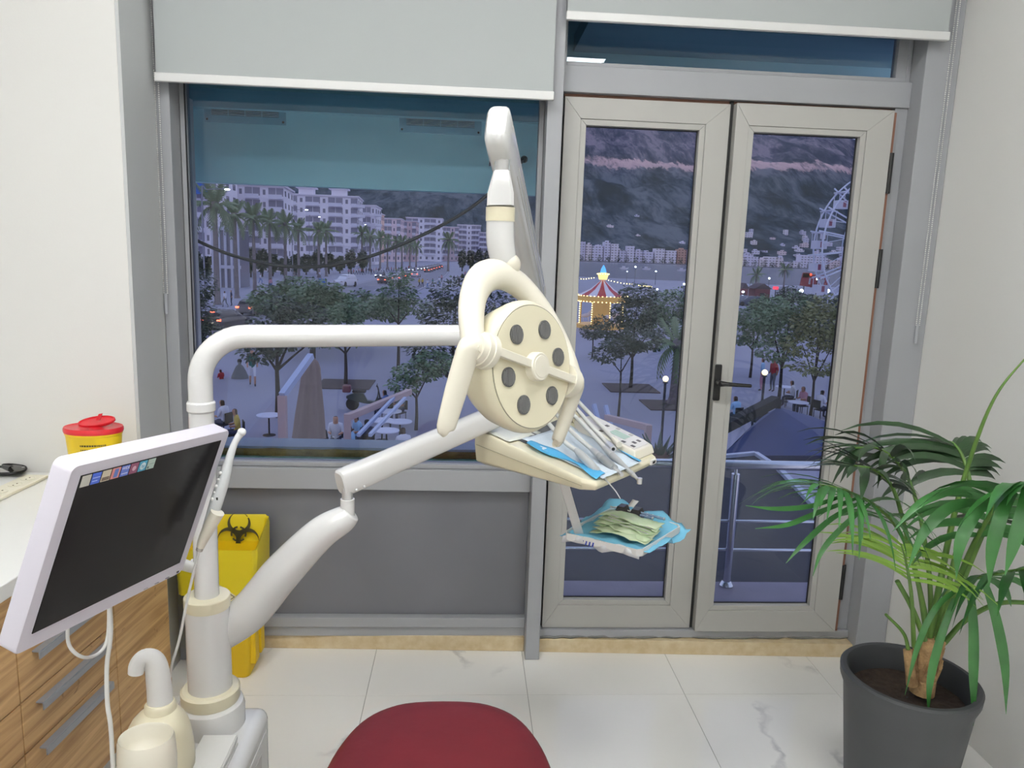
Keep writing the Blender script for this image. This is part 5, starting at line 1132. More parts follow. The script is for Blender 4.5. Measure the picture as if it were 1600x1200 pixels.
# ------------------------------------------------------------------ palms
def strip_frond(L, drop, n=12):
    b = MB(); P = []
    for i in range(n+1):
        t = i/n; P.append(V(0, L*(t-.18*t*t), L*(.34*t-drop*t*t)))
    b.tube(P, list(np.linspace(.035, .008, n+1)), 4)
    for i in range(1, n):
        t = i/n; l_ = L*.24*math.sin(PI*(.12+.8*t)); p_ = P[i]; tg = (P[i+1]-P[i-1]).normalized()
        for s_ in (-1, 1):
            d = (V(s_, 0, 0)*.8+tg*.65+V(0, 0, -.25)).normalized(); e_ = p_+d*l_+V(0, 0, -.25*l_); wd = .15
            b.add([p_-tg*wd, p_+tg*wd, e_], [(0, 1, 2)])
    return b
M_PALM = mat('dusk_palm_green', '#6f8060', rough=.7, var=.2, vscale=.8); M_TRUNK = mat('palm_trunk_bark', '#7a7274', rough=.95, bump=.8, bscale=4, var=.15, vscale=2)
fro_me = [strip_frond(3.3, .45).mesh('frond', M_PALM), strip_frond(3.2, .95).mesh('frond', M_PALM), strip_frond(3.0, .12).mesh('frond', M_PALM)]
def palm(base, h, lab, grp, sc=1., nf=26):
    t = thing('palm_tree', tuple(base), lab, 'palm tree', grp); t.rotation_euler = (0, 0, random.uniform(0, 6))
    m = MB(); m.tube([V(0, 0, 0), V(.05, 0, .4), V(.06, 0, h*.5), V(.1, 0, h)], [.42*sc, .30*sc, .24*sc, .22*sc], 10); o = m.build('trunk', M_TRUNK, smooth=60); o.parent = t
    m = MB(); m.sphere((.1, 0, h), .42*sc, 10, 8, (1, 1, 1.4)); o = m.build('crown_heart', M_TRUNK, smooth=60); o.parent = t
    for k in range(nf):
        tier = k % 3; rz = k*2.399; tilt = (.15, -.35, .75)[tier]+random.uniform(-.15, .15); s_ = sc*random.uniform(.85, 1.1)
        inst('frond', fro_me[tier], t, (.1, 0, h), rot=Matrix.Rotation(rz, 3, 'Z')@Matrix.Rotation(tilt, 3, 'X'), scale=(s_, s_, s_))
pals = [(340, 476, 322, 1.15), (371, 466, 338, 1.), (399, 456, 342, 1.), (423, 450, 348, 1.), (446, 446, 352, 1.05), (467, 440, 360, 1.), (498, 434, 362, 1.1), (510, 432, 362, 1.1)]
for k, (x, y, yt, s_) in enumerate(pals):
    b = G(x, y); h = UY(x, yt, b.y).z-GZ
    palm(b, h, 'tall palm in the front row along the pavement' if k else 'tallest thick-trunked palm at the near end of the pavement row', 'palms along the road' if k else None, s_)
for k, (x, y, yt, s_) in enumerate([(566, 425, 366, 1.2), (578, 424, 370, 1.2), (594, 422, 374, 1.3), (605, 421, 376, 1.1), (618, 421, 378, 1.1), (628, 420, 380, 1.3), (640, 419, 383, 1.3), (650, 418, 386, 1.3)]):
    b = G(x, y); h = UY(x, yt, b.y).z-GZ
    palm(b, h, 'far palm in the dense row beside the traffic', 'far palms along the road', s_, 20)
b = G(700, 424); palm(b, UY(700, 376, b.y).z-GZ, 'lone palm on the plaza side of the road', None, 1.5, 24)
b = G(1050, 632); palm(b, UY(1052, 540, b.y).z-GZ, 'small young palm with thin crown by the lit globe lamp', None, .62, 16)
for x, y, yt in ((1180, 462, 430), (1224, 455, 422)):
    b = G(x, y); palm(b, UY(x, yt, b.y).z-GZ, 'slender palm on the seafront by the water', 'seafront palms', .8, 16)

# ------------------------------------------------------------------ broadleaf trees
M_BARK = mat('dark_bark', '#3b3633', rough=.95, bump=.5, bscale=20)
M_LEAFD = mat('dark_tree_leaf', '#3a4a3b', rough=.6, var=.3, vscale=1.5); M_LEAFG = mat('grey_green_leaf', '#64805e', rough=.6, var=.3, vscale=1.5); M_LEAFY = mat('olive_leaf', '#7d8458', rough=.6, var=.3, vscale=1.5)
def tree(base, blobs, n, ls, lab, mt=M_LEAFD, trunk=.09, grp=None, kind='tree', lean=0., aspect=.3):
    """blobs: (dx, dy, z, rx, ry, rz) relative to the base"""
    if ls < .7: n = int(n*2.0); ls *= .58
    t = thing(kind, tuple(base), lab, kind.replace('_', ' '), grp); base = Vector(base)
    zt = max(b[2] for b in blobs); zlo = min(b[2]-b[5]*.3 for b in blobs)
    m = MB(); fork = V(lean*.6, 0, max(zlo*.75, .3*zt)); m.tube(catmull([base+V(0, 0, -.02), base+fork*.5+V(.02, 0, 0), base+fork], 4), [trunk, trunk*.8, trunk*.65], 8); m.build('trunk', M_BARK, t, smooth=60)
    for b in blobs:
        e_ = base+V(*b[:3]); f0 = base+fork; m = MB(); m.tube(catmull([f0, f0.lerp(e_, .5)+V(0, 0, .12*b[5]), e_], 3), [trunk*.5, trunk*.32, trunk*.1], 6); m.build('branch', M_BARK, t, smooth=60)
    wts = np.array([b[3]*b[4]*b[5] for b in blobs]); wts = wts/wts.sum(); ids = rng.choice(len(blobs), n, p=wts); B = np.array(blobs)[ids]
    u = rng.normal(size=(n, 3)); u /= np.linalg.norm(u, axis=1)[:, None]; rad = rng.uniform(.15, 1, n)**.45
    c = B[:, :3]+u*B[:, 3:6]*rad[:, None]; c[:, 2] += .25*B[:, 5]*np.sin(c[:, 0]*4+c[:, 1]*3)*.5
    d = u+rng.normal(size=(n, 3))*.55; d[:, 2] = d[:, 2]*.35-.25; d /= np.linalg.norm(d, axis=1)[:, None]
    up_ = np.array([0, 0, 1.])+rng.normal(size=(n, 3))*.35; s_ = np.cross(d, up_); s_ /= np.linalg.norm(s_, axis=1)[:, None]
    L_ = ls*rng.uniform(.6, 1.3, n)[:, None]; wd = L_*aspect; c = c+np.array(base)
    vs = np.concatenate([c, c+d*L_*.5+s_*wd, c+d*L_, c+d*L_*.5-s_*wd], axis=1).reshape(-1, 3)
    me = bpy.data.meshes.new('foliage'); fa = np.arange(4*n).reshape(-1, 4); me.from_pydata(vs.tolist(), [], fa.tolist()); me.materials.append(mt)
    o = bpy.data.objects.new('foliage', me); COL.objects.link(o); setparent(o, t); o['kind'] = 'stuff'; return t
def pit(px, py, w):
    c = G(px, py); m = MB(); m.box(c.x-w, c.x+w, c.y-w, c.y+w, GZ, GZ+.05); m2 = m.build('tree_pit', mat('brown_planting_soil', '#4f4547', rough=.95)); m2.matrix_world = m2.matrix_world; top(m2, 'square brown planting bed set in the plaza paving', 'planting bed', 'tree pits in the plaza'); return c
c = pit(540, 601, 1.3); tree(c, [(-.2, 0, 3.0, 1.1, 1, .8), (.7, .2, 2.4, .7, .7, .5), (-.9, 0, 2.2, .7, .7, .5), (.1, 0, 3.7, .8, .8, .5)], 900, .35, 'thin plaza tree in the brown bed behind the scooter', M_LEAFG, .1)
c = G(434, 652); tree(c, [(0, 0, 3.3, 1.2, 1., .8), (-.6, 0, 2.6, .8, .8, .5), (.9, .3, 3.9, 1.0, 1, .6), (.2, 0, 4.3, .8, .8, .4), (1.6, .3, 3.2, .8, .7, .45)], 1700, .32, 'dark leafy tree standing by the folded cafe parasol', M_LEAFD, .12)
c = G(442, 545); tree(c, [(0, 0, 3.2, 2.2, 1.6, 1.0), (2.4, .2, 3.1, 1.8, 1.4, .9), (4.8, .3, 3.0, 1.9, 1.4, .9), (1.2, 0, 4.1, 1.6, 1.2, .6), (6.8, .3, 2.7, 1.3, 1.2, .7)], 3800, .5, 'wide grey green tree canopy above the parked dark car', M_LEAFG, .14)
c = G(490, 560); tree(c, [(0, 0, 3.4, 1.7, 1.4, .9), (1.9, .2, 3.0, 1.5, 1.2, .8), (-1.6, 0, 3.0, 1.2, 1.1, .7), (.6, 0, 4.2, 1.2, 1, .5)], 2600, .45, 'bushy green tree right of the wide canopy over the plaza', M_LEAFG, .13)
c = G(322, 600); tree(c, [(-.5, 0, 3.2, 1.1, 1., 1.2), (-.2, 0, 4.6, .9, .9, .8), (.3, 0, 2.2, .9, .8, .8)], 1500, .35, 'dark upright tree beside the two braking cars', M_LEAFD, .12)
c = G(622, 580); tree(c, [(0, 0, 4.2, 1.1, 1., .7), (.9, 0, 3.6, .9, .8, .5), (-.8, 0, 3.6, .8, .8, .5), (0, 0, 5.1, .7, .7, .5)], 1200, .35, 'slender plaza tree with high open crown on the bare paving', M_LEAFG, .1)
c = G(705, 655); tree(c, [(0, 0, 4.0, 1.4, 1.2, .9), (-1.0, 0, 3.0, 1., .9, .6), (.9, 0, 3.2, 1., 1, .7), (.1, 0, 5.0, 1.1, 1, .6), (-.8, 0, 2.2, .9, .8, .5), (1.6, 0, 4.6, 1., 1, .6)], 3200, .3, 'dense many-tiered dark tree near the cafe tables', M_LEAFD, .14)
c = G(650, 672); tree(c, [(0, 0, 2.2, .9, .8, .4), (.7, .1, 2.6, .8, .7, .4), (-.5, 0, 1.7, .6, .6, .35)], 1000, .28, 'small leafy tree over the scooter handlebar', M_LEAFG, .07)
c = pit(985, 607, 1.25); tree(c, [(0, 0, 3.9, 1.2, 1.2, .8), (-1.0, 0, 3.0, 1., .9, .45), (1.0, 0, 3.2, 1., .9, .5), (.1, 0, 4.8, 1.0, 1, .55), (-.6, 0, 2.2, 1.0, .8, .3)], 2000, .34, 'dark tree with hanging twigs behind the carousel side, in a bed', M_LEAFD, .1)
c = pit(1046, 634, 1.15)
c = G(966, 652); tree(c, [(0, .2, 3.0, .9, .8, .4), (-.7, 0, 2.6, .7, .6, .3), (.8, 0, 3.3, .9, .8, .5)], 900, .3, 'staked young tree with bare lower trunk in front of the bed', M_LEAFD, .06)
c = G(1048, 545); tree(c, [(0, 0, 3.2, 2.0, 1.4, 1.3), (1.6, 0, 3.0, 1.2, 1.2, 1.2), (-1.4, 0, 2.4, 1.1, 1, .8)], 2200, .45, 'rounded dark bush-like tree behind the young palm', M_LEAFG, .13)
c = G(925, 560); tree(c, [(0, 0, 1.8, .9, .8, .5), (.6, 0, 2.4, .7, .6, .4)], 700, .3, 'twiggy low tree just before the carousel', M_LEAFD, .06)
c = G(1172, 590); tree(c, [(0, 0, 3.4, 1.2, 1.1, .8), (.8, 0, 4.1, 1.2, 1, .7), (-.9, 0, 2.4, .8, .8, .5), (.3, 0, 2.3, 1.0, .8, .5)], 2000, .36, 'green tree with bent trunks left of the globe lamp', M_LEAFG, .09)
c = G(1215, 640); tree(c, [(0, 0, 3.8, 1.2, 1.2, .8), (.7, 0, 4.3, 1.0, 1, .7), (-.8, 0, 4.2, 1., .9, .6), (-.3, 0, 2.7, 1.1, 1., .45), (.2, 0, 4.8, .8, .9, .5)], 1700, .34, 'tall dark trunked tree above the cafe tables', M_LEAFG, .1)
c = G(1266, 652); tree(c, [(0, 0, 4.1, 1.2, 1.2, .8), (.8, 0, 3.4, 1.0, 1., .6), (-.7, 0, 3.2, .8, .9, .5), (.2, 0, 4.8, .9, .9, .5), (0, 0, 2.2, 1.3, 1, .3)], 1700, .34, 'olive green layered tree standing among the cafe guests', M_LEAFY, .08)
c = G(1306, 600); tree(c, [(0, 0, 3.2, 1.1, 1.2, 1.2), (.6, 0, 4.3, 1.2, 1.2, .9)], 1700, .38, 'dark two-tiered tree beside the olive green layered tree', M_LEAFD, .1)
for k, (x, y, w, hpx) in enumerate([(1232, 478, 24, 30), (1262, 484, 20, 24), (1300, 486, 26, 26), (1190, 486, 20, 18), (1326, 490, 16, 30)]):
    b = G(x, y); s_ = b.y/FPX; tree(b, [(0, 0, hpx*s_*.6, w*s_*.9, w*s_*.7, hpx*s_*.42)], 900, .6*s_*10, 'clipped round tree among the seafront stalls', M_LEAFD, .12, 'round trees by the stalls')
for k in range(16):
    x = 305+k*17.4+random.uniform(-1, 1); y = 437-k*.75; b = G(x, y); s_ = b.y/FPX; hh = random.uniform(34, 50)*(1-.02*k)
    tree(b, [(0, 0, hh*s_*.6, 6.2*s_, 7*s_, hh*s_*.38)], 900, .8, 'dark street tree behind the palm row', M_LEAFD, .2, 'street trees behind the palms')
for k in range(9):
    x = 722+k*13; b = G(x, 424+.2*k); s_ = b.y/FPX; tree(b, [(0, 0, 20*s_, 4.4*s_, 5*s_, 13*s_)], 600, 1.0, 'dark park tree on the plaza side of the road', M_LEAFD, .25, 'park trees by the road end')
for k in range(15):
    x = 894+k*14.2+random.uniform(-.6, .6); Yf = random.uniform(1540, 1575); b = UY(x, 400, Yf); b.z = GZ+.5
    tree(b, [(0, 0, 6, random.uniform(3.5, 5.2), 5, random.uniform(4, 7))], 110, 2.6, 'small dark tree at the foot of the shore buildings', M_LEAFD, .4, 'trees along the far shore')
for k in range(14):
    x = 1152+k*14.2+random.uniform(-.6, .6); Yf = random.uniform(1540, 1575); b = UY(x, 400, Yf); b.z = GZ+.5
    tree(b, [(0, 0, 6, random.uniform(3.5, 5.2), 5, random.uniform(4, 8))], 110, 2.6, 'small dark tree at the foot of the shore buildings', M_LEAFD, .4, 'trees along the far shore')

# ------------------------------------------------------------------ cars
M_TYRE = mat('tyre_rubber', (.012, .012, .014), rough=.8); M_CARGL = mat('car_glass', '#2a2e3a', rough=.08)
M_HEADL = mat('lit_headlamp', (1, 1, 1), emit=9, emit_color=(.95, .97, 1)); M_TAILL = mat('lit_tail_lamp', (.8, .05, .03), emit=6, emit_color=(1, .12, .05)); M_LAMPOFF = mat('lamp_off', '#9a8f90', rough=.2)
def car_meshes():
    def ringy(y, w, z0, z1, tw=None): 
        tw = tw or w*.92; return [V(-w, y, z0), V(w, y, z0), V(w*1.02, y, (z0+z1)/2), V(tw, y, z1), V(-tw, y, z1), V(-w*1.02, y, (z0+z1)/2)]
    b = MB(); b.loft([ringy(-2.15, .72, .38, .72), ringy(-2.05, .84, .28, .92), ringy(-1.6, .88, .22, 1.0), ringy(0, .89, .2, .98), ringy(1.2, .88, .22, .92), ringy(1.95, .84, .26, .80), ringy(2.15, .7, .36, .62)])
    b.loft([ringy(-2.0, .76, .9, .98, .72), ringy(-1.75, .76, .95, 1.42, .62), ringy(-1.3, .78, .95, 1.52, .64), ringy(-.1, .78, .95, 1.54, .64), ringy(.45, .77, .93, 1.40, .62), ringy(1.15, .76, .88, .95, .74)])
    body = b
    g = MB(); g.box(-.60, .60, -1.93, -1.80, 1.02, 1.36); g.hexa([V(-.66, .58, 1.0), V(.66, .58, 1.0), V(.70, 1.02, .97), V(-.7, 1.02, .97), V(-.56, .42, 1.38), V(.56, .42, 1.38), V(.58, .50, 1.38), V(-.58, .50, 1.38)])
    for s_ in (-1, 1): g.hexa([V(s_*.74, -1.5, 1.02), V(s_*.785, -1.5, 1.02), V(s_*.785, .55, 1.02), V(s_*.74, .55, 1.02), V(s_*.62, -1.4, 1.44), V(s_*.68, -1.4, 1.44), V(s_*.68, .3, 1.40), V(s_*.62, .3, 1.40)])
    w = MB(); w.lathe([(.20, -.1), (.32, -.1), (.34, -.06), (.34, .06), (.32, .1), (.2, .1)], (0, 0, 0), Matrix.Rotation(PI/2, 3, 'Y'), 20)
    hl = MB().box(-.16, .16, -.06, .06, -.08, .08)
    return body, g.mesh('glass', M_CARGL), w.mesh('wheel', M_TYRE, 30), hl
_cb, _cg, _cw, _hl = car_meshes()
hl_on, tl_on, l_off = _hl.mesh('lamp', M_HEADL), _hl.mesh('lamp', M_TAILL), _hl.mesh('lamp', M_LAMPOFF)
def car(px, py, rz, color, lab, lit_front=False, lit_rear=False, sc=1., grp=None, tall=1., plate=False):
    b = G(px, py); t = thing('car', tuple(b), lab, 'car', grp); t.rotation_euler = (0, 0, rz); t.scale = (sc, sc, sc*tall)
    key = 'car_'+color[1:]; me = bpy.data.meshes.get(key) or _cb.mesh(key, mat('car_paint_'+color[1:], color, rough=.25, coat=.5), 40)
    o = inst('body', me, t); inst('glass', _cg, t)
    for x in (-.8, .8):
        for y in (-1.35, 1.35): inst('wheel', _cw, t, (x, y, .34))
        inst('head_lamp', hl_on if lit_front else l_off, t, (x*.75, 2.06, .66)); inst('tail_lamp', tl_on if lit_rear else l_off, t, (x*.86, -2.1, .84))
    if lit_rear and plate:
        inst('brake_lamp', tl_on, t, (0, -1.88, 1.42), scale=(1.1, .5, .4)); inst('number_plate', MB().box(-.26, .26, -.01, .01, -.06, .06).mesh('number_plate', mat('self_glowing_plate', '#e8d9b0', emit=.8)), t, (0, -2.16, .6))  # number plate glows by itself in place of a plate lamp
    return t
car(355, 513, -.28, '#3f3d42', 'dark car with lit red tail lamps under the plaza trees', lit_rear=True, plate=True, sc=1.0)
car(540, 448, PI-.42, '#c9cad6', 'white van driving towards the palms on the open road', sc=1.15, tall=1.25)
car(401, 492, -.3, '#4a4a52', 'dark car half hidden by the tree beside the braking car', lit_rear=True)
for k, (x, y, f_, c, lab) in enumerate([(594, 434, 1, '#5a5a66', 'oncoming dark car with white headlamps beside the pavement'), (600, 443, 0, '#4c4048', 'car with red tail lamps leading the outbound lane'), (622, 440, 0, '#c3c2cc', 'pale car behind the leading red-lit car'), (632, 436, 0, '#6b4a4a', 'reddish car with orange tail lamps in the outbound lane'), (650, 433, 0, '#b8b6c2', 'pale parked car at the kerb of the far road'), (644, 424.5, 1, '#6a6a76', 'distant oncoming car with bright headlamps')]):
    car(x, y, (-.12 if not f_ else PI-.12), c, lab, lit_front=bool(f_), lit_rear=not f_)
for k in range(7): car(657+k*4.6, 422.6-k*.9, PI-.08, '#6a6a76', 'far oncoming car showing only white headlamps', lit_front=True, grp='far oncoming cars', sc=1.)
for k in range(6): car(668+k*4.2, 425.5-k*1.3, -.08, '#5a4a50', 'far departing car showing only red tail lamps', lit_rear=True, grp='far departing cars', sc=1.)
for k, (x, y) in enumerate([(1226, 498), (1172, 478), (1152, 476), (1282, 475), (1312, 474), (1277, 496), (1338, 474)]): car(x, y, 1.4, ['#9aa0b4', '#4e5568', '#7f8498'][k % 3], 'parked car between the seafront stalls and trees', grp='parked cars by the stalls')

# ------------------------------------------------------------------ people
def person_mesh(pose):
    J = {}
    if pose in ('stand', 'walk'):
        st_ = .0 if pose == 'stand' else .22
        J = dict(pel=(0, 0, .95), bel=(0, 0, 1.1), che=(0, .01, 1.33), nec=(0, .02, 1.50), hed=(0, .03, 1.62), hdt=(0, .03, 1.72),
                 shl=(-.18, .01, 1.42), ell=(-.23, -.05-st_*.5, 1.14), hal=(-.22, .02-st_*.3, .88), shr=(.18, .01, 1.42), elr=(.23, -.03+st_*.4, 1.14), har=(.22, .08+st_*.8, .92),
                 hil=(-.09, 0, .9), knl=(-.10, .04+st_, .5), anl=(-.10, -.02+st_*.9, .09), tol=(-.10, .13+st_, .05), hir=(.09, 0, .9), knr=(.10, .03-st_*.4, .5), anr=(.10, -.02-st_*1.6, .10), tor=(.11, .12-st_*1.4, .05))
    else:   # sitting on a chair
        J = dict(pel=(0, 0, .50), bel=(0, .0, .66), che=(0, .03, .88), nec=(0, .06, 1.05), hed=(0, .09, 1.17), hdt=(0, .09, 1.27),
                 shl=(-.18, .03, .97), ell=(-.22, .08, .72), hal=(-.13, .30, .70), shr=(.18, .03, .97), elr=(.22, .06, .72), har=(.12, .28, .72),
                 hil=(-.1, .02, .48), knl=(-.12, .42, .50), anl=(-.11, .40, .09), tol=(-.11, .54, .05), hir=(.1, .02, .48), knr=(.12, .42, .50), anr=(.11, .40, .09), tor=(.11, .54, .05))
    E_ = [('pel', 'bel', 1), ('bel', 'che', 1), ('che', 'nec', 1), ('nec', 'hed', 0), ('hed', 'hdt', 0), ('che', 'shl', 1), ('shl', 'ell', 1), ('ell', 'hal', 0), ('che', 'shr', 1), ('shr', 'elr', 1), ('elr', 'har', 0), ('pel', 'hil', 2), ('hil', 'knl', 2), ('knl', 'anl', 4), ('anl', 'tol', 5), ('pel', 'hir', 2), ('hir', 'knr', 2), ('knr', 'anr', 4), ('anr', 'tor', 5)]
    Rr = dict(pel=.15, bel=.135, che=.15, nec=.06, hed=.105, hdt=.075, shl=.075, ell=.05, hal=.035, shr=.075, elr=.05, har=.035, hil=.095, knl=.06, anl=.045, tol=.035, hir=.095, knr=.06, anr=.045, tor=.035)
    nm = list(J); me = bpy.data.meshes.new('p'); me.from_pydata([J[k] for k in nm], [(nm.index(a), nm.index(b)) for a, b, _ in E_], [])
    o = bpy.data.objects.new('p', me); COL.objects.link(o); sk = o.modifiers.new('s', 'SKIN'); sk.use_smooth_shade = True
    for i, k in enumerate(nm):
        sv = me.skin_vertices[0].data[i]; sv.radius = (Rr[k]*(1.0 if k not in ('pel', 'bel', 'che') else 1.1), Rr[k]*(1 if k not in ('bel', 'che') else .75)); sv.use_root = (k == 'pel')
    o.modifiers.new('ss', 'SUBSURF').levels = 1
    dg = bpy.context.evaluated_depsgraph_get(); r = bpy.data.meshes.new_from_object(o.evaluated_get(dg)); bpy.data.objects.remove(o)
    r.name = 'person_'+pose
    for _ in range(6): r.materials.append(None)
    hd = Vector(J['hed'])
    for p_ in r.polygons:
        c = p_.center; best, bi = 9, 0
        for a, b, s_ in E_:
            A, B = Vector(J[a]), Vector(J[b]); t = max(0, min(1, (c-A).dot(B-A)/max((B-A).length_squared, 1e-6))); d = (c-A.lerp(B, t)).length-.5*(Rr[a]*(1-t)+Rr[b]*t)
            if d < best: best, bi = d, s_
        if c.z > hd.z-.08 and (c-hd).length < .2 and bi == 0 and (c.y < hd.y-.02 or c.z > hd.z+.07): bi = 3
        p_.material_index = bi; p_.use_smooth = True
    return r
PM = {k: person_mesh(k) for k in ('stand', 'walk', 'sit')}
SK = [mat('skin_a', '#b98a72', rough=.6), mat('skin_b', '#9c7058', rough=.6)]; HA = [mat('hair_black', '#1a1614', rough=.7), mat('hair_brown', '#3a2a20', rough=.7)]
CL = {c: mat('cloth_'+c, h_, rough=.85) for c, h_ in dict(white='#c9ccd8', green='#2f6f68', blue='#4a6fae', grey='#6b6f72', black='#1c1d22', red='#a5403f', yellow='#b8a24a', navy='#2a3048', pink='#b98a98', lightblue='#8fb6d8').items()}
SHOE = mat('dark_shoe', '#2a2a2e', rough=.7)
def person(loc, pose, shirt, legs, lab, rz=0., grp=None, bare=False, sc=1., face=0):
    o = bpy.data.objects.new('person', PM[pose]); COL.objects.link(o); o.location = loc; o.rotation_euler = (0, 0, rz); o.scale = (sc,)*3
    s_ = SK[random.randrange(2)]
    for i, mt in enumerate((s_, CL[shirt], CL[legs], HA[random.randrange(2)], s_ if bare else CL[legs], SHOE)):
        o.material_slots[i].link = 'OBJECT'; o.material_slots[i].material = mt
    return top(o, lab, 'person', grp)
person(G(395, 603), 'walk', 'green', 'white', 'person in green shirt and white shorts walking across the plaza', rz=PI+.3, bare=True)
person(G(346, 592)+V(0, 0, -.42), 'sit', 'red', 'pink', 'small person in red crouching by the shawled figure', .9, sc=.7)
# kneeling figure wrapped in a grey shawl
kc = G(375, 591); kn = thing('person', tuple(kc), 'person wrapped in a grey shawl sitting on the plaza paving', 'person')
m = MB(); m.loft([ell(kc.x, kc.y, kc.z, .42, .36, 20), ell(kc.x, kc.y, kc.z+.12, .40, .33, 20), ell(kc.x, kc.y, kc.z+.45, .26, .22, 20), ell(kc.x, kc.y, kc.z+.62, .17, .15, 20), ell(kc.x, kc.y, kc.z+.70, .07, .07, 20), ell(kc.x, kc.y, kc.z+.74, .07, .075, 20), ell(kc.x, kc.y, kc.z+.82, .10, .11, 20), ell(kc.x, kc.y, kc.z+.92, .085, .095, 20), ell(kc.x, kc.y, kc.z+.97, .03, .03, 20)])
m.build('shawl', CL['grey'], kn, smooth=60); m = MB(); m.sphere((kc.x, kc.y, kc.z+.87), .115, 12, 8); m.build('hair', HA[0], kn, smooth=60)
person(G(352, 480), 'walk', 'white', 'grey', 'person in white top walking past the nearest palm', 1.0)
person(G(362, 478), 'stand', 'navy', 'navy', 'person in dark clothes beside the nearest palm', 2.)
for k, (x, y) in enumerate([(385, 447), (372, 448), (407, 443), (460, 437), (448, 440), (423, 452), (500, 436)]):
    person(G(x, y), 'walk', ['white', 'pink', 'white', 'grey'][k % 4], ['grey', 'navy', 'blue'][k % 3], 'passer-by on the pavement under the palms', random.uniform(0, 6), 'passers-by under the palms')
for k, (x, y) in enumerate([(660, 449), (668, 451), (676, 449), (690, 441), (686, 446), (655, 449)]):
    person(G(x, y), 'walk', ['yellow', 'white', 'green', 'pink', 'white', 'yellow'][k], ['navy', 'blue', 'black'][k % 3], 'pedestrian crossing the open end of the plaza', random.uniform(0, 6), 'pedestrians crossing the plaza')
person(G(569, 487), 'stand', 'navy', 'black', 'person in dark clothes standing at the road edge', 1.); person(G(577, 488), 'stand', 'black', 'black', 'person in black waiting beside the road edge', 2.)
for k in range(26):
    x = 545+k*3.9; person(G(x, 431-(x-545)*.075+random.uniform(-1.5, 1.5)), 'walk', random.choice(['white', 'pink', 'grey', 'navy', 'red']), random.choice(['navy', 'black', 'grey']), 'tiny figure in the evening crowd under the far palms', random.uniform(0, 6), 'crowd under the far palms')
for k in range(12):
    x = random.uniform(705, 760); person(G(x, 440+random.uniform(-6, 8)), 'walk', random.choice(['white', 'pink', 'grey', 'navy']), random.choice(['navy', 'black', 'grey']), 'stroller on the plaza near the road end', random.uniform(0, 6), 'strollers near the road end')
def sitter(px, py_head, Y, shirt, lab, rz, legs='navy', grp=None):
    h_ = UY(px, py_head, Y); loc = V(h_.x, h_.y, h_.z-1.2); person(loc, 'sit', shirt, legs, lab, rz, grp)
    c = thing('cafe_chair', (loc.x, loc.y, loc.z), 'dark cafe chair of the '+lab, 'chair', 'cafe chairs with guests')
    M_ = Matrix.Rotation(rz, 3, 'Z'); L0 = V(loc.x, loc.y, loc.z)
    m = MB(); m.obox(L0+M_@V(0, .1, .40), (.42, .42, .04), M_); m.build('seat', CL['black'], c); m = MB(); m.obox(L0+M_@V(0, -.18, .66), (.4, .03, .36), M_); m.build('backrest', CL['black'], c)
    for sx in (-.18, .18):
        for sy in (-.1, .28): m = MB(); m.tube([L0+M_@V(sx, sy, .38), L0+M_@V(sx, sy, 0)], .016, 6); m.build('leg', CL['black'], c)
    if loc.z > GZ+.05: 
        pass
    return c
def YY(px, py, hgt): return UZ(px, py, GZ+hgt).y       # distance of a point 'hgt' above the plaza
for px, py, sh, lab, rz in ((371, 641, 'yellow', 'person in yellow shirt sitting at a cafe table', 2.0), (350, 628, 'white', 'guest in white next to the guest in yellow', 1.2), (500, 664, 'black', 'dark haired guest in black beside the folded parasol', .5), (525, 652, 'white', 'guest in white vest facing the clinic building', PI), (550, 668, 'lightblue', 'guest in light blue beside the wooden rail', 1.5), (560, 650, 'lightblue', 'guest bending behind the wooden rail', 2.2), (574, 659, 'navy', 'guest with long dark hair by the glass rail', .3), (626, 612, 'grey', 'guest in grey near the scooter front wheel', 2.6), (604, 612, 'blue', 'guest in blue seated under the small tree', 1.2), (631, 672, 'white', 'guest with dark hair in white at the white table', .4), (1241, 597, 'white', 'guest in white at the table beneath the tall trunk', 1.), (1258, 606, 'pink', 'guest with hair bun leaning over the round table', 1.8), (1283, 612, 'white', 'guest with tied hair turned to the round table', -1.2), (1192, 629, 'navy', 'dark haired guest just beyond the navy square parasol', .2), (1152, 622, 'lightblue', 'guest in pale blue seated near the black parasol arm', .4)):
    sitter(px, py, YY(px, py, 1.2), sh, lab, rz)
person(G(1189, 611), 'stand', 'lightblue', 'pink', 'standing guest in pale blue behind the globe lamp', 1.0); person(G(1206, 612), 'stand', 'red', 'grey', 'standing guest in red behind the globe lamp', 2.0)

# ------------------------------------------------------------------ cafe furniture and plaza details
def table(px, py, lab, r=.42, mt=None):
    c = UZ(px, py, GZ+.74); t = thing('cafe_table', (c.x, c.y, GZ), lab, 'table', 'white cafe tables'); b = V(c.x, c.y, GZ)
    m = MB(); m.lathe([(r, .71), (r, .74), (.01, .741)], b, n=24); m.build('table_top', mat('white_table_top', '#c9cde0', rough=.5), t, smooth=30); m = MB(); m.tube([b+V(0, 0, .02), b+V(0, 0, .71)], .03, 8); m.build('leg', CL['black'], t); m = MB(); m.lathe([(.22, 0), (.22, .02), (.03, .03)], b, n=16); m.build('foot', CL['black'], t)
for px, py in ((610, 642), (625, 658), (604, 672), (597, 656), (1248, 628), (1226, 604), (1300, 628), (420, 648)): table(px, py, 'white topped cafe table on the plaza terrace')
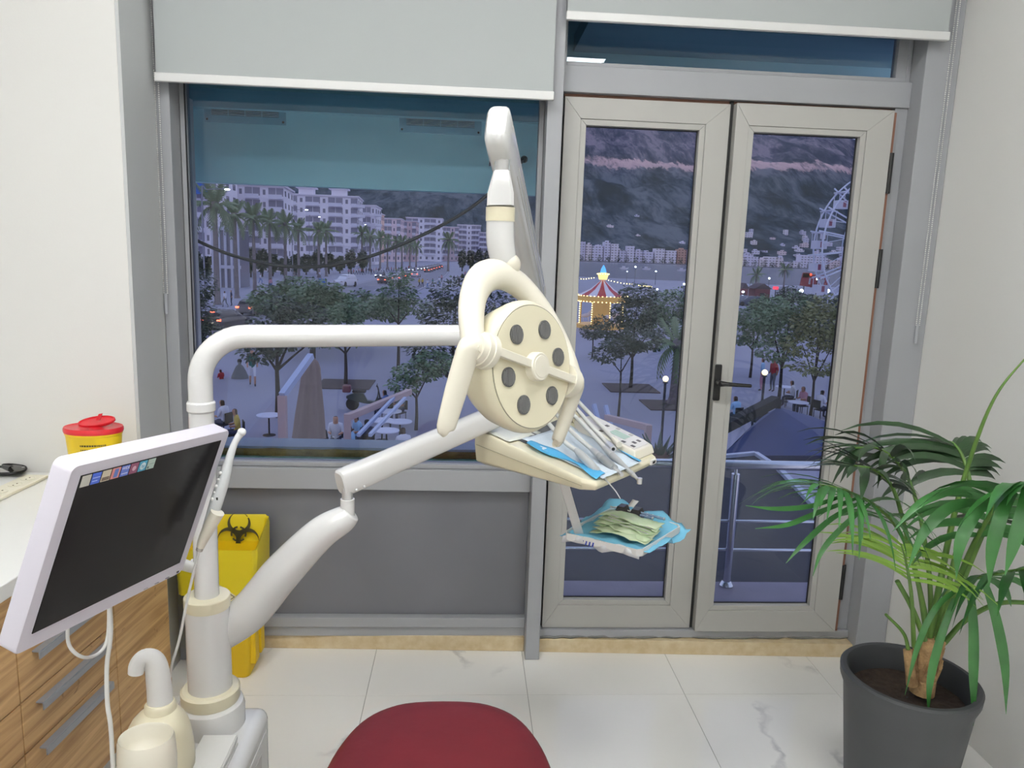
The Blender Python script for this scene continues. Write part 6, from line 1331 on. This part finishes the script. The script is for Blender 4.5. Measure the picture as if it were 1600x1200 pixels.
# folded taupe parasol
pb = UZ(487, 690, GZ+.9); Yp = 21.; pt, pbm = UY(487, 560, Yp), UY(487, 684, Yp); pbm.z = max(pbm.z, GZ+.3)
pr = thing('folded_parasol', (pt.x, Yp, GZ), 'tall folded taupe parasol on the cafe terrace', 'parasol')
rings = []; n = 24
for k, (f_, r_) in enumerate(((0, .10), (.04, .22), (.12, .30), (.35, .36), (.7, .48), (1, .56))):
    z = pt.z+(pbm.z-pt.z)*f_; rings.append([V(pt.x-.1*f_+r_*.74*(1+.16*math.cos(6*a))*math.cos(a), Yp+r_*.74*(1+.16*math.cos(6*a))*math.sin(a), z) for a in [2*PI*i/48 for i in range(48)]])
m = MB(); m.loft(rings); m.build('canopy', mat('taupe_fabric', '#85756f', rough=.9), pr, smooth=60); m = MB(); m.tube([V(pt.x, Yp, GZ), V(pt.x, Yp, pt.z+.25)], .05, 10); m.build('pole', M_BARK, pr)
# terrace frames of painted wood and glass
M_PINE = mat('pale_pink_wood', '#b7a2a0', rough=.7); M_BEAM = mat('pale_blue_beam', '#a9b6d2', rough=.5)
t = thing('pergola_post', tuple(UY(440, 680, 19)), 'pale wooden post with blue sloping beam beside the folded parasol', 'wooden frame')
Yq = 19.; a = UY(441, 618, Yq); m = MB(); m.bar(V(a.x, Yq, GZ), a, .2, .2); m.build('post', M_PINE, t); m = MB(); m.bar(a, UY(486, 556, Yq+1.5), .16, .16); m.build('beam', M_BEAM, t)
t = thing('terrace_rail', tuple(UY(545, 650, 17)), 'pale wooden rail with slanted glass panels around the terrace', 'rail')
a, b_ = UY(543, 652, 16.5), UY(640, 612, 19.5); m = MB(); m.bar(V(a.x, a.y, GZ), a+V(0, 0, .08), .14, .14); m.build('post', M_PINE, t); m = MB(); m.bar(a, b_, .14, .14); m.build('top_rail', M_PINE, t)
for (q0, q1) in (((560, 680), (615, 622)), ((578, 680), (633, 622))):
    m = MB(); m.bar(UY(*q0, 15.5), UY(*q1, 18.5), .07, .07); m.build('glass_rail_edge', M_BEAM, t)
t = thing('terrace_gate', tuple(UY(980, 690, 16)), 'pinkish wooden rail with two blue uprights above the agave', 'rail')
m = MB(); m.bar(UY(948, 652, 17.), UY(1013, 668, 15.), .13, .13); m.build('top_rail', M_PINE, t); e1 = UY(1013, 668, 15.); m = MB(); m.bar(e1+V(0, 0, .06), V(e1.x, e1.y, GZ), .13, .13); m.build('post', M_PINE, t)
for q0, q1 in (((928, 632), (936, 662)), ((946, 634), (954, 664))): m = MB(); m.bar(UY(*q0, 17.5), UY(*q1, 17.2), .09, .09); m.build('upright', M_BEAM, t)
# agave in the planter
ag = UY(1030, 690, 14.); t = thing('agave', (ag.x, ag.y, ag.z-.6), 'spiky agave plant with brown heart beyond the handrail', 'plant')
for k in range(18):
    a = k*2.4; L_ = random.uniform(.5, .85); d = V(math.cos(a)*.7, math.sin(a)*.7, random.uniform(.4, 1.1)).normalized(); s_ = d.cross(V(0, 0, 1)).normalized()*.05; b0 = ag+V(0, 0, -.45)
    m = MB(); m.add([b0-s_*.6, b0+s_*.6, b0+d*L_*.5+s_, b0+d*L_*.5-s_, b0+d*L_], [(0, 1, 2, 3), (3, 2, 4)]); m.build('leaf', mat('grey_green_agave', '#4d5a4e', rough=.6), t, solid=.02)
m = MB(); m.sphere(ag+V(0, 0, -.42), .28, 12, 8); m.build('heart', mat('brown_heart', '#6a5550', rough=.9), t, smooth=60)
m = MB(); m.lathe([(.3, GZ-ag.z), (.35, -.6), (.3, -.58), (.01, -.6)], ag, n=20); m.build('planter', M_CEMENT, t)
# navy square parasol
Yb = 11.5; apx = UY(1216, 637, Yb+1.2); cs_ = [UY(1128, 712, Yb), UY(1318, 712, Yb), UY(1312, 668, Yb+2.6), UY(1172, 668, Yb+2.6)]
t = thing('square_parasol', (apx.x, apx.y, GZ), 'large navy square parasol just beyond the balcony', 'parasol'); M_NAVY = mat('navy_canvas', '#3f4a72', rough=.85, var=.08, vscale=2)
mid = [c.lerp(apx, .5)+V(0, 0, .04) for c in cs_]
for k in range(4):
    m = MB(); a, b_ = cs_[k], cs_[(k+1) % 4]; m.sheet([[a, (a+b_)/2+V(0, 0, -.03), b_], [mid[k], (mid[k]+mid[(k+1) % 4])/2, mid[(k+1) % 4]], [apx, apx+V(.001, 0, 0), apx+V(.002, 0, 0)]]); m.build('canopy_panel', M_NAVY, t, solid=.01)
    m = MB(); m.prism([a, b_, b_+V(0, 0, -.22), a+V(0, 0, -.22)], V(0, .012, 0)); m.build('valance', mat('dark_valance', '#2a3048', rough=.85), t)
m = MB(); m.tube([V(apx.x, apx.y, GZ), apx+V(0, 0, .15)], .045, 10); m.build('pole', CL['black'], t); m = MB(); m.lathe([(.5, 0), (.5, .08), (.05, .1)], (apx.x, apx.y, GZ), n=20); m.build('base', M_CEMENT, t)
m = MB(); m.bar(UY(1100, 684, Yb-.4), UY(1212, 626, Yb+1.0), .16, .16); bm_ = m.build('canopy_arm', CL['black'], t)
# scooter
sc0 = G(572, 641); t = thing('scooter', tuple(sc0), 'parked dark scooter with red top box on the plaza', 'scooter'); A_ = axes(V(1, .05, 0).normalized(), V(-.05, 1, 0).normalized(), V(0, 0, 1))
def S(x, y, z): return sc0+A_@V(x, y, z)
for x in (-.55, .62):
    m = MB(); m.lathe([(.17, -.05), (.25, -.05), (.27, -.02), (.27, .02), (.25, .05), (.17, .05)], S(x, 0, .27), A_@Matrix.Rotation(PI/2, 3, 'X'), 24); m.build('wheel', M_TYRE, t, smooth=40)
    m = MB(); m.lathe([(.03, -.04), (.03, .04)], S(x, 0, .27), A_@Matrix.Rotation(PI/2, 3, 'X'), 12)
    for q in range(6): m.bar(S(x, 0, .27), S(x+.17*math.cos(q*PI/3), 0, .27+.17*math.sin(q*PI/3)), .02, .02)
    m.build('rim', M_LINE, t)
M_SC = mat('dark_green_scooter', '#36443f', rough=.4)
m = MB(); m.loft([[S(x, y*w, z) for y, z in ((-1, z0), (1, z0), (1, z1), (-1, z1))] for x, w, z0, z1 in ((-.8, .08, .50, .60), (-.5, .13, .42, .72), (-.1, .14, .32, .70), (.05, .14, .30, .42), (.35, .14, .30, .38), (.45, .12, .32, .60), (.5, .1, .5, .95))]); m.build('body', M_SC, t, bevel=.02)
m = MB(); m.tube(catmull([S(-.78, 0, .55), S(-.5, 0, .62), S(-.25, 0, .57)], 4), .05, 8, ry=.09); m.build('rear_mudguard', M_LINE, t, smooth=50)
m = MB(); m.obox(S(-.28, 0, .80), (.55, .26, .1), A_); m.build('seat', CL['black'], t, bevel=.03)
m = MB(); m.obox(S(-.78, 0, .90), (.34, .34, .30), A_); m.build('top_box', mat('dark_red_box', '#7a4a50', rough=.4), t, bevel=.06, seg=3)
m = MB(); m.tube([S(.62, 0, .27), S(.48, 0, .95), S(.44, 0, 1.05)], .03, 8); m.tube([S(.44, -.3, 1.06), S(.42, 0, 1.02), S(.44, .3, 1.06)], .018, 8); m.build('fork_and_bar', CL['black'], t, smooth=40)
# lamps
M_GLOBE = mat('lit_globe', (1, .85, .6), emit=1.9, emit_color=(1, .78, .42)); M_POST = mat('dark_post', '#2b2c33', rough=.6)
def globe_lamp(px, py, Y, lab):
    g = UY(px, py, Y); t = thing('globe_lamp', (g.x, g.y, GZ), lab, 'lamp post'); m = MB(); m.tube([V(g.x, g.y, GZ), g+V(0, 0, -.14)], .045, 8); m.build('post', M_POST, t); m = MB(); m.sphere(g, .10, 12, 8); m.build('globe', M_GLOBE, t, smooth=80); m = MB(); m.lathe([(.10, -.14), (.06, -.09)], g, n=12); m.build('collar', M_POST, t)
globe_lamp(1040, 592, 24, 'lit globe lamp on a black post by the young palm'); globe_lamp(1195, 582, 24, 'lit globe lamp on a black post by the cafe guests')
M_LEDW = mat('lit_led_head', (1, 1, 1), emit=6, emit_color=(.95, .97, 1))
for k, (x, y, Y) in enumerate([(355, 296, 82), (479, 328, 140), (499, 339, 200), (571, 351, 260), (624, 367, 360), (659, 382, 600)]):
    g = UY(x, y, Y); t = thing('street_lamp', (g.x-2.6, g.y, GZ), 'tall street lamp with lit white head over the road', 'street lamp', 'street lamps along the road'); s_ = Y/82
    m = MB(); m.tube(catmull([V(g.x-2.6, g.y, GZ), V(g.x-2.6, g.y, g.z-.8), V(g.x-2.0, g.y, g.z-.1), V(g.x, g.y, g.z+.05)], 5), [.09, .07, .05, .04], 6); m.build('mast', mat('grey_mast', '#8a8b98', rough=.5), t, smooth=50)
    m = MB(); m.sphere(g, .3, 10, 6, (1, .5, .35)); m.build('lamp_head', M_LEDW, t, smooth=80)
# pedestrian sign
t = thing('road_sign', tuple(G(503, 463)), 'blue square pedestrian crossing sign on a post by the road', 'road sign'); b = G(503, 463); q = UY(503, 446, b.y)
m = MB(); m.tube([b, V(b.x, b.y, q.z)], .04, 6); m.build('post', M_POST, t); m = MB(); m.obox(UY(503, 447, b.y)+V(0, -.06, 0), (.95, .04, 2.0)); m.build('plate', mat('sign_blue', '#2f62c0', rough=.4, emit=.15), t)
q = UY(503, 444, b.y)+V(0, -.09, 0); m = MB(); m.prism([q+V(-.3, 0, -.3), q+V(.3, 0, -.3), q+V(0, 0, .3)], (0, -.01, 0)); m.build('triangle', M_LINE, t); q = UY(503, 452, b.y)+V(0, -.09, 0); m = MB(); m.prism([q+V(-.2, 0, -.2), q+V(.2, 0, -.2), q+V(.2, 0, .25), q+V(-.2, 0, .25)], (0, -.01, 0)); m.build('lower_symbol', M_LINE, t)

# ------------------------------------------------------------------ carousel
cc = G(938, 512); CR = 2.35; t = thing('carousel', tuple(cc), 'lit carousel with red and white striped roof and yellow bulbs', 'carousel')
M_CRED = mat('carousel_red', '#b3263a', rough=.5); M_CWH = mat('carousel_white', '#d6d2dc', rough=.5); M_BULB = mat('yellow_bulb', (1, .8, .35), emit=6, emit_color=(1, .72, .25)); M_GOLD = mat('glowing_carousel_gold', '#a8813f', rough=.4, emit=.25, emit_color=(1, .6, .2))  # gold parts glow faintly, bulb light put into their material
zr, za = UY(938, 462, cc.y).z, UY(938, 436, cc.y).z
m = MB(); m.lathe([(CR, 0), (CR, .35), (.1, .36)], cc, n=32); m.build('platform', M_GOLD, t)
for k in range(16):
    a, b = 2*PI*k/16, 2*PI*(k+1)/16; P0, P1 = V(cc.x+CR*math.cos(a), cc.y+CR*math.sin(a), zr), V(cc.x+CR*math.cos(b), cc.y+CR*math.sin(b), zr); ap_ = V(cc.x, cc.y, za)
    m = MB(); mdl = lambda p_: p_.lerp(ap_, .5)+V(0, 0, -.18); m.sheet([[P0, P1], [mdl(P0), mdl(P1)], [ap_+(P0-ap_)*.06, ap_+(P1-ap_)*.06]]); m.build('roof_panel', M_CRED if k % 2 else M_CWH, t, solid=.02)
m = MB(); m.lathe([(CR, zr-cc.z-.55), (CR*1.02, zr-cc.z)], cc, n=32, close=False); m.build('rounding_board', M_GOLD, t)
bulb_me = MB().sphere((0, 0, 0), .05, 6, 4).mesh('bulb', M_BULB)
for row, (z, r_) in enumerate(((zr+.02, CR+.05), (zr-.5, CR+.05))):
    for k in range(40): a = 2*PI*k/40; inst('bulb', bulb_me, None, (cc.x+r_*math.cos(a), cc.y+r_*math.sin(a), z)).parent = t; o = COL.objects[-1]; o.matrix_parent_inverse = t.matrix_basis.inverted()
for k in range(8):
    a = 2*PI*k/8+.2; x, y = cc.x+(CR-.25)*math.cos(a), cc.y+(CR-.25)*math.sin(a); m = MB(); m.tube([V(x, y, cc.z+.35), V(x, y, zr-.5)], .05, 6); m.build('pole', M_GOLD, t)
    for q in range(10): o = inst('bulb', bulb_me, None, (x+.08*math.cos(a), y+.08*math.sin(a), cc.z+.5+(zr-.6-cc.z-.5)*q/9)); o.parent = t; o.matrix_parent_inverse = t.matrix_basis.inverted()
    if k % 2 == 0:
        hx, hy = cc.x+(CR-.8)*math.cos(a), cc.y+(CR-.8)*math.sin(a); m = MB(); m.tube(catmull([V(hx-.4, hy, cc.z+1.1), V(hx, hy, cc.z+1.15), V(hx+.3, hy, cc.z+1.25), V(hx+.5, hy, cc.z+1.6), V(hx+.68, hy, cc.z+1.5)], 4), [.12, .2, .18, .1, .06], 10)
        for lx in (-.3, .22): m.tube([V(hx+lx, hy, cc.z+1.05), V(hx+lx+.1, hy, cc.z+.6)], .045, 6)
        m.build('horse', M_CWH, t, smooth=60)
m = MB(); m.lathe([(.9, .36), (.9, zr-cc.z-.3)], cc, n=16); m.build('centre_drum', M_GOLD, t)
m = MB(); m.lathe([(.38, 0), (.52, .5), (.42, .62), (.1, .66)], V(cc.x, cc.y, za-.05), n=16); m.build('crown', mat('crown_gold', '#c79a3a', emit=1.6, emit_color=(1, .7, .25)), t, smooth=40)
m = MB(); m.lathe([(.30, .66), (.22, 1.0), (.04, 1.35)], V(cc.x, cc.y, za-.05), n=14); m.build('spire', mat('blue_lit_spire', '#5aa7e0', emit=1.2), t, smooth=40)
for k in range(14):
    a = 2*PI*k/14; o = inst('bulb', bulb_me, None, (cc.x+.55*math.cos(a), cc.y+.55*math.sin(a), za+.48)); o.parent = t; o.matrix_parent_inverse = t.matrix_basis.inverted()
for lab, pts_ in (('string of yellow bulbs running right from the carousel roof', [(940, 434), (955, 439), (975, 443), (992, 444)]), ('string of white bulbs hanging beyond the carousel', [(998, 446), (1008, 447), (1018, 448)]), ('string of yellow bulbs running left from the carousel roof', [(895, 434), (912, 436), (928, 434)])):
    P = catmull([UY(x, y, cc.y+1.) for x, y in pts_], 4); t2_ = thing('string_lights', tuple(P[0]), lab, 'string lights'); m = MB(); m.tube(P, .012, 4); m.build('wire', CL['black'], t2_)
    for p_ in P: o = inst('bulb', bulb_me, None, tuple(p_)); o.parent = t2_; o.matrix_parent_inverse = t2_.matrix_basis.inverted()

# ------------------------------------------------------------------ ferris wheel
WY = 78.; wc = UY(1396, 386, WY); WR = 123*WY/FPX; fw = thing('ferris_wheel', (wc.x, WY, GZ), 'white ferris wheel with open gondolas beside the sea', 'ferris wheel'); M_WH = mat('ferris_white', '#d0d6e6', rough=.5)
for yo in (-1.0, 1.0):
    m = MB(); m.tube([V(wc.x+WR*math.cos(a), WY+yo, wc.z+WR*math.sin(a)) for a in [2*PI*i/64 for i in range(65)]], .09, 6, cap=False); m.build('rim', M_WH, fw, smooth=60)
    m = MB(); m.tube([V(wc.x+WR*.62*math.cos(a), WY+yo, wc.z+WR*.62*math.sin(a)) for a in [2*PI*i/48 for i in range(49)]], .05, 6, cap=False); m.build('inner_rim', M_WH, fw, smooth=60)
NS = 22
for k in range(NS):
    a = 2*PI*k/NS+.13; d = V(math.cos(a), 0, math.sin(a))
    for yo in (-1., 1.): m = MB(); m.bar(wc+V(0, yo*.5, 0)+d*.4, wc+V(0, yo, 0)+d*(WR+.6), .13, .13); m.build('spoke', M_WH, fw)
    m = MB(); m.bar(wc+d*WR+V(0, -1.2, 0), wc+d*WR+V(0, 1.2, 0), .1, .1); m.build('cross_bar', M_WH, fw)
    a2 = a+PI/NS; m = MB(); m.bar(wc+V(0, -1, 0)+d*WR*.62, wc+V(0, -1, 0)+V(math.cos(a2), 0, math.sin(a2))*WR, .06, .06); m.build('brace', M_WH, fw)
    gc = wc+d*WR
    g_ = MB(); g_.box(gc.x-.6, gc.x+.6, WY-.6, WY+.6, gc.z-1.75, gc.z-.9); g_.box(gc.x-.65, gc.x+.65, WY-.65, WY+.65, gc.z-.15, gc.z-.05)
    for sx in (-.55, .55):
        for sy in (-.55, .55): g_.bar(V(gc.x+sx, WY+sy, gc.z-.95), V(gc.x+sx, WY+sy, gc.z-.1), .06, .06)
    g_ = g_.build('gondola', mat('gondola_white', '#c3c6d6', rough=.5), fw); m = MB(); m.box(gc.x-.12, gc.x+.2, WY-.63, WY-.605, gc.z-1.6, gc.z-1.0); m.build('gondola_mark', mat('gondola_red', '#8a4a60', rough=.5), g_)
for sx in (-1, 1):
    for yo in (-1.6, 1.6): m = MB(); m.bar(wc+V(0, yo*.7, 0), V(wc.x+sx*WR*.62, WY+yo*1.6, GZ), .32, .32); m.build('support_leg', M_WH, fw)
m = MB(); m.tube([wc+V(0, -1.6, 0), wc+V(0, 1.6, 0)], .5, 14); m.build('axle', M_WH, fw)

# ------------------------------------------------------------------ seafront stalls, red show board, floodlights, boats
for k, (x, w, lab) in enumerate(((1162, 10, 'narrow dark red wooden hut next to the wider red hut'), (1190, 22, 'wider dark red wooden hut with dark gable roof on the seafront'))):
    b = G(x, 474); s_ = b.y/FPX; t = thing('wooden_hut', tuple(b), lab, 'hut'); hw = w*s_/2*1.1; m = MB(); m.box(b.x-hw, b.x+hw, b.y, b.y+3, GZ, GZ+2.4); m.build('wall', mat('dark_red_wood', '#7c4650', rough=.8), t)
    m = MB(); m.prism([V(b.x-hw*1.2, b.y-.3, GZ+2.4), V(b.x+hw*1.2, b.y-.3, GZ+2.4), V(b.x, b.y-.3, GZ+3.3)], (0, 3.6, 0)); m.build('roof', mat('dark_roof', '#4c3c48', rough=.8), t); m = MB(); m.box(b.x-hw*.3, b.x+hw*.3, b.y-.05, b.y, GZ+.1, GZ+1.7); m.build('door', M_POST, t)
b = G(1272, 462); Yr = b.y; t = thing('red_show_board', tuple(b), 'red slanted cut-out attraction board on the seafront', 'sign board'); M_RB = mat('show_board_red', '#8f2f3c', rough=.6)
def rbp(x, y): return UY(x, y, Yr)
pieces = [[(1250, 446), (1262, 448), (1266, 426), (1255, 426)], [(1255, 427), (1291, 431), (1290, 437), (1254, 433)], [(1266, 449), (1272, 449), (1275, 435), (1268, 434)], [(1275, 449), (1283, 449), (1282, 441), (1278, 435), (1274, 440)], [(1286, 449), (1292, 449), (1296, 438), (1291, 436)], [(1262, 448), (1292, 450), (1292, 446), (1262, 444)]]
for p_ in pieces: m = MB(); m.prism([rbp(*q) for q in p_], (0, .3, 0)); m.build('letter_piece', M_RB, t)
m = MB(); m.sphere(rbp(1267, 429), .28, 8, 6); m.build('red_lamp', mat('red_orange_lamp', '#e05030', emit=2.5), t)
for x in (1256, 1290): m = MB(); m.bar(rbp(x, 447), V(rbp(x, 447).x, Yr, GZ), .2, .2); m.build('leg', M_POST, t)
M_FLOOD = mat('floodlight_glow', (1, 1, 1), emit=16, emit_color=(.9, .95, 1))
for k, (x, y, Y, r_) in enumerate(((1252, 454.5, 120, .34), (1293, 454.5, 120, .36), (1161, 456, 120, .2), (1202, 435, 160, .2), (1277, 436, 110, .16), (1027, 452, 120, .16), (1069, 444, 120, .18), (1073, 445, 120, .14), (993, 417, 200, .22), (980, 424, 200, .15), (1025, 424, 200, .18))):
    g = UY(x, y, Y); t = thing('floodlight', (g.x, g.y, GZ), 'white floodlight on a slim pole by the seafront', 'floodlight', 'seafront floodlights'); m = MB(); m.tube([V(g.x, g.y, GZ), g], .06, 6); m.build('pole', M_POST, t); m = MB(); m.sphere(g, r_, 10, 6, (1, 1, .8)); m.build('lamp', M_FLOOD, t, smooth=80)
g = UY(1212, 450, 118); t = thing('stop_light', (g.x, g.y, GZ), 'red lit stall sign on a slim post by the seafront', 'light sign'); m = MB(); m.box(g.x-.4, g.x+.4, g.y-.1, g.y+.1, g.z-.22, g.z+.22); m.build('panel', mat('red_lit_panel', '#ff3040', emit=2.2), t); m = MB(); m.tube([V(g.x, g.y, GZ), g+V(0, 0, -.2)], .06, 6); m.build('post', M_POST, t)
for x, y in ((1010, 422), (1065, 424), (975, 421)):
    b = UZ(x, y, GZ-1.); t = thing('moored_boat', tuple(b), 'small white boat moored in the bay', 'boat', 'boats in the bay'); m = MB(); s_ = b.y/FPX*7; m.loft([[V(b.x-s_, b.y, b.z), V(b.x-s_, b.y+.5, b.z)], [V(b.x-s_, b.y, b.z), V(b.x-s_, b.y+.5, b.z)]], cap=False) if False else m.hexa([V(b.x-s_*.8, b.y-1, b.z), V(b.x+s_*.7, b.y-1, b.z), V(b.x+s_*.7, b.y+1, b.z), V(b.x-s_*.8, b.y+1, b.z), V(b.x-s_, b.y-1.2, b.z+1.2), V(b.x+s_, b.y-1.2, b.z+1.5), V(b.x+s_, b.y+1.2, b.z+1.5), V(b.x-s_, b.y+1.2, b.z+1.2)]); m.build('hull', M_CWH, t); m = MB(); m.box(b.x-s_*.4, b.x+s_*.2, b.y-.8, b.y+.8, b.z+1.2, b.z+2.4); m.build('cabin', M_CWH, t)
